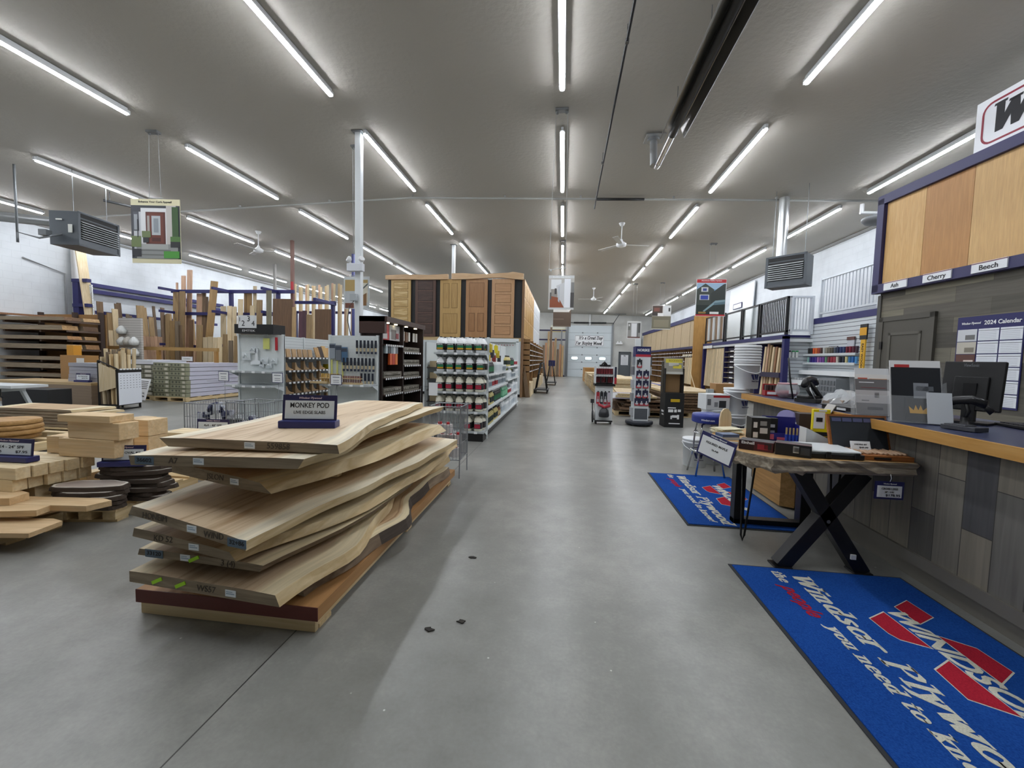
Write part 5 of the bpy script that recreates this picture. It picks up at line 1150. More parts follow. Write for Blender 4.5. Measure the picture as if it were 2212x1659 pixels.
# ---- corbel shelf unit with sign on top
endcap('endcap_shelf', 'white pegboard end shelf with scrapers below the black number box', -6.05, -5.12, 6.6, 6.95, 1.665, [.73, .99], .14)
t = thing('corbel_shelf', 'white shelf run of wooden corbels and bracket shapes', 'shelf unit')
MB().bx(-5.55, 7.0, 0, -5.52, 9.2, 1.66).build('back_panel', slatted('#cfd5d6', '#aab2b4', .06, 'slotted_panel'), t)
MB().bx(-5.5, 7.0, 0, -5.14, 9.2, .12).build('kick_base', BLACK, t)
for x, y in ((-5.56, 7.0), (-5.56, 8.1)): MB().bx(x, y, 0, x+.06, y+.03, 1.67).build('upright', GREYW, t)
CSH = [.30, .55, .78, 1.0, 1.25]
for z in CSH:
    s = MB().bx(-5.52, 7.0, z-.02, -5.1, 9.2, z).build('shelf', plain('#4a4240', .5), t)
    q = MB(); tabs(q, 7.02, 9.2, -5.1, z-.012, 18, 0, 'y', .5); q.build('price_tag', PAPER, s)
CB = wood('#c2a47e', '#ab8c66', 'z', 1, .6)
c0 = None
def corbel():
    pts = [(0, 0), (.2, 0), (.2, .02), (.12, .05), (.06, .1), (.035, .17), (.03, .2), (0, .2)]
    o = MB(Matrix(((1, 0, 0, 0), (0, 0, 1, 0), (0, 1, 0, 0), (0, 0, 0, 1)))).prism(pts, -.035, .035).build('corbel', CB)
    return o
for r, z in enumerate(CSH[:4]):
    for i in range(8):
        y = 7.06+.265*i
        if y > 8.3 and r in (3, 2): continue
        lab = 'brown wooden corbel, %s along the %s shelf of the corbel unit' % (nth(i), ['lowest', 'second', 'third', 'fourth'][r])
        if c0 is None: c0 = corbel(); o = c0
        else: o = c0.copy(); COL.objects.link(o)
        o.location = (-5.2, y, z); o.rotation_euler.z = math.pi/2+R.uniform(-.1, .1); o.scale = (1, 1, R.choice([.75, .9, 1.0])); tag(o, lab, 'corbel', 'corbels on the corbel unit')
for i in range(7):
    o = MB(Matrix.Rotation(-.3, 4, 'Y')).bx(-.01, -.07, 0, .01, .07, .22+.02*(i % 3)).build('panel_sample', wood(['#c7a06c', '#3f2f26', '#d2b078'][i % 3], ['#b58c58', '#33261f', '#c29c62'][i % 3], 'z', 1, .5)); o.location = (-5.24, 8.2+.14*i, 1.25); tag(o, 'curved wood board sample, %s along the top of the corbel unit' % nth(i), 'board', 'board samples on the corbel unit')
for i in range(6):
    o = MB(Matrix.Rotation(-.15, 4, 'Y')).bx(-.012, -.06, 0, .012, .06, .16).build('rosette_block', CB); o.location = (-5.26, 7.1+.17*i, 1.25); tag(o, 'tan square block, %s along the top of the corbel unit' % nth(i), 'block', 'tan blocks on the corbel unit')
o = MB().bx(-.12, -.16, 0, .1, .16, .1).build('yellow_bin', YEL); o.location = (-5.26, 8.75, 1.0); tag(o, 'yellow parts bin on the corbel unit', 'bin')
for i in range(5):
    o = MB().lathe([(.03, 0), (.035, .08), (.02, .1)], 10).build('white_finial', WHITE); o.location = (-5.22, 8.4+.14*i, .78); tag(o, 'small white finial, %s along the corbel unit' % nth(i), 'finial', 'white finials on the corbel unit')
t = thing('number_sign_box', 'black header box with large house numbers on a white plate', 'sign', (-5.6, 6.85, 1.668))
MB().bx(-.42, -.02, 0, .36, .3, .17).build('box', plain('#101012', .5), t)
text('EMTEK', .055, plain('#d6d6d6', .5), t, (-.13, -.022, .05), width=.26, bold=.0)
p = MB().bx(-.33, -.03, .1, .03, -.02, .33).build('number_plate', plain('#d9dcde', .5), t)
for s, x, z, sz in (('1', -.3, .25, .11), ('2', -.23, .18, .14), ('3', -.12, .265, .14), ('4', -.03, .18, .13)): text(s, sz, INK, p, (x, -.032, z))
# things on the scraper pegboard
ITEMS = [('roll of clear string', -5.72, 1.4, .09), ('clear trowel pack', -5.86, 1.28, .1), ('clear scraper set', -5.5, 1.2, .09), ('clear hinge pack', -5.4, 1.1, .06), ('clear roller', -5.55, 1.09, .05), ('clear hook pack', -5.3, 1.2, .07)]
for nm, x, z, s in ITEMS:
    o = MB().bx(-s*.8, -.02, -s, s*.8, .0, s*.4).tube([(-s*.5, -.03, -s*.6), (0, -.04, s*.1), (s*.5, -.03, -s*.6)], .01, 6).build('hanging_pack', clear('#e8eef0', .3, .75, 'blister')); o.location = (x, 6.93, z); tag(o, nm+' hanging on the scraper pegboard', 'package')
o = MB().bx(-.02, -.02, 0, .02, 0, .24).build('red_level', RED); o.location = (-5.25, 6.93, 1.37); tag(o, 'narrow red tool hanging on the scraper pegboard', 'tool')
o = MB().bx(-.06, -.02, 0, .06, 0, .2).build('yellow_pack', plain('#cfd27a', .4)); o.location = (-5.45, 6.93, 1.39); tag(o, 'pale yellow pack hanging on the scraper pegboard', 'package')
o = MB(Matrix.Rotation(math.pi/2, 4, 'X')).prism([(-.13, 0), (.13, 0), (.1, .06), (.03, .08), (.02, .2), (.03, .3), (-.03, .3), (-.02, .2), (-.03, .08), (-.1, .06)], 0, .02).build('floor_squeegee', plain('#e0e5e7', .4)); o.location = (-5.65, 6.93, 1.1); tag(o, 'white squeegee hanging on the scraper pegboard', 'tool')
# ================================================================ door display tower
t = thing('door_tower', 'tall black and white display tower carrying rows of doors', 'display tower')
MB().bx(-6.25, 13.98, 0, -1.45, 14.05, 4.03).bx(-1.47, 14.0, 0, -1.4, 23.6, 4.06).build('frame_panel', plain('#17191b', .6), t)
MB().bx(-6.2, 13.93, 1.92, -1.42, 13.98, 2.04).build('ledge', plain('#b29b72', .6), t)
MB().bx(-6.2, 13.9, .1, -1.45, 13.96, 1.92).build('lower_panel', plain('#b9c0c2', .5), t)
MB().bx(-1.44, 13.9, 0, -1.36, 13.98, 4.03).build('corner_board', wood('#8a6a48', '#73553a', 'z', 1, .6, 0), t)
for i, (x0, x1, p) in enumerate([(-6.3, -4.03, [(0, 0), (0, .14), (.3, .17), (.7, .15), (1, .18), (1, 0), (.6, -.01), (.3, .0)]), (-3.9, -1.4, [(0, 0), (0, .2), (.15, .21), (.4, .17), (.8, .22), (.85, .25), (1, .19), (1, -.02), (.8, .03), (.7, .06), (.5, .05), (.3, .01)])]):
    o = MB(Matrix(((1, 0, 0, 0), (0, 0, 1, 13.84), (0, 1, 0, 4.02), (0, 0, 0, 1)))).prism([(x0+(x1-x0)*a, b) for a, b in p], 0, .1).build('live_edge_board', wood('#d2b592', '#bd9c76', 'x', .8, .6, 0)); tag(o, ['straight pale live edge board on top of the door tower', 'knotty wavy live edge board on top of the door tower'][i], 'board')
def panel_door(label, loc, rz, w, h, cols, panels, white=False, group=None, grain='z'):
    t = thing('display_door', label, 'door', loc, rz, group)
    m = plain('#e8ebee', .4) if white else wood(cols[0], cols[1], 'z', 1, .45, 0)
    m2 = plain('#dfe3e7', .4) if white else wood(cols[2], cols[3], grain, 1, .45, 0)
    mg = plain('#b9bec4', .5) if white else plain(cols[4], .6)
    MB().bx(-w/2, 0, 0, w/2, .04, h).build('leaf', m, t)
    for (u0, v0, u1, v1) in panels:
        MB().bx(w*(u0-.5), -.002, h*v0, w*(u1-.5), .0, h*v1).build('panel_groove', mg, t)
        e = .018
        MB().bx(w*(u0-.5)+e, -.008, h*v0+e, w*(u1-.5)-e, .0, h*v1-e).build('panel', m2, t)
    return t
LAD = [(.13, .06+.152*i, .87, .06+.152*i+.132) for i in range(6)]
FIV = [(.14, .05+.182*i, .86, .05+.182*i+.15) for i in range(5)]
THREE = [(.15, .5, .45, .93), (.55, .5, .85, .93), (.15, .06, .85, .41)]
CRF = [(.15, .52, .85, .94), (.15, .1, .43, .42), (.55, .1, .85, .42)]
DO = [('pale striped ladder panel door, leftmost on the door tower front', -5.75, .72, ('#c3a56e', '#b39359', '#dcc596', '#a88950', '#8a6f42'), LAD, 'x'), ('dark walnut panel door on the door tower front', -4.85, .74, ('#5a4034', '#4c352b', '#523a30', '#3b2a23', '#2f211b'), [(.13, .05+.19*i, .87, .05+.19*i+.165) for i in range(5)], 'x'),
      ('tan oak three panel door in the middle of the door tower front', -3.95, .74, ('#b6965f', '#a98851', '#b2925c', '#a07f4a', '#7d6338'), THREE, 'z'), ('orange brown craftsman door on the door tower front', -3.02, .76, ('#a98055', '#997048', '#9e744a', '#8d653f', '#6b4a2c'), CRF, 'z'), ('light cherry five panel door, rightmost on the door tower front', -2.1, .78, ('#bb9570', '#ae8760', '#b88f68', '#a8805a', '#80603f'), FIV, 'x')]
for lab, x, w, c, p, g in DO: panel_door(lab, (x, 13.91, 2.04), 0, w, 2.0, c, p, False, None, g)
SIX = [(.12, .7, .46, .92), (.54, .7, .88, .92), (.12, .36, .46, .66), (.54, .36, .88, .66), (.12, .06, .46, .32), (.54, .06, .88, .32)]
pd = None
for i in range(10):
    y = 14.55+.93*i
    lab = ('yellow pine six panel door, %s along the aisle side of the door tower' if i < 5 else 'white six panel door, %s along the aisle side of the door tower') % nth(i)
    if i == 0: pd = panel_door(lab, (-1.38, y, 2.06), math.pi/2, .86, 2.02, ('#cfa45c', '#bd8f48', '#d0a862', '#c39850', '#8d6a34'), SIX, False, 'pine doors on the tower side')
    elif i == 5: pd = panel_door(lab, (-1.38, y, 2.06), math.pi/2, .86, 2.02, None, SIX, True, 'white doors on the tower side')
    else: dup(pd, (-1.38, y, 2.06), math.pi/2, lab)
t = thing('trim_cubby_rack', 'long brown cubby rack of trim under the doors beside the aisle', 'rack')
MB().bx(-1.42, 14.1, 0, -1.38, 23.6, 2.0).build('back_panel', plain('#8d6f4a', .7), t)
for z in (.9, 1.12, 1.3, 1.48, 1.66, 1.9):
    s = MB().bx(-1.4, 14.1, z-.03, -1.15, 23.6, z).build('shelf', plain('#4c3540', .6), t)
    q = MB(); tabs(q, 14.2, 23.5, -1.15, z-.01, 40, 0, 'y', .55); q.build('price_tag', PAPER, s)
for k in range(7): MB().bx(-1.4, 14.1+1.55*k, 0, -1.14, 14.14+1.55*k, 2.02).build('divider', wood('#a07a4c', '#8c683e', 'z'), t)
for k in range(6):
    o = MB().bx(-1.38, 14.2+1.55*k, .0, -1.1, 15.5+1.55*k, .5+.05*(k % 2)).build('trim_bundle', PALE); tag(o, 'pale stacked trim bundle, %s along the floor of the brown cubby rack' % nth(k), 'bundle', 'trim bundles under the cubby rack')
for k in range(3):
    o = MB().bar((-1.12-.05*k, 14.0-.02*k, 0), (-1.33, 14.06-.03*k, 1.1-.2*k), .05, .02).build('leaning_strip', BROWN); tag(o, 'brown strip leaning on the corner of the door tower, %s from the aisle' % nth(k), 'strip')
# ================================================================ right wall racks
BEAM = plain('#23235c', .5)
t = thing('railing_rack', 'blue framed rack of mouldings topped with sample railings', 'rack')
MB().bx(6.28, 12.55, 0, 6.42, 12.68, 2.16).build('end_post', BEAM, t)
MB().bx(6.28, 12.55, 2.08, 6.42, 19.4, 2.2).bx(6.28, 19.3, 0, 6.42, 19.4, 2.16).build('top_beam', BEAM, t)
MB().bx(7.2, 12.6, 0, 7.25, 19.4, 2.1).build('back_panel', plain('#5b4a3d', .7), t)
MB().bx(6.3, 12.6, 2.0, 7.75, 19.4, 2.08).build('deck', plain('#d2d6d8', .6), t)
for z in (.35, .6, .8, 1.0, 1.2, 1.4, 1.6, 1.8):
    s = MB().bx(6.3, 14.3, z-.02, 7.1, 16.9, z).build('shelf', plain('#9a8c6c', .6), t)
    MB().bx(6.42, 14.32, z, 7.0, 16.88, z+.15).build('dark_stock', plain('#2c2638', .7), s)
    q = MB()
    for y in (14.9, 16.2): q.bx(6.295, y-.15, z-.02, 6.3, y+.15, z+.03)
    q.build('price_tag', PAPER, s)
for y in (14.25, 15.55, 16.9): MB().bx(6.29, y, .2, 7.1, y+.05, 2.0).build('divider', plain('#2a2754', .5), t)
MB().bx(6.26, 12.7, .95, 6.29, 14.2, 1.1).build('label_rail', plain('#2a2540', .5), t)
for i in range(8):
    y = 12.8+.17*i; h = 1.85+R.uniform(-.05, .1)
    o = MB(Matrix.Translation((6.36, y, .04)) @ Matrix.Rotation(.06, 4, 'Y')).bx(-.02, -.05, 0, .02, .05, h).build('moulding', [plain('#dcdcd6', .5), OAK, PALE, CHERRY, PALE, OAK, PINKW, PALE][i]); tag(o, '%s moulding standing in the near bay of the railing rack, %s along' % (['white', 'oak', 'pale', 'cherry', 'pale', 'oak', 'pinkish', 'pale'][i], nth(i)), 'moulding', 'mouldings in the near bay')
for i in range(14):
    y = 17.1+.15*i
    o = MB(Matrix.Translation((6.33, y, .35)) @ Matrix.Rotation(.04, 4, 'Y')).bx(-.03, -.055, 0, .03, .055, 1.6).build('moulding', PALE); tag(o, 'pale moulding standing in the far bay of the railing rack, %s along' % nth(i), 'moulding', 'mouldings in the far bay')
q = MB()
for i in range(5): q.bx(6.24, 18.2+.22*i, 1.98, 6.27, 18.36+.22*i, 2.1)
o = tag(q.build('price_tag_row', PAPER), 'row of five small white price tags on the far end of the blue rack beam', 'price tags')
def railing(name, label, y0, y1, x, z0, z1, mat, kind, n=14, axis='y', cat='railing'):
    t = thing(name, label, cat)
    def B(a0, a1, zz0, zz1, w=.03):
        return ((x-w, a0, zz0), (x+w, a1, zz1)) if axis == 'y' else ((a0, x-w, zz0), (a1, x+w, zz1))
    def add(nm, l, m=mat):
        q = MB()
        for (p, r) in l: q.bx(*p, *r)
        return q.build(nm, m, t)
    add('top_rail', [B(y0, y1, z1-.05, z1, .035)]); add('bottom_rail', [B(y0, y1, z0+.08, z0+.13)])
    for a in (y0, y1-.06): add('rail_post', [B(a, a+.06, z0, z1, .04)])
    if kind == 'bars':
        for i in range(n):
            a = y0+.06+(y1-y0-.12)*(i+.5)/n; add('baluster', [B(a-.012, a+.012, z0+.1, z1-.03, .012)])
    elif kind == 'slats':
        for i in range(n):
            a = y0+.06+(y1-y0-.12)*(i+.5)/n; add('slat', [B(a-.05, a+.05, z0+.1, z1-.03, .015)], [plain('#cfd3d6', .5), plain('#8a6f55', .6), plain('#7d6a58', .6), plain('#b9bdbf', .5)][i % 4])
    else: add('glass_pane', [B(y0+.08, y1-.08, z0+.14, z1-.06, .005)], clear('#dfeae8', .03, .18, 'pane_glass'))
    return t
BK = plain('#141416', .45); WR = plain('#c6ccd2', .45)
railing('sample_railing', 'black railing sample with close upright bars on the blue rack', 12.62, 14.25, 6.36, 2.2, 3.3, BK, 'bars', 15)
railing('sample_railing', 'black railing sample with glass panes beside the black barred one', 14.32, 15.55, 6.36, 2.2, 3.3, BK, 'glass')
railing('sample_railing', 'black framed glass railing sample farther along the blue rack', 15.62, 17.1, 6.36, 2.2, 3.3, BK, 'glass')
railing('sample_railing', 'railing sample with brown and white slats at the far end of the blue rack', 17.2, 19.3, 6.36, 2.2, 3.35, BK, 'slats', 14)
railing('sample_railing', 'white railing sample facing the counter beside the black barred one', 6.42, 7.02, 12.6, 2.22, 3.3, WR, 'bars', 6, 'x')
railing('sample_railing', 'long white railing sample over the blue band above the slatted wall', 10.25, 12.45, 7.1, 2.68, 3.75, WR, 'bars', 17)
railing('sample_railing', 'white railing sample facing the camera at the near end of the long white one', 7.14, 7.75, 10.3, 2.68, 3.75, WR, 'bars', 4, 'x')
o = MB(Matrix.Translation((7.6, 19.1, 2.1)) @ Matrix.Rotation(.04, 4, 'Y')).bx(-.02, -1.2, 0, .02, 1.2, 2.65).bx(-.03, -1.15, .1, -.02, 1.15, .16).build('white_board', plain('#e6eaec', .45)); tag(o, 'tall white board leaning on the wall behind the railing samples', 'board')
o = tag(MB().bx(7.615, 18.85, 3.78, 7.63, 19.75, 4.02).bx(7.61, 18.9, 3.81, 7.615, 19.7, 3.99, 1).build('framed_label', [NAVY, PAPER]), 'small framed white label on the tall leaning white board', 'sign')
SLW = slatted('#c5cbcf', '#4a4e52', .105)
o = struct(MB().bx(6.42, 12.75, 0, 7.1, 12.85, 2.2).build('wall_slat_end', SLW))
o = struct(MB().bx(7.06, 10.2, 0, 7.14, 12.75, 2.5).bx(7.14, 10.2, 0, 7.78, 10.28, 2.5).build('wall_slat_side', SLW))
struct(MB().bx(7.05, 10.19, 2.5, 7.78, 12.8, 2.66).bx(6.42, 12.74, 2.13, 7.06, 12.86, 2.2).build('trim_3', BEAM))
t = thing('glass_row_shelf', 'clear two tier shelf on the slatted wall', 'shelf')
MB().bx(6.9, 10.62, 1.39, 7.06, 12.72, 1.4).bx(6.9, 10.62, 1.64, 7.06, 12.72, 1.65).build('shelf', clear('#e8eef0', .1, .5), t)
MB().bx(6.89, 10.62, 1.36, 6.9, 12.72, 1.42).bx(6.89, 10.62, 1.6, 6.9, 12.72, 1.66).build('lip', clear('#e8eef0', .1, .6), t)
BC = [['#2c2a2c', '#2f2c2e', '#c9552c', '#d06a34', '#9a4436', '#4a2f2c', '#b9bcb8', '#8a8478', '#6d675c', '#5a564e', '#4a5260', '#2a3350', '#2d3a66', '#33456b', '#6a2030', '#7d2638', '#5a2a38', '#3a2a3a'],
      ['#8fc0b8', '#3a3080', '#3a2c8a', '#4c3c96', '#b07ab0', '#8a5aa8', '#7a4c9c', '#6a9a78', '#8a4050', '#a83a4c', '#b04a58', '#d8d4c8', '#2a2c34', '#303848', '#e0d49a', '#4a8ac0', '#3a72b4', '#5a9ad0']]
bt = {}
for r in range(2):
    for i in range(18):
        c = BC[r][i]
        q = MB().lathe([(.028, 0), (.03, .01), (.034, .14), (.034, .17)], 10).build('pigment_jar', plain(c, .35)); q.location = (6.98, 12.6-.112*i, 1.65 if r == 0 else 1.4)
        tag(q, 'coloured pigment jar, %s from the far end of the %s tier on the slatted wall' % (nth(i), ['upper', 'lower'][r]), 'jar', '%s tier of coloured jars' % ['upper', 'lower'][r])
t = thing('white_shelf', 'white ledge and lower bins on the slatted wall behind the counter', 'shelf')
MB().bx(6.8, 10.4, 1.08, 7.06, 12.72, 1.2).build('ledge', plain('#e6eaec', .45), t)
MB().bx(6.55, 11.4, .78, 7.06, 12.72, .84).bx(6.55, 11.4, .84, 6.57, 12.72, .92).build('lower_shelf', plain('#e2e6e8', .45), t)
q = MB()
for i in range(9): q.bx(6.6, 11.45+.14*i, .84, 6.8, 11.56+.14*i, .98)
q.build('parts', plain('#a9adb0', .4, 0, .3), t)
MB().bx(6.6, 10.75, .5, 7.05, 11.4, 1.02).build('bin_cabinet', plain('#7d8287', .5), t)
q = MB()
for i in range(5):
    for k in range(3): q.bx(6.585, 10.78+.12*i, .55+.15*k, 6.6, 10.88+.12*i, .66+.15*k)
q.build('bin_fronts', plain('#64696e', .5), t)
t = thing('tool_sign', 'narrow yellow upright sign with black lettering beside the slatted wall', 'sign', (6.95, 10.45, 0))
MB().bx(-.02, -.07, .95, .01, .07, 1.96).build('post_sign', plain('#d9a92a', .5), t)
MB().bx(-.02, -.1, 1.96, .01, .12, 2.32).build('top_board', plain('#17171a', .5), t)
MB().bx(-.025, -.1, 2.06, -.018, .12, 2.24).build('top_band', plain('#d39a1e', .5), t)
text('EASY WOOD TOOLS', .09, INK, t, (-.0215, 0, 1.42), (0, 0, -1), (0, -1, 0), width=.9, bold=.03)
t = thing('clear_cabinet', 'clear acrylic cabinet with white shelves behind the yellow sign', 'cabinet', (7.2, 9.8, 0))
MB().bx(-.25, -.25, .9, .25, .25, 1.02).bx(-.25, -.25, 1.3, .25, .25, 1.32).bx(-.25, -.25, 1.6, .25, .25, 1.62).build('shelf', plain('#cfd4d6', .4), t)
MB().bx(-.26, -.26, 0, .26, .26, .9).build('base', BLACK, t)
MB().bx(-.26, -.26, 1.02, -.25, .26, 2.0).bx(-.26, -.26, 1.02, .26, -.25, 2.0).build('acrylic_side', clear('#dfe6e8', .05, .25), t)
MB().bx(-.26, -.26, 2.0, .26, .26, 2.34).build('header', plain('#3b3d42', .5), t)
MB().bx(-.1, -.1, 1.62, .12, .1, 1.75).bx(-.15, -.1, 1.32, .1, .1, 1.45).build('boxed_tools', plain('#8a8f92', .5), t)
t = thing('hanging_card', 'small paper pad hanging on the slatted wall', 'card', (7.04, 11.0, 1.9))
MB().bx(-.02, -.12, -.18, .0, .12, .1).build('paper', plain('#b9bec6', .6), t)
MB().bx(-.03, -.13, .08, .0, .13, .16).build('clip', plain('#5a3a34', .5), t)
o = tag(MB().bx(7.04, 11.5, 1.76, 7.055, 11.85, 1.85).bx(7.035, 11.52, 1.775, 7.04, 11.83, 1.835, 1).build('label_strip', [INK, PAPER]), 'small white label strip above the jars on the slatted wall', 'sign')
for i in range(3):
    o = MB().lathe([(.035, 0), (.035, .16)], 10).cyl((0, 0, .16), (0, 0, .2), .037, 10, None, 1).build('glue_bottle', [plain('#d6dad8', .4), plain(['#1c1c1e', '#1f8a4c', '#1f8a4c'][i], .4)]); o.location = (6.5+.1*i, 12.68, 1.55); tag(o, ['black capped glue bottle hung on the slatted end wall', 'first green capped glue bottle hung on the slatted end wall', 'second green capped glue bottle hung on the slatted end wall'][i], 'bottle')
# plywood rack farther back
t = thing('plywood_rack', 'long rack of plywood panels over dark cubbies along the right wall', 'rack')
MB().bx(5.95, 19.7, 0, 6.75, 19.78, 3.5).build('end_panel', OSB, t)
MB().bx(6.2, 19.8, 3.42, 6.3, 33.5, 3.62).build('top_beam', BEAM, t)
MB().bx(6.15, 19.8, 2.02, 6.3, 33.5, 2.14).build('shelf_beam', plain('#2b2450', .5), t)
for i in range(9):
    MB(Matrix.Translation((6.24, 19.85+1.5*i, 2.14)) @ Matrix.Rotation(.03, 4, 'Y')).bx(0, .02, 0, .02, 1.46, 1.28).build('plywood_panel', wood('#cbb694', '#bda784', 'z', .6, .6, .06), t)
MB().bx(7.0, 19.8, 0, 7.05, 33.5, 2.1).build('back_panel', plain('#7a5a3c', .8), t)
for z in (.45, .8, 1.15, 1.4, 1.65, 1.85):
    s = MB().bx(6.2, 19.8, z-.03, 7.0, 33.5, z).build('shelf', plain('#4b3138', .6), t)
    q = MB(); 
    for i in range(36): q.bx(6.19, 20+.37*i, z-.02, 6.2, 20.15+.37*i, z+.03)
    q.build('price_tag', PAPER, s)
for i in range(20): MB().bx(6.21, 19.9+.7*i, .0, 7.0, 19.93+.7*i, 2.02).build('divider', wood('#9a7446', '#86623a', 'z'), t)
for i in range(10):
    o = MB(Matrix.Translation((6.14, 20.0+.17*i, .3)) @ Matrix.Rotation(.03, 4, 'Y')).bx(-.02, -.06, 0, .02, .06, 1.3).build('moulding', PALE); tag(o, 'pale moulding standing against the plywood rack by the board end panel, %s along' % nth(i), 'moulding', 'mouldings against the plywood rack')
for i in range(4):
    o = MB().bx(6.14, 20.1+.5*i, 1.66, 6.5, 20.5+.5*i, 1.76).build('white_carton', plain('#d8cfba', .6)); tag(o, 'small pale carton on the upper shelf of the plywood rack, %s along' % nth(i), 'box', 'pale cartons on the plywood rack')
o = tag(MB().bar((5.85, 19.6, .9), (5.85, 18.6, .02), .03, .02).build('loose_stick', PALE), 'pale stick leaning on the board end panel', 'stick')
o = tag(MB().bx(7.75, 19.5, 3.4, 7.79, 20.4, 4.1).build('grey_sheet', plain('#8a9096', .4)), 'grey metal panel on the wall behind the dark house poster', 'panel')
# ================================================================ lumber on the right of the aisle
def board(name, label, cat, loc, rot, d, mat, group=None):
    o = MB().bx(-d[0]/2, -d[1]/2, 0, d[0]/2, d[1]/2, d[2]).build(name, mat); o.location = loc; o.rotation_euler = rot
    return tag(o, label, cat, group)
def pallet(label, x0, x1, y0, y1, h=.12, group='wooden pallets'):
    t = thing('wooden_pallet', label, 'pallet', ((x0+x1)/2, (y0+y1)/2, 0), 0, group)
    w, l = (x1-x0)/2, (y1-y0)/2
    for x in (-w+.05, 0, w-.05): MB().bx(x-.045, -l, .02, x+.045, l, h-.02).build('runner', PINE_Y, t)
    n = max(3, int(2*l/.28))
    for i in range(n): y = -l+.05+(2*l-.1)*i/(n-1); MB().bx(-w, y-.05, h-.02, w, y+.05, h).build('deck_board', PINE_X, t)
    for y in (-l+.06, 0, l-.06): MB().bx(-w, y-.05, 0, w, y+.05, .02).build('bottom_board', PINE_X, t)
    return t
SHEET = wood('#dccaa6', '#cdb88f', 'y', .5, .6, .1)
for s, (y0, y1, n, x0, x1) in enumerate([(12.7, 15.1, 13, 1.22, 2.44), (15.6, 18.0, 12, 1.3, 2.5), (18.5, 20.9, 10, 1.3, 2.5), (21.6, 24.0, 11, 1.3, 2.5)]):
    pallet('pallet under the %s stack of pale sheets on the right of the aisle' % nth(s), x0, x1, y0, y1)
    for i in range(n):
        board('plywood_sheet', 'pale sheet, %s from the bottom of the %s stack on the right of the aisle' % (nth(i), nth(s)), 'sheet', ((x0+x1)/2+R.uniform(-.02, .02), (y0+y1)/2+R.uniform(-.03, .03), .122+.052*i), (0, 0, R.uniform(-.01, .01)), (x1-x0, y1-y0, .048), SHEET, 'pale sheets right of the aisle')
for i in range(8):
    board('rough_plank', 'orange brown plank, %s in the far pile before the roll-up door' % nth(i), 'plank', (1.5+.3*(i % 4), 26.5+R.uniform(-.3, .3), .02+.45*(i//4)), (0, 0, R.uniform(-.01, .01)), (.28, 2.4, .42), wood('#b98a4e', '#a5773c', 'y'), 'planks before the roll-up door')
pallet('pallet under the mixed slabs beside the white tool trolley', 1.3, 2.55, 10.1, 12.2)
z = .125
for i in range(9):
    top = i > 6
    board('live_edge_slab', '%s slab, %s from the bottom of the mixed pile behind the tool trolley' % ('pale' if top else 'dark edged', nth(i)), 'slab', (1.9+R.uniform(-.12, .12), 11.1+R.uniform(-.15, .1), z), (0, 0, R.uniform(-.08, .08)), (1.1-.15*(i % 3), 2.1+.2*(i % 2), .042), PINE_Y if top else wood('#7d6247', '#5c4633', 'y', 1, .7), 'slabs behind the tool trolley'); z += .048
price_card('price_card', 'pale price card lying against the mixed slabs behind the tool trolley', (1.45, 10.0, .5), (1, 0, 0), (0, .4, 1), .5, .16, [('LIVE EDGE', .05, 0, 0, .3)], border=.015, bcol=plain('#b9b0c8', .5), head=False)
pallet('pallet under the dark live edge slabs beside the cardboard display', 2.5, 3.7, 10.2, 12.4)
z = .125
for i in range(8):
    board('live_edge_slab', 'dark barked slab, %s from the bottom of the pile behind the cardboard display' % nth(i), 'slab', (3.1+R.uniform(-.06, .06), 11.3+R.uniform(-.1, .1), z), (0, 0, R.uniform(-.05, .05)), (1.3, 2.2, .05), wood('#8a7152', '#5a4532', 'y', 1, .7) if i < 7 else PINE_Y, 'dark slabs behind the cardboard display'); z += .066
for i in range(6):
    board('wrapped_plank', '%s plank, %s across the bundle on the right stacks' % ('blue wrapped' if i % 3 == 1 else 'pale', nth(i)), 'plank', (2.75+.16*i, 13.6, .02), (0, 0, .04), (.15, 2.0, .62), plain('#2c3a8a', .5) if i % 3 == 1 else PINE_Y, 'planks on the right bundle')
board('wood_crate_base', 'plain wooden box stand beside the pails', 'crate', (3.35, 9.1, 0), (0, 0, 0), (.5, .4, .66), wood('#caa66e', '#b8935c', 'x'))
o = carton('shipping_box', 'brown cardboard carton on the wooden box stand', 'box', (3.4, 9.1, .662), 0, (.42, .36, .24), '#a87f52')
o = board('jar_box', 'small clear box on top of the brown carton', 'box', (3.1, 9.0, .662), (0, 0, 0), (.12, .12, .12), plain('#b9c4c8', .3))
def cart(x, y, label):
    t = thing('panel_cart', label, 'cart', (x, y, 0), 0, 'black panel carts')
    MB().bx(-.3, -.55, .12, .3, .55, .16).build('deck', plain('#3c3d40', .5), t)
    for sx in (-.24, .24):
        for sy in (-.45, .45): MB().cyl((sx-.02, sy, .06), (sx+.02, sy, .06), .06, 12).bx(sx-.025, sy-.02, .06, sx+.025, sy+.02, .12).build('caster', BLACK, t)
    for sy in (-.5, 0, .5): MB().tube([(-.22, sy, .15), (-.05, sy, 1.2), (.05, sy, 1.2), (.22, sy, .15)], .018, 6).build('upright_frame', BLACK, t)
    MB().tube([(0, -.5, 1.2), (0, .5, 1.2)], .018, 6).tube([(-.12, -.5, .75), (-.12, .5, .75)], .014, 6).build('top_bar', BLACK, t)
    return t
cart(-.82, 16.4, 'black panel cart parked by the cubby rack, nearer of two')
cart(-.6, 21.8, 'black panel cart parked farther down the cubby rack')
o = tag(MB().bx(-.75, 21.5, 1.0, -.4, 21.9, 1.3).build('blue_cover', NAVY), 'dark blue cover lying over the farther panel cart', 'cover')
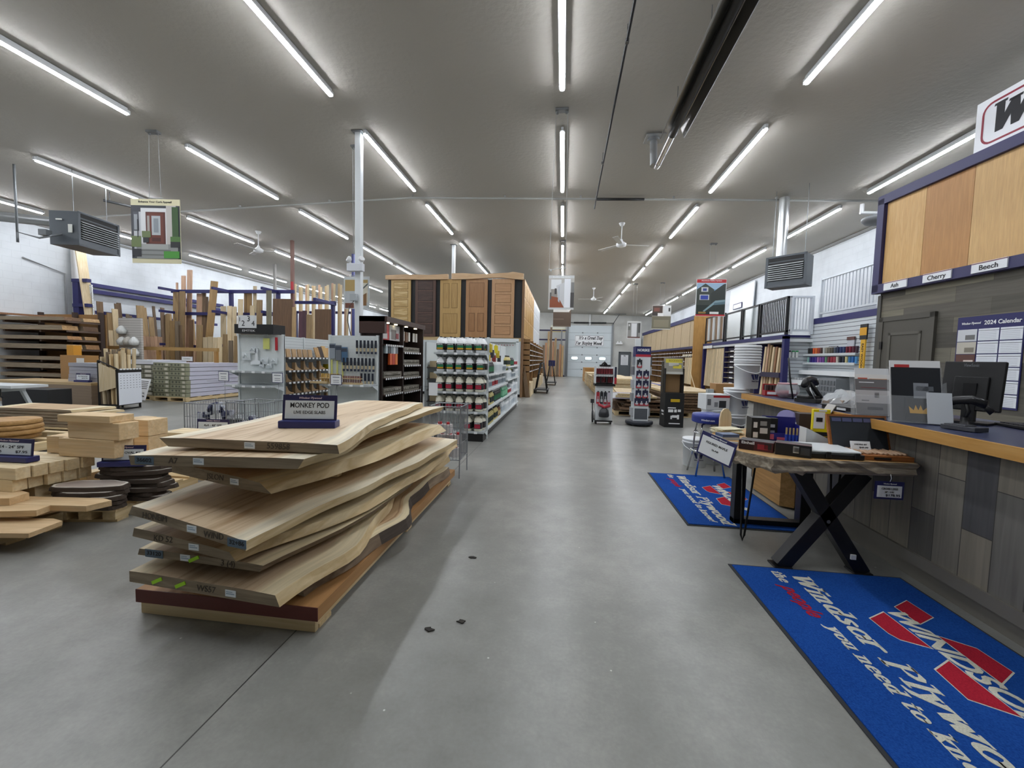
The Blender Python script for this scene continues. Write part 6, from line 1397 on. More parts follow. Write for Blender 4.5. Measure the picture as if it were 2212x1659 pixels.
# lumber left of the roll-up door
t = thing('lumber_rack', 'dark beam lumber rack in the far corner beside the roll-up door', 'rack')
for x in (-2.2, -.2, .15): MB().bx(x, 33.0, 0, x+.1, 33.1, 3.75).build('rack_post', plain('#6a6d70', .5), t)
for z in (.0, 2.9, 3.65): MB().bx(-2.2, 33.02, z, .25, 33.12, z+.12).build('beam', plain('#2a2340', .5), t)
for i in range(10):
    x = -1.75+.19*i; h = [2.3, 2.5, 2.7, 3.6, 3.95, 2.8, 3.1, 2.2, 2.6, 2.5][i]
    o = MB(Matrix.Translation((x, 32.75, 0)) @ Matrix.Rotation(-.05, 4, 'X')).bx(-.08, -.03, 0, .08, .03, h).build('lumber_board', [OAK, BROWN, CHERRY][i % 3]); tag(o, 'brown board leaning in the far corner rack, %s from its left end' % nth(i), 'board', 'boards in the far corner rack')
t = thing('banner_sign', 'small white and yellow banner beside the roll-up door top', 'sign', (-.45, 33.99, 3.9))
MB().bx(-.6, -.02, -.25, .6, 0, .3).build('board', plain('#dfe0d2', .5), t)
MB().bx(-.6, -.022, -.25, .6, -.019, -.02).build('yellow_band', plain('#e0cf8c', .5), t)
# ================================================================ the stack of monkey pod slabs
MP = [slab_wood('#d6bf9e', '#b0906a', '#f1e6cb', 'monkey_pod', .14), slab_wood('#bfa27c', '#957553', '#e8d8b2', 'monkey_pod', .16), slab_wood('#b09a7e', '#8c7458', '#d8c8a4', 'monkey_pod', .15)]
ENDG = wood('#a09079', '#83745f', 'x', 1.5, .8, .08); EDGE = wood('#d9c59c', '#bfa67a', 'y', .7, .7, .08, '#e6d5ae'); EDGED = wood('#8e7a62', '#6f5c48', 'y', .7, .8, .06, '#a5927a')
BARK = plain('#4a4037', .9, 0, .4)
def lerp_pts(P, y):
    if y <= P[0][1]: return P[0][0]
    for a, b in zip(P, P[1:]):
        if y <= b[1]: 
            u = (y-a[1])/(b[1]-a[1]); u = u*u*(3-2*u)*.5+u*.5
            return a[0]+(b[0]-a[0])*u
    return P[-1][0]
def live_slab(name, label, left, right, zt, th, mat, ins=(.03, .05), tiltx=0.0, seed=0, wav=.012, edge=EDGE, dark=None, zfar=0.0, group=None, cat='slab', nearskew=0.0):
    """left/right: (x, y) points of the top edges from the near to the far end; ins: how far the lower edge reaches out (+) or in (-)"""
    rr = random.Random(seed)
    y0 = min(left[0][1], right[0][1]); y1 = max(left[-1][1], right[-1][1]); n = 26
    vs, uvs = [], []
    ph = [rr.uniform(0, 6) for _ in range(4)]
    cols = 7
    for i in range(n+1):
        u = i/n
        yl = left[0][1]+(left[-1][1]-left[0][1])*u; yr = right[0][1]+(right[-1][1]-right[0][1])*u
        xl = lerp_pts(left, yl)+wav*math.sin(5*yl+ph[0])+wav*.6*math.sin(13*yl+ph[1]); xr = lerp_pts(right, yr)+wav*math.sin(4.5*yr+ph[2])+wav*.6*math.sin(11*yr+ph[3])
        for lev in range(2):
            for j in range(cols):
                t = j/(cols-1); x = xl+(xr-xl)*t
                if lev: x += (-ins[0] if j == 0 else 0)+(ins[1] if j == cols-1 else 0)
                z = zt+zfar*u+tiltx*(t-.5)-(th if lev else 0)
                if not lev and j in (0, cols-1): z -= .004
                vs.append((x, yl+(yr-yl)*t, z))
    def I(i, lev, j): return (i*2+lev)*cols+j
    fs, mi, fu = [], [], []
    for i in range(n):
        for j in range(cols-1):
            fs.append((I(i, 0, j), I(i, 0, j+1), I(i+1, 0, j+1), I(i+1, 0, j))); mi.append(0); fu.append([(j/6, i), ((j+1)/6, i), ((j+1)/6, i+1), (j/6, i+1)])
            fs.append((I(i, 1, j+1), I(i, 1, j), I(i+1, 1, j), I(i+1, 1, j+1))); mi.append(0); fu.append([((j+1)/6, i), (j/6, i), (j/6, i+1), ((j+1)/6, i+1)])
        fs.append((I(i, 0, 0), I(i+1, 0, 0), I(i+1, 1, 0), I(i, 1, 0))); mi.append(2); fu.append([(0, i)]*4)
        dk = dark and dark[0] < i/n < dark[1]
        fs.append((I(i+1, 0, 6), I(i, 0, 6), I(i, 1, 6), I(i+1, 1, 6))); mi.append(3 if dk else 2); fu.append([(1, i)]*4)
    for j in range(cols-1):
        fs.append((I(0, 0, j+1), I(0, 0, j), I(0, 1, j), I(0, 1, j+1))); mi.append(1); fu.append([(0, 0)]*4)
        fs.append((I(n, 0, j), I(n, 0, j+1), I(n, 1, j+1), I(n, 1, j))); mi.append(1); fu.append([(0, 0)]*4)
    me = bpy.data.meshes.new(name); me.from_pydata(vs, [], fs)
    uv = me.uv_layers.new(name='UVMap'); L = (y1-y0)/n; k = 0
    for f, fuv in zip(me.polygons, fu):
        for li, (a, b) in zip(f.loop_indices, fuv): uv.data[li].uv = (a, b*L)
    for m in (mat, ENDG, edge, BARK): me.materials.append(m)
    me.polygons.foreach_set('material_index', mi); me.update()
    o = bpy.data.objects.new(name, me); COL.objects.link(o)
    return tag(o, label, cat, group)
def endface(o, left, right, zt, th, tiltx, items):
    """stickers, tags and pencilled writing on the near end of a slab"""
    a, b = V((left[0][0], left[0][1], 0)), V((right[0][0], right[0][1], 0)); d = (b-a).normalized(); nrm = V((d.y, -d.x, 0))
    for kind, t, arg in items:
        p = a+(b-a)*t+nrm*.002; p.z = zt-th/2+tiltx*(t-.5)
        M = frame3(p, d, (0, 0, 1))
        if kind == 'sticker':
            s = MB(M).bx(-.027, -.015, -.001, .027, .015, .0012).bx(-.022, -.004, .001, .02, .0, .0016, 1).bx(-.022, .005, .001, .01, .008, .0016, 1).build('sticker', [plain('#e6ecf0', .5), plain('#8fa6bb', .5)], o)
        elif kind == 'green': MB(M @ Matrix.Rotation(.45, 4, 'Z')).bx(-.03, -.008, -.001, .03, .008, .002).build('green_tag', plain('#a8e21c', .5), o)
        elif kind == 'blue': 
            MB(M).bx(-.05, -.02, -.001, .05, .018, .001).build('blue_stamp', plain('#5f7182', .7), o); text(arg, .026, INK, o, p+nrm*.0015, d, (0, 0, 1), width=.08, bold=.02, thick=.0004)
        else: text(arg, .04 if len(arg) < 8 else .02, plain('#4f463d', .8), o, p, d, (0, 0, 1), bold=0, shear=.1, thick=.0006, name='pencil_writing')
sp = pallet('pallet under the stack of pale live edge slabs', -2.06, -1.12, 1.74, 4.06, .075)
MB().bx(-.46, -1.185, .002, .47, -1.16, .072).build('front_board', PINE_X, sp)
SL = [
 ('base', [(-2.05, 1.69), (-2.05, 4.1)], [(-1.085, 1.67), (-1.09, 4.1)], .145, .068, 1, (0, 0), 0, 1, 'long red ended board pack lying on the pallet under the slabs'),
]
base = MB().bx(-2.045, 1.69, .077, -1.09, 4.1, .14).build('red_board_pack', wood('#b98d5c', '#a67a4a', 'y', .6, .6, 0)); tag(base, 'long red ended board pack on the pallet under the slabs', 'board pack')
MB().bx(-2.046, 1.686, .076, -1.089, 1.69, .141).build('red_end', plain('#5e2a22', .6, 0, .12), base)
S = [
 # left pts, right pts, z top, thickness, material, ins, tilt, edge, dark
 ('lowest pale slab of the stack, with two green tags', [(-1.965, 1.6), (-1.99, 2.8), (-1.95, 4.1)], [(-1.205, 1.55), (-1.08, 2.0), (-1.2, 2.6), (-1.3, 3.1), (-1.2, 3.7), (-1.17, 4.12)], .283, .055, 2, (.0, .02), -.012, EDGE, None, [('green', .2, 0), ('green', .37, 0), ('sticker', .72, 0), ('w', .55, 'WS57')]),
 ('second slab up, with pencil mark and green tab', [(-1.98, 1.66), (-2.0, 2.7), (-1.95, 3.8)], [(-1.31, 1.63), (-1.16, 2.1), (-1.12, 2.8), (-1.1, 3.85)], .362, .035, 2, (.01, -.02), -.01, EDGED, None, [('blue', .12, '33120'), ('sticker', .38, 0), ('green', .45, 0), ('w', .72, '3 (4)')]),
 ('third slab up, pale grey brown, in the slab stack', [(-1.97, 1.63), (-2.0, 2.6), (-1.96, 3.9)], [(-1.44, 1.6), (-1.17, 2.3), (-1.08, 3.0), (-1.1, 4.15)], .452, .045, 2, (.01, .03), -.06, EDGE, None, [('sticker', .62, 0), ('w', .3, 'KD 52')]),
 ('wide fourth slab up, lettered on its near end', [(-1.95, 1.6), (-1.99, 2.5), (-1.93, 3.6)], [(-1.28, 1.5), (-1.15, 2.4), (-1.02, 3.1), (-.99, 3.78)], .565, .045, 0, (.02, .0), -.07, EDGE, None, [('w', .22, 'HONEIM'), ('sticker', .55, 0), ('w', .73, 'WIND'), ('blue', .92, '32+86')]),
 ('fifth slab up with a broad sloping pale edge', [(-1.99, 1.85), (-2.0, 2.5), (-1.95, 3.5)], [(-1.42, 1.75), (-1.3, 2.1), (-1.18, 2.7), (-1.14, 3.3), (-1.12, 3.6)], .715, .055, 1, (.0, .06), -.04, EDGE, None, [('sticker', .72, 0), ('w', .5, 'JSLON')]),
 ('sixth slab up with blue stamp on its near left end', [(-2.03, 1.66), (-2.03, 2.6), (-1.98, 3.5)], [(-1.14, 1.66), (-1.08, 1.95), (-1.16, 2.5), (-1.17, 3.1), (-1.11, 3.76)], .832, .05, 0, (-.01, -.03), .03, EDGE, None, [('blue', .1, '36602'), ('w', .27, 'A7'), ('sticker', .42, 0)]),
 ('topmost pale monkey pod slab carrying the sign', [(-1.95, 1.75), (-1.99, 2.6), (-1.96, 3.65)], [(-1.03, 1.75), (-1.09, 2.1), (-1.19, 2.54), (-1.24, 3.0), (-1.26, 3.58)], .892, .045, 0, (-.05, .01), .01, EDGE, None, [('sticker', .52, 0), ('w', .68, '559858')]),
]
for i, (lab, l, r, zt, th, mi, ins, tilt, ed, dk, items) in enumerate(S):
    o = live_slab('live_edge_slab', lab, l, r, zt, th, MP[mi], ins, tilt, i+3, .012, ed, dk, 0, 'monkey pod slabs on the pallet')
    endface(o, l, r, zt, th, tilt, items)
o = live_slab('bark_slab', 'dark barked slab piece lying on the red ended board pack', [(-1.5, 1.85), (-1.5, 3.9)], [(-1.19, 1.75), (-1.12, 2.1), (-1.05, 2.6), (-1.14, 3.0), (-1.12, 3.5), (-1.12, 3.9)], .222, .075, MP[1], (0, .02), 0, 31, .02, EDGED, (.25, .75), 0)
# spacers that keep the slabs apart
k = 0
for lo, hi in ((.14, .228), (.283, .327), (.362, .407), (.452, .52), (.565, .66), (.715, .782), (.832, .847)):
    for y in (2.3, 3.2):
        if hi-lo > .012:
            o = tag(MB().bx(-1.85, y, lo-.002, -1.35, y+.05, hi+.004).build('spacer_stick', PINE_X), 'wood spacer stick between slabs of the pale slab stack', 'spacer', 'spacers in the slab stack')
def stand_sign(label, p, x, w, h, lines, tilt=.12):
    x = V(x).normalized(); nrm = x.cross(V((0, 0, 1)))
    t = thing('price_sign', label, 'sign', p, math.atan2(x.y, x.x))
    MB().bx(-w*.52, -.045, 0, w*.52, .04, .042).build('stand_base', plain('#262a66', .4), t, .006)
    T = Matrix.Translation((0, 0, .035)) @ Matrix.Rotation(-tilt, 4, 'X')
    MB(T).bx(-w/2, -.004, 0, w/2, .004, h).build('backing', plain('#231f4d', .4), t)
    MB(T).bx(-w/2+.014, -.006, .014, w/2-.014, -.004, h-.032).build('card', plain('#dde4e8', .5), t)
    up = T.to_3x3() @ V((0, 0, 1)); pp = lambda xx, zz: T @ V((xx, -.0065, zz))
    text('Windsor Plywood', .016, plain('#d9c3cb', .5), t, T @ V((0, -.0045, h-.017)), (1, 0, 0), up, width=w*.42, bold=.02, shear=.2, thick=.0005)
    for s, size, xx, zz, wd in lines: text(s, size, INK, t, pp(xx, zz), (1, 0, 0), up, width=wd, bold=.012, thick=.0005)
    return t
stand_sign('blue stand sign lettered in two lines on the topmost slab', (-1.43, 2.15, .893), (1, .2, 0), .30, .15, [('MONKEY POD', .04, 0, .09, .215), ('LIVE EDGE SLABS', .024, 0, .05, .175)])
# ================================================================ foreground pallets on the left
pallet('low pallet at the left edge under the short posts', -4.95, -3.62, 1.97, 2.5, .11)
P4 = wood('#f0e0bd', '#e0c99d', 'x', .8, .6, .12)
for (i, (x0, x1, y, z, th, dp, rz, nm)) in enumerate([(-4.6, -3.32, 2.12, .112, .03, .24, .16, 'lowest'), (-4.55, -3.55, 2.33, .143, .03, .2, .1, 'second'), (-4.6, -3.5, 2.2, .175, .04, .2, .24, 'curved third'), (-4.2, -3.22, 2.42, .176, .04, .16, .12, 'fourth'), (-4.75, -3.78, 2.3, .217, .05, .18, .16, 'fifth')]):
    o = MB().prism([(-(x1-x0)/2, -dp/2), ((x1-x0)/2-.06*(i % 2), -dp/2+.02*(i % 3)), ((x1-x0)/2, dp/2-.04), ((x1-x0)/2-.1, dp/2), (-(x1-x0)/2, dp/2)], 0, th).build('rough_plank', wood('#e6cba0', '#d2b184', 'x', .7, .65, .12)); o.location = ((x0+x1)/2, y, z); o.rotation_euler.z = rz
    tag(o, '%s rough plank in the pile on the low pallet under the short posts' % nm, 'plank', 'rough planks on the low pallet')
pallet('low pallet behind the rough planks at the left edge', -5.0, -3.88, 2.52, 3.05, .11)
for i in range(3):
    o = MB().bx(-.55, -.06, 0, .55, .06, .15).build('bearer_block', P4); o.location = (-4.5, 2.62+.17*i, .112); tag(o, 'pale bearer under the short square posts, %s from the front' % nth(i), 'block', 'bearers under the short posts')
for r in range(2):
    for i in range(5):
        o = MB().bx(-.6, -.0425, 0, 0, .0425, .087).build('short_post', P4, None, .003); o.location = (-3.87-(.05 if r == 0 else 0)+R.uniform(-.014, .014)+.02*i, 2.45+.09*i, .268+.0885*r); tag(o, 'square short post, %s from the front in the %s layer of the pallet edge pile' % (nth(i), ['lower', 'upper'][r]), 'post', 'short square posts')
stand_sign('blue stand sign with a price standing on the short square posts', (-4.18, 2.56, .447), (1, .05, 0), .42, .135, [('4X4 - 24" SPF', .03, .02, .072, .24), ('18-445', .024, -.1, .036, .1), ('$7.95', .026, .12, .036, .1)], .1)
P6 = wood('#ecd3ab', '#dabb8c', 'x', .8, .6, .12)
pallet('pallet under the big square blocks', -4.6, -3.5, 3.08, 3.5, .12)
BLK = [(-3.75, 2.83, .449, .5, .15, .145, .02, 'lowest front block of the block pile'), (-3.69, 2.84, .596, .49, .15, .135, -.03, 'cracked upper block of the block pile'), (-3.74, 2.83, .733, .46, .19, .055, .03, 'thin top plank on the block pile'), (-4.11, 2.9, .449, .2, .16, .14, .08, 'small block at the left end of the block pile')]
for x, y, z, l, w, h, rz, lab in BLK:
    o = MB().bx(-l/2, -w/2, 0, l/2, w/2, h).build('square_block', P6, None, .004); o.location = (x, y, z); o.rotation_euler.z = rz; tag(o, lab, 'block', 'big square blocks')
for i in range(2):
    o = MB().bx(-.1, -.07, 0, .1, .07, .328).build('square_block', P6, None, .004); o.location = (-3.62-.02*i, 2.98+.02*i, .12); 
    if i: bpy.data.objects.remove(o)
    else: tag(o, 'upright prop block under the front block pile', 'block')
for r in range(4):
    for i in range(2):
        o = MB().bx(-.145, -.09, 0, 0, .09, .143).build('square_block', P6, None, .004); o.location = (-3.58-.152*i+R.uniform(-.008, .008), 3.2+R.uniform(-.02, .02), .122+.146*r); tag(o, 'square end block, %s in the %s layer of the block stack behind the oval sign' % (['right', 'left'][i], nth(r)), 'block', 'end blocks beside the block pile')
pallet('pallet under the longer posts behind the slab stack', -4.1, -3.0, 3.65, 4.25, .12)
for r in range(4):
    for i in range(6 if r < 3 else 3):
        o = MB().bx(-.55, -.0425, 0, .55, .0425, .087).build('long_post', P4, None, .003); o.location = (-3.55+R.uniform(-.03, .03), 3.72+.09*i, .122+.0885*r); tag(o, 'long square post, %s from the front in the %s layer behind the slab stack' % (nth(i), nth(r)), 'post', 'long square posts')
stand_sign('white stand sign half hidden behind the topmost slab', (-3.9, 4.1, .389), (1, .12, 0), .36, .13, [('4x4 - 48" SPF', .035, 0, .06, .2)], .05)
# walnut ovals
o = pallet('dark pallet under the walnut ovals', -3.82, -3.38, 2.58, 3.06, .1); o.rotation_euler.z = .2
WT = wood('#c4b8ac', '#aa9b92', 'x', .5, .5, .05); WE = plain('#40352c', .9, 0, .5)
def oval(x, y, z, a, b, th, rz, label, seed):
    rr = random.Random(seed); n = 40; ph = rr.uniform(0, 6)
    q = MB(); top, top2, bot = [], [], []
    for i in range(n):
        t = 2*math.pi*i/n; k = 1+.05*math.sin(3*t+ph)+.03*math.sin(7*t+2*ph)+rr.uniform(-.015, .015); pw = .85
        cx, sy = math.cos(t), math.sin(t)
        px, py = a*k*abs(cx)**pw*(1 if cx > 0 else -1), b*k*abs(sy)**pw*(1 if sy > 0 else -1)
        top.append((px*.96, py*.94, th)); top2.append((px, py, th*.85)); bot.append((px*1.02, py*1.04, 0))
    q.add([(x_*.93, y_*.9, z_) for x_, y_, z_ in top], [list(range(n))], 0)
    q.add([(x_*.93, y_*.9, z_) for x_, y_, z_ in top]+top, [(n+i, n+(i+1) % n, (i+1) % n, i) for i in range(n)], 1)
    q.add(top+top2, [(n+i, n+(i+1) % n, (i+1) % n, i) for i in range(n)], 2)
    q.add(top2+bot, [(n+i, n+(i+1) % n, (i+1) % n, i) for i in range(n)], 2)
    q.add(bot, [list(range(n))[::-1]], 2)
    o = q.build('walnut_oval', [WT, plain('#ded8cc', .6), WE]); o.location = (x, y, z); o.rotation_euler.z = rz
    return tag(o, label, 'slab', 'walnut oval slices')
z = .102
for i in range(5): oval(-3.6+(R.uniform(-.03, .03) if i < 4 else 0), 2.67+(R.uniform(-.02, .02) if i < 4 else 0), z, .245+R.uniform(-.01, .02), .105, .032, .2+.06*(i-4), 'walnut oval slice, %s from the bottom of the front oval pile' % nth(i), 40+i); z += .034
z = .102
for i in range(8): oval(-3.5+R.uniform(-.04, .04), 2.93+R.uniform(-.02, .01), z, .27+R.uniform(-.02, .03), .125, .032, .15+.05*(i-5), 'walnut oval slice, %s from the bottom of the rear oval pile' % nth(i), 60+i); z += .034
stand_sign('tilted blue stand sign on the rear pile of walnut ovals', (-3.5, 2.83, .376), (1, .3, 0), .31, .13, [('WALNUT OVAL 4/4', .026, 0, .07, .24), ('10" - 12" WIDE', .012, -.08, .036, .08), ('$49.95', .02, .09, .036, .09)], .1)
# round slices and pale slabs farther back
pallet('dark pallet under the round slices at the picture edge', -8.2, -6.5, 4.0, 4.9, .14)
for i in range(4):
    o = MB().lathe([(.27, 0), (.29, .01), (.28, .055), (.27, .06)], 28).build('round_slice', [wood('#c79d66', '#b0874f', 'x', .6, .6)]); o.location = (-7.05+R.uniform(-.03, .03), 4.35, .142+.063*i); tag(o, 'round log slice, %s from the bottom of the round pile' % nth(i), 'slice', 'round log slices')
pallet('dark pallet under the pale slabs behind the round slices', -8.9, -7.0, 5.15, 5.75, .12)
z = .122
for i in range(6):
    l = [(-8.9+.1*(i % 3), 5.15), (-8.85, 5.75)]; r = [(-7.0-.2*(i % 3)+.1*(i == 5), 5.2), (-7.1-.15*(i % 2), 5.75)]
    live_slab('live_edge_slab', 'pale slab, %s from the bottom of the pile behind the round slices' % nth(i), l, r, z+.04, .036, MP[1], (.01, .02), 0, 80+i, .02, EDGE, None, 0, 'pale slabs behind the round slices'); z += .046
# ================================================================ wire bins
def wire_bin(label, x0, x1, y0, y1, z0, z1, n=12):
    t = thing('wire_bin', label, 'bin', ((x0+x1)/2, (y0+y1)/2, 0)); w, l = (x1-x0)/2, (y1-y0)/2
    W = plain('#9a9ea2', .35, .6)
    q = MB()
    for z in (z0, z1): q.tube([(-w, -l, z), (w, -l, z), (w, l, z), (-w, l, z)], .006, 5, 0, True)
    for z in (z0+(z1-z0)*.3, z0+(z1-z0)*.62): q.tube([(-w, -l, z), (w, -l, z), (w, l, z), (-w, l, z)], .0025, 4, 0, True)
    q.build('rim', W, t)
    for sx, sy, ax in ((0, -1, 'x'), (0, 1, 'x'), (-1, 0, 'y'), (1, 0, 'y')):
        q = MB()
        for i in range(n+1):
            u = -1+2*i/n
            p = (u*w, sy*l) if ax == 'x' else (sx*w, u*l)
            q.cyl((p[0], p[1], z0), (p[0], p[1], z1), .0032, 4)
        q.build('wire_side', W, t)
    q = MB()
    for i in range(n+1): u = -1+2*i/n; q.cyl((u*w, -l, z0), (u*w, l, z0), .0032, 4)
    q.build('wire_floor', W, t)
    for sx in (-1, 1):
        for sy in (-1, 1): MB().cyl((sx*w, sy*l, 0), (sx*w, sy*l, z1+.02), .007, 6).build('leg', W, t)
    return t
wire_bin('wire bin of dark blue rolls, left of the pair behind the slab stack', -4.8, -4.36, 4.62, 5.1, .2, .65)
wire_bin('wire bin of blue strapped packs, right of the pair behind the slab stack', -4.32, -3.86, 4.75, 5.25, .2, .66)
for i in range(9):
    a = i < 4
    x, y = (-4.7+.08*i, 4.8+.12*(i % 2)) if a else (-4.24+.075*(i-4), 4.92+.12*(i % 2))
    t = thing('strap_pack', 'dark blue strap pack, %s from the left in the %s wire bin' % (nth(i if a else i-4), 'left' if a else 'right'), 'package', (x, y, .21+.2*a+.06*(i % 3)), .5*i, 'dark blue strap packs')
    MB().tube([(-.06, 0, .02), (-.03, .04, .08), (.03, .04, .1), (.07, 0, .03), (.03, -.04, .06), (-.03, -.04, .09)], .026, 7, 0, True).build('strap_coil', plain('#20244a', .6, 0, .3), t)
    MB().bx(-.03, -.07, .02, .04, -.055, .1).bx(.05, -.03, .08, .09, .02, .12).build('label', plain('#c9cdd8', .5), t)
wire_bin('wire bin of red capped packs at the far end of the slab stack', -1.42, -1.08, 4.25, 4.6, .2, .78, 9)
for i in range(8):
    t = thing('bagged_pack', 'clear bagged pack with red cap, %s in the bin beyond the slab stack' % nth(i), 'package', (-1.34+.09*(i % 3), 4.37+.1*((i//3) % 2), .21+.13*(i//3)), .4*i, 'red capped packs in the bin')
    MB().bx(-.045, -.04, 0, .045, .04, .1).build('bag', plain('#d3cfcd', .4, 0, .2), t)
    MB().cyl((0, 0, .1), (0, 0, .125), .022, 8).build('cap', plain('#b8262c', .4), t)
MB
t = thing('wire_sign', 'white price cards on tall wires above the right wire bin', 'sign', (-5.1, 6.1, 0))
for i, x in enumerate((-.65, .35, 1.4)):
    MB().tube([(x, .2, .0), (x, .2, .84)], .004, 5).tube([(x-.25, .1, .82), (x+.02, .2, .82)], .003, 4).build('wire', STEEL, t)
    MB(Matrix.Translation((x, .18, .84))).bx(-.1, -.004, -.02, .1, .0, .15).bx(-.09, -.006, -.01, .09, -.003, .14, 1).bx(-.06, -.007, .1, .06, -.005, .115, 2).bx(-.05, -.007, .05, .05, -.005, .06, 2).bx(-.05, -.007, .02, .05, -.005, .03, 2).build('card', [NAVY, PAPER, plain('#8a8d96', .6)], t)
# ================================================================ flooring cartons
GC = plain('#8b8c74', .6, 0, .15); LAV = plain('#c3c3d2', .5, 0, .08)
pallet('pallet under the middle stack of green ended flooring cartons', -10.65, -9.65, 9.35, 11.2, .12)
pallet('pallet under the left stack of labelled flooring cartons', -11.95, -10.75, 9.45, 10.7, .12)
def floor_carton():
    t = thing('flooring_carton', 'x', 'box')
    MB().bx(-.235, 0, 0, .235, 1.8, .1).build('carton', LAV, t)
    MB().bx(-.236, -.003, 0, .236, .12, .101).build('green_end', GC, t)
    q = MB()
    for x in (-.16, -.05, .04): q.bx(x-.03, -.005, .03, x+.02, -.002, .075)
    q.build('printed_mark', plain('#55574a', .6), t)
    MB().bx(.12, -.005, .02, .2, -.002, .08).build('label', plain('#c9c4b4', .6), t)
    return t
f0 = None
for r in range(8):
    for c in range(2):
        lab = 'green ended flooring carton, %s layer up, %s column of the middle stack' % (nth(r), ['left', 'right'][c])
        loc = (-10.39+.48*c+R.uniform(-.01, .01), 9.38+R.uniform(-.015, .015), .122+.112*r)
        if f0 is None: f0 = floor_carton(); f0['label'] = lab; f0.location = loc; f0['group'] = 'flooring cartons'
        else: dup(f0, loc, 0, lab)
g0 = None
for r in range(7):
    for c in range(4):
        lab = 'small labelled flooring carton, %s layer up, %s from the left in the left stack' % (nth(r), nth(c))
        loc = (-11.8+.3*c, 9.48+R.uniform(-.01, .01), .122+.118*r)
        if g0 is None:
            g0 = thing('flooring_carton', lab, 'box', loc, 0, 'small flooring cartons')
            MB().bx(-.145, 0, 0, .145, 1.2, .104).build('carton', plain('#7d7d6c', .6, 0, .1), g0)
            MB().bx(-.09, -.003, .025, .09, 0, .09).build('label', plain('#cbc8bc', .6), g0)
        else: dup(g0, loc, 0, lab)
o = tag(MB().bx(-11.6, 9.5, .952, -10.8, 10.5, 1.06).build('white_carton', plain('#d3d6dc', .5)), 'flat white carton on top of the left flooring stack', 'box')
price_card('price_card', 'small white price card standing on the middle flooring stack', (-9.75, 9.5, 1.12), (1, 0, 0), (0, 0, 1), .32, .12, [('FLOORING', .03, .0, 0, .2)], border=.012, bcol=plain('#b9b6c8', .5), head=False)
o = price_card('painted_sign', 'white board sign with red and black print leaning on the flooring stack', (-10.75, 9.15, .32), (1, -.05, 0), (.12, .25, 1), .5, .55, [('WAX SEAL', .07, -.1, 0, .36), ('THE ROOM', .07, -.18, 0, .36)], border=.005, bcol=WHITE, head=False)
MB().bx(-.2, .0, .002, -.08, .18, .004).build('red_block', plain('#c23a4a', .5), o)
q = MB()
for i in range(5): q.bx(-.05, .02+.045*i, .002, .2, .035+.045*i, .004)
q.build('black_bars', INK, o)
# ================================================================ cutoff bin with calendar
BO, BR = V((-9.48, 7.6, 0)), .22
t = thing('cutoff_bin', 'black metal cart bin of wood cutoffs with a plywood side', 'bin', BO, BR)
FR = plain('#151517', .5)
q = MB()
for x in (-.4, -.03):
    for y in (0, .57): q.bx(x, y, 0, x+.03, y+.03, 1.08 if x < -.2 else .9)
for z in (.1, .85): q.bx(-.4, 0, z, 0, .03, z+.03).bx(-.4, .57, z, 0, .6, z+.03).bx(-.4, 0, z, -.37, .6, z+.03).bx(-.03, 0, z, 0, .6, z+.03)
q.bx(-.03, 0, 0, 0, .6, .03).build('metal_frame', FR, t)
MB().bx(-.38, .02, .1, -.02, .58, .13).build('floor_panel', FR, t)
MB(Matrix(((1, 0, 0, 0), (0, 0, 1, 0), (0, 1, 0, 0), (0, 0, 0, 1)))).prism([(-.36, .4), (-.04, .5), (-.04, .88), (-.36, 1.02)], -.015, -.002).build('plywood_side', PALE, t)
MB().tube([(-.385, .015, 1.08), (-.015, .015, .9)], .014, 6).build('top_bar', FR, t)
t = thing('calendar_board', 'large white month calendar board on the cutoff bin', 'calendar', BO+Matrix.Rotation(BR, 3, 'Z') @ V((.008, .3, .12)), BR+math.pi/2)
MB().bx(-.3, -.01, 0, .3, -.002, .75).build('sheet', plain('#dfe3ea', .5), t)
MB().bx(-.31, -.014, .7, .31, -.002, .77).build('header', FR, t)
q = MB()
for r in range(6):
    for c in range(7): q.bx(-.26+.083*c, -.012, .63-.055*r, -.235+.083*c, -.009, .642-.055*r)
q.build('dates', plain('#5d6168', .6), t)
q = MB()
for i in range(7): q.bx(-.27+.085*i, -.016, .76, -.21+.085*i, -.01, .79)
q.build('clips', WHITE, t)
for i in range(20):
    h = 1.12+R.uniform(-.1, .12); p = BO+Matrix.Rotation(BR, 3, 'Z') @ V((-.33+.085*(i % 4), .08+.1*(i//4), .132))
    o = MB(Matrix.Translation(p) @ Matrix.Rotation(BR, 4, 'Z') @ Matrix.Rotation(R.uniform(-.03, .05), 4, 'Y')).bx(-.015, -.035, 0, .015, .035, h).build('cutoff_strip', [PALE, GREYB, PINE, PALE][i % 4]); tag(o, 'thin wood cutoff standing in the black cart bin, %s of the bunch' % nth(i), 'strip', 'cutoffs in the black cart bin')
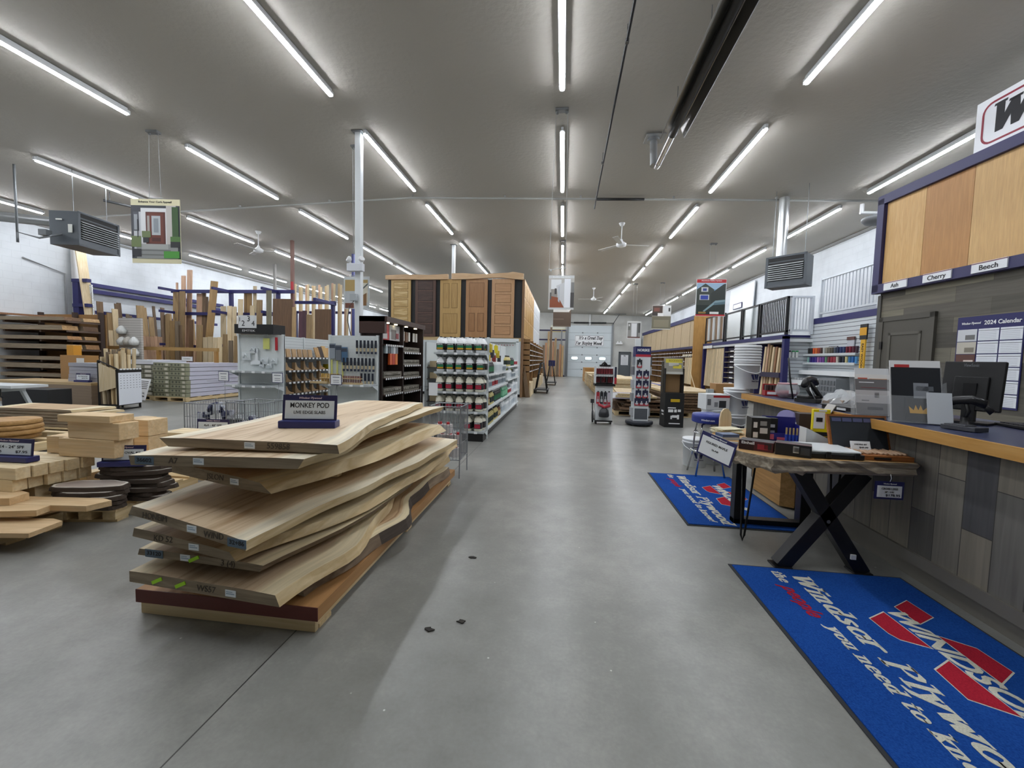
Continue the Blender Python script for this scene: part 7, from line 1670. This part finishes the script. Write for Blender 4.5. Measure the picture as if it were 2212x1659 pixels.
# ================================================================ sheet stack, trestle and boxes at the left edge
MDF = plain('#8f7c68', .6, 0, .06)
for i in range(8):
    board('brown_sheet', 'brown fibreboard sheet, %s from the bottom of the stack at the left edge' % nth(i), 'sheet', (-11.45+R.uniform(-.006, .006), 8.0, .1+.06*i), (0, 0, 0), (2.6, .8, .058), MDF if i < 7 else wood('#dcc294', '#cfb080', 'x', .5, .5), 'fibreboard sheets')
for x in (-12.5, -11.4, -10.3): board('bunk_block', 'wood bunk under the fibreboard stack', 'block', (x, 8.0, 0), (0, 0, 0), (.1, .7, .098), PINE_Y, 'bunks under the fibreboard stack')
stand_sign('white stand sign on top of the fibreboard stack', (-10.55, 7.75, .58), (1, 0, 0), .36, .16, [('PLYWOOD', .035, 0, .09, .24), ('$49.95', .03, .05, .05, .15)], .05)
for i in range(5):
    board('grey_carton', 'flat grey carton, %s from the bottom of the small stack on the fibreboard' % nth(i), 'box', (-10.65, 8.1+R.uniform(-.02, .02), .58+.085*i), (0, 0, R.uniform(-.03, .03)), (.85, .45, .08), plain('#a3a4ae', .5, 0, .08), 'grey cartons on the fibreboard')
carton('shipping_box', 'brown carton with white label behind the grey cartons', 'box', (-12.4, 9.05, .0), 0, (.75, .3, 1.15), '#a67c48', [('#d9d9d6', 'F', .65, .82, .95, .94)])
o = board('yellow_box', 'upright yellow carton on the brown carton', 'box', (-12.55, 9.05, 1.152), (0, 0, 0), (.2, .18, .25), plain('#c98f2a', .5))
t = thing('folding_trestle', 'white folding table end with slanted leg at the left edge', 'trestle', (-9.45, 5.95, 0))
MB().bx(-1.0, -.25, .62, .28, .25, .665).build('top', plain('#c6cbcd', .5), t)
MB().bar((-.25, -.2, .62), (.12, -.2, .02), .05, .05).bar((-.25, .2, .62), (.12, .2, .02), .05, .05).bx(-.3, -.22, .54, -.16, .22, .62).build('leg', plain('#b9bfc1', .5), t)
MB().bx(-.14, -.24, .5, .0, -.2, .6).bar((-.12, -.22, .56), (.05, -.22, .46), .02, .02).build('lock_lever', BLACK, t)
for i, x in enumerate((-10.75, -10.2)):
    carton('black_box', ['black carton under the white trestle top, left one', 'black carton with a small white label below the trestle'][i], 'box', (x, 6.9, 0), .05, (.5, .4, .5), '#101012', [('#d9dcdc', 'F', .8, .25, .95, .4)] if i else [])
# ================================================================ cantilever rack of slabs by the left wall
t = thing('slab_rack', 'dark cantilever rack carrying rough slabs by the left wall', 'rack')
for x in (-15.05, -13.9, -13.05): MB().bx(x, 10.0, 0, x+.08, 10.1, 2.35).build('rack_post', plain('#3a2c26', .7), t)
for z in (.55, .78, 1.0, 1.3, 1.55, 1.8, 2.05):
    for x in (-15.05, -13.9, -13.05): MB().bx(x+.01, 9.25, z-.05, x+.07, 10.05, z).build('arm', plain('#5b4a3e', .7), t)
MB().bx(-15.15, 10.12, .3, -12.95, 10.15, 2.3).build('back_panel', plain('#8d6a40', .8, 0, .25), t)
RC = [('#b78c60', '#96704a'), ('#c9a678', '#ab875c'), ('#8a6c52', '#6b523e'), ('#d8b78c', '#b9966a')]
for k, z in enumerate((.55, .78, 1.0, 1.3, 1.55, 1.8, 2.05)):
    for j in range(2):
        c = RC[(k+j) % 4]
        o = live_slab('rough_slab', '%s rough slab on the %s level of the cantilever rack' % (['front', 'rear'][j], nth(k)), [(-15.12, 9.2+.42*j), (-15.12, 9.55+.42*j)], [(-12.95-R.uniform(0, .2), 9.2+.42*j), (-12.95-R.uniform(0, .2), 9.55+.42*j)], z+.1+.03*(k % 2), .095+.03*(k % 2), wood(c[0], c[1], 'x', .6, .75), (0, .03), 0, 100+k*2+j, .01, wood(c[0], c[1], 'x', .6, .75), None, 0, 'slabs on the cantilever rack')
o = board('bent_plank', 'dark red plank lying crooked on top of the cantilever rack', 'plank', (-14.2, 9.4, 2.16), (0, .05, .05), (2.0, .2, .05), CHERRY)
t = thing('peg_panel', 'grey slatted panel hung with bagged parts beside the fat white pipe', 'panel', (-13.05, 10.45, 0))
MB().bx(.1, 0, .9, .85, .04, 2.25).bx(.1, .04, 0, .85, .06, 2.25).build('slat_panel', slatted('#b5b2ad', '#7c7a76', .07), t)
rr = random.Random(9)
for i in range(7): 
    MB().lathe([(.02, -.12), (.1, -.1), (.12, 0), (.06, .1), (.02, .13)], 9, (.3+.2*(i % 3), -.08, 1.25+.32*(i//3)), 0, .3).build('bagged_parts', plain(['#c9cbc8', '#a9a59c', '#d6d8d6'][i % 3], .3, .0, .3), t)
# ================================================================ boards along the left wall
t = thing('timber_rack', 'blue vertical rack post with arms and wall beams along the left block wall', 'rack')
MB().bx(-14.95, 10.8, 0, -14.75, 10.95, 3.45).build('rack_post', BEAM, t)
for z in (1.3, 1.9, 2.6, 3.35): MB().bx(-14.95, 10.78, z, -14.4, 10.9, z+.1).build('arm', BEAM, t)
for z in (3.12, 3.32): MB().bx(-15.15, 11.4, z, -15.05, 16.5, z+.12).build('wall_beam', BEAM, t)
MB().bx(-15.0, 11.3, 2.45, -14.9, 16.0, 2.55).build('back_rail', BEAM, t)
MB().bx(-13.9, 10.7, 1.33, -10.0, 10.78, 1.43).build('front_rail', wood('#b7955f', '#a3804b', 'x', 1, .5, 0), t)
for x in (-13.9, -12.0, -10.1): MB().bx(x, 10.7, 0, x+.08, 10.78, 1.33).build('front_post', wood('#b58a4e', '#a0773f', 'z', 1, .5, 0), t)
for i in range(3):
    o = tag(MB().cyl((-14.55+.06*i, 11.0, .02), (-14.62+.06*i, 10.98, 3.3), .022, 8).build('metal_rod', plain('#d0d3d6', .25, .9)), 'shiny metal rod standing in the blue wall rack, %s across' % nth(i), 'rod', 'metal rods in the wall rack')
PM = {'b': BROWN, 't': OAK, 'l': PALE, 'g': GREYB, 'p': PINKW, 'o': wood('#a98a5c', '#92754b'), 's': wood('#8f8a70', '#77725c'), 'u': PURPLE, 'D': wood('#6f5236', '#5c4229')}
CN = {'b': 'dark brown', 't': 'tan', 'l': 'pale', 'g': 'grey brown', 'p': 'pinkish', 'o': 'golden brown', 's': 'grey green', 'u': 'purple', 'D': 'wide dark brown'}
def stand_board(x, y, w, h, mat, label, cat, group, ax='y', th=.03, lean=.05, roll=0.0, foot=0.0):
    T = Matrix.Translation((x, y, foot)) @ (Matrix.Rotation(-lean, 4, 'Y') if ax == 'y' else Matrix.Rotation(-lean, 4, 'X'))
    T = T @ (Matrix.Rotation(roll, 4, 'X') if ax == 'y' else Matrix.Rotation(roll, 4, 'Y'))
    q = MB(T)
    if ax == 'y': q.bx(-th/2, -w/2, 0, th/2, w/2, h)
    else: q.bx(-w/2, -th/2, 0, w/2, th/2, h)
    return tag(q.build('lumber_board', mat), label, cat, group)
stand_board(-14.35, 11.02, .26, 4.55, PALE, 'very tall pale board leaning by the blue rack post', 'board', None, 'y', .04, .07, .045)
WALLB = [(11.14, 0.17, 2.82, 'b'), (11.29, 0.09, 2.45, 't'), (11.42, 0.18, 2.5, 't'), (11.6, 0.17, 2.64, 'l'), (11.7, 0.12, 2.82, 'b'), (11.83, 0.12, 2.86, 'b'), (11.94, 0.1, 2.52, 'g'), (12.04, 0.11, 2.48, 'g'), (12.16, 0.14, 2.25, 'g'), (12.33, 0.12, 2.85, 't'), (12.48, 0.14, 2.86, 't'), (12.64, 0.17, 2.81, 't'), (12.81, 0.17, 2.5, 't'), (12.96, 0.09, 2.9, 'b'), (13.15, 0.14, 2.89, 'b'), (13.27, 0.13, 2.63, 'g'), (13.5, .16, 2.7, 't'), (13.8, .18, 2.5, 'g'), (14.1, .17, 2.75, 'b'), (14.4, .18, 2.6, 't')]
for i, (y, w, h, c) in enumerate(WALLB):
    stand_board(-14.36-.02*(i % 3), y, w, h, PM[c], '%s board leaning in the left wall rack, %s from its near end' % (CN[c], nth(i)), 'board', 'boards in the left wall rack', 'y', .03, .05, R.uniform(-.03, .03))
FRONTB = [(10.95, 0.12, 1.91), (11.09, 0.13, 1.91), (11.23, 0.13, 1.91), (11.37, 0.08, 1.92), (11.49, 0.14, 1.73), (11.64, .13, 1.7), (11.82, 0.12, 1.79), (11.95, 0.12, 1.79), (12.08, 0.12, 1.79), (12.21, 0.12, 1.79), (12.34, 0.12, 1.81), (12.49, 0.15, 1.8), (12.7, .14, 1.6), (12.9, .14, 1.65), (13.3, .15, 1.7), (13.5, .15, 1.75), (13.7, .15, 1.72), (13.9, .15, 1.74), (14.1, .15, 1.7), (14.3, .15, 1.72)]
for i, (y, w, h) in enumerate(FRONTB):
    stand_board(-13.8, y, w, h, PALE if i < 6 else PINKW, 'short %s board behind the tan front rail, %s from its near end' % ('pale' if i < 6 else 'pinkish', nth(i)), 'board', 'short boards behind the tan rail', 'y', .025, .03)
# ================================================================ blue board rack in the middle left
t = thing('board_rack', 'large blue framed board rack standing across the left of the store', 'rack')
for x in (-13.35, -11.4, -9.65): 
    MB().bx(x, 12.72, 0, x+.1, 12.82, 3.42).build('rack_post', BEAM, t)
    for z in (1.5, 2.6, 3.35): MB().bx(x+.02, 12.0, z, x+.09, 12.8, z+.08).build('arm', BEAM, t)
MB().bx(-13.6, 12.7, 3.34, -9.0, 12.78, 3.45).build('top_beam', BEAM, t)
MB().bx(-13.4, 12.7, 2.58, -9.3, 12.78, 2.68).build('mid_beam', BEAM, t)
MB().bx(-13.4, 13.02, 1.45, -7.3, 13.1, 1.55).build('rear_beam', BEAM, t)
MB().bx(-9.8, 13.5, 3.1, -8.0, 13.6, 3.2).bx(-8.1, 12.4, 3.05, -8.0, 13.6, 3.15).bx(-8.15, 13.5, 0, -8.05, 13.6, 3.1).build('side_beam', BEAM, t)
CENB = [(-13.46, 12.9, 0.07, 3.72, 'p'), (-13.3, 12.95, 0.16, 3.97, 'p'), (-13.12, 12.95, 0.19, 4.17, 'p'), (-13.27, 12.6, 0.2, 3.34, 't'), (-13.03, 12.6, 0.2, 3.37, 't'), (-12.67, 12.9, 0.22, 3.34, 'p'), (-12.45, 12.9, 0.17, 3.36, 'b'), (-12.31, 12.9, 0.1, 3.23, 'b'), (-12.1, 12.55, 0.26, 3.72, 'o'), (-11.41, 12.6, 0.19, 2.87, 'l'), (-11.21, 12.6, 0.16, 2.88, 'l'), (-11.04, 12.6, 0.14, 2.86, 'l'), (-10.84, 12.6, 0.17, 3.11, 'l'), (-10.9, 12.9, 0.09, 3.4, 'o'), (-10.74, 12.9, 0.18, 3.39, 'o'), (-10.55, 12.9, 0.12, 3.6, 'l'), (-10.36, 12.6, 0.16, 2.9, 'l'), (-10.11, 12.6, 0.2, 3.09, 't'), (-9.41, 12.2, 0.17, 3.34, 's'), (-8.99, 12.2, 0.68, 3.07, 'D'), (-8.56, 12.2, 0.14, 2.81, 't'), (-8.37, 12.2, 0.13, 2.68, 'u'), (-8.22, 12.2, 0.14, 2.7, 'u'), (-8.04, 12.2, 0.18, 2.58, 't'), (-7.55, 12.2, 0.54, 2.75, 'D')]
for i, (x, y, w, h, c) in enumerate(CENB):
    stand_board(x, y-.15, w, h, PM[c], '%s board leaning on the blue board rack, %s from its left end' % (CN[c], nth(i)), 'board', 'boards on the blue board rack', 'x', .03, .03, .1 if i == 8 else R.uniform(-.015, .015))
for i, (x, w, h, c) in enumerate([(-12.94, .14, 2.53, 't'), (-12.76, .17, 2.31, 'o'), (-12.57, .18, 2.3, 'g'), (-12.41, .12, 2.17, 'b'), (-12.08, .15, 2.34, 'D'), (-11.8, .2, 2.19, 't'), (-11.56, .16, 1.79, 'l'), (-11.38, .16, 1.81, 'l'), (-11.21, .16, 1.79, 'l'), (-11.04, .15, 1.8, 'l'), (-10.85, .15, 1.9, 't'), (-10.65, .15, 1.7, 'g'), (-10.45, .15, 1.85, 't'), (-10.2, .16, 2.1, 'b'), (-9.95, .15, 2.0, 't'), (-9.7, .16, 2.2, 'g')]):
    stand_board(x, 11.9, w, h, PM[c], 'short %s board in front of the blue board rack, %s from its left end' % (CN[c].replace('wide ', ''), nth(i)), 'board', 'short boards before the blue rack', 'x', .025, .02, R.uniform(-.06, .06) if i in (3, 5) else 0)
o = tag(MB().bx(-13.7, 12.95, 1.9, -13.5, 13.0, 2.9).build('dark_board', BLACK), 'dark panel at the left end of the blue board rack', 'panel')
o = tag(MB().bx(-9.1, 12.3, 1.7, -8.75, 12.32, 1.95).build('dark_sign', plain('#3a3d40', .5)), 'small dark plate beside the black number box', 'plate')
for i in range(18):
    x = -10.95+.142*i; 
    stand_board(x, 15.5+.1*(i % 2), .085, 4.15+R.uniform(-.1, .08), [PALE, PINE, PALE, PINKW][i % 4], 'tall pale moulding in the bright rack behind the blue one, %s from the left' % nth(i), 'moulding', 'tall pale mouldings', 'x', .03, .02)
o = tag(MB().bx(-11.1, 15.75, 1.5, -8.3, 15.8, 1.6).bx(-11.1, 15.75, 3.0, -8.3, 15.8, 3.1).bx(-11.1, 15.7, 0, -11.0, 15.8, 3.1).bx(-8.4, 15.7, 0, -8.3, 15.8, 3.1).build('moulding_rack', BEAM), 'blue rail rack behind the tall pale mouldings', 'rack')
for i in range(9):
    x = -8.0+.19*i
    stand_board(x, 16.4, .11, 2.4+R.uniform(-.3, .9), [PALE, PINKW, PINE, OAK][i % 4], 'pale board standing behind the hardware display, %s from the left' % nth(i), 'board', 'boards behind the hardware display', 'x', .03, .02)
for i, (x, y, z1) in enumerate([(-12.1, 15.9, 4.98), (-9.2, 12.95, 5.1), (-7.9, 14.6, 5.0)]):
    o = tag(MB().bx(x-.045, y-.045, 0, x+.045, y+.045, z1+.1).build('rack_column', plain(['#9a9893', '#7a5a50', '#4a4f86'][i], .6)), ['grey steel column behind the blue board rack', 'brown steel column beside the wide dark board', 'blue steel column by the tall pale mouldings'][i], 'column')
o = tag(MB().bx(-9.2, 12.85, 3.35, -9.13, 12.9, 3.75).build('red_tag', RED), 'small red flag stick on the blue board rack', 'flag')
# ---- scraps on the floor
for i, (x, y) in enumerate([(-.55, 2.55), (-.46, 1.9), (-.6, 1.82), (-2.35, 1.05)]):
    rr = random.Random(i); q = MB()
    q.prism([(.03*math.cos(a)*rr.uniform(.4, 1), .018*math.sin(a)*rr.uniform(.4, 1)) for a in [2*math.pi*k/9 for k in range(9)]], .001, .006)
    o = q.build('bark_scrap', plain('#2b2723', .8)); o.location = (x, y, 0); tag(o, 'dark bark scrap on the concrete, %s from the aisle side' % nth(i), 'scrap', 'bark scraps on the floor')
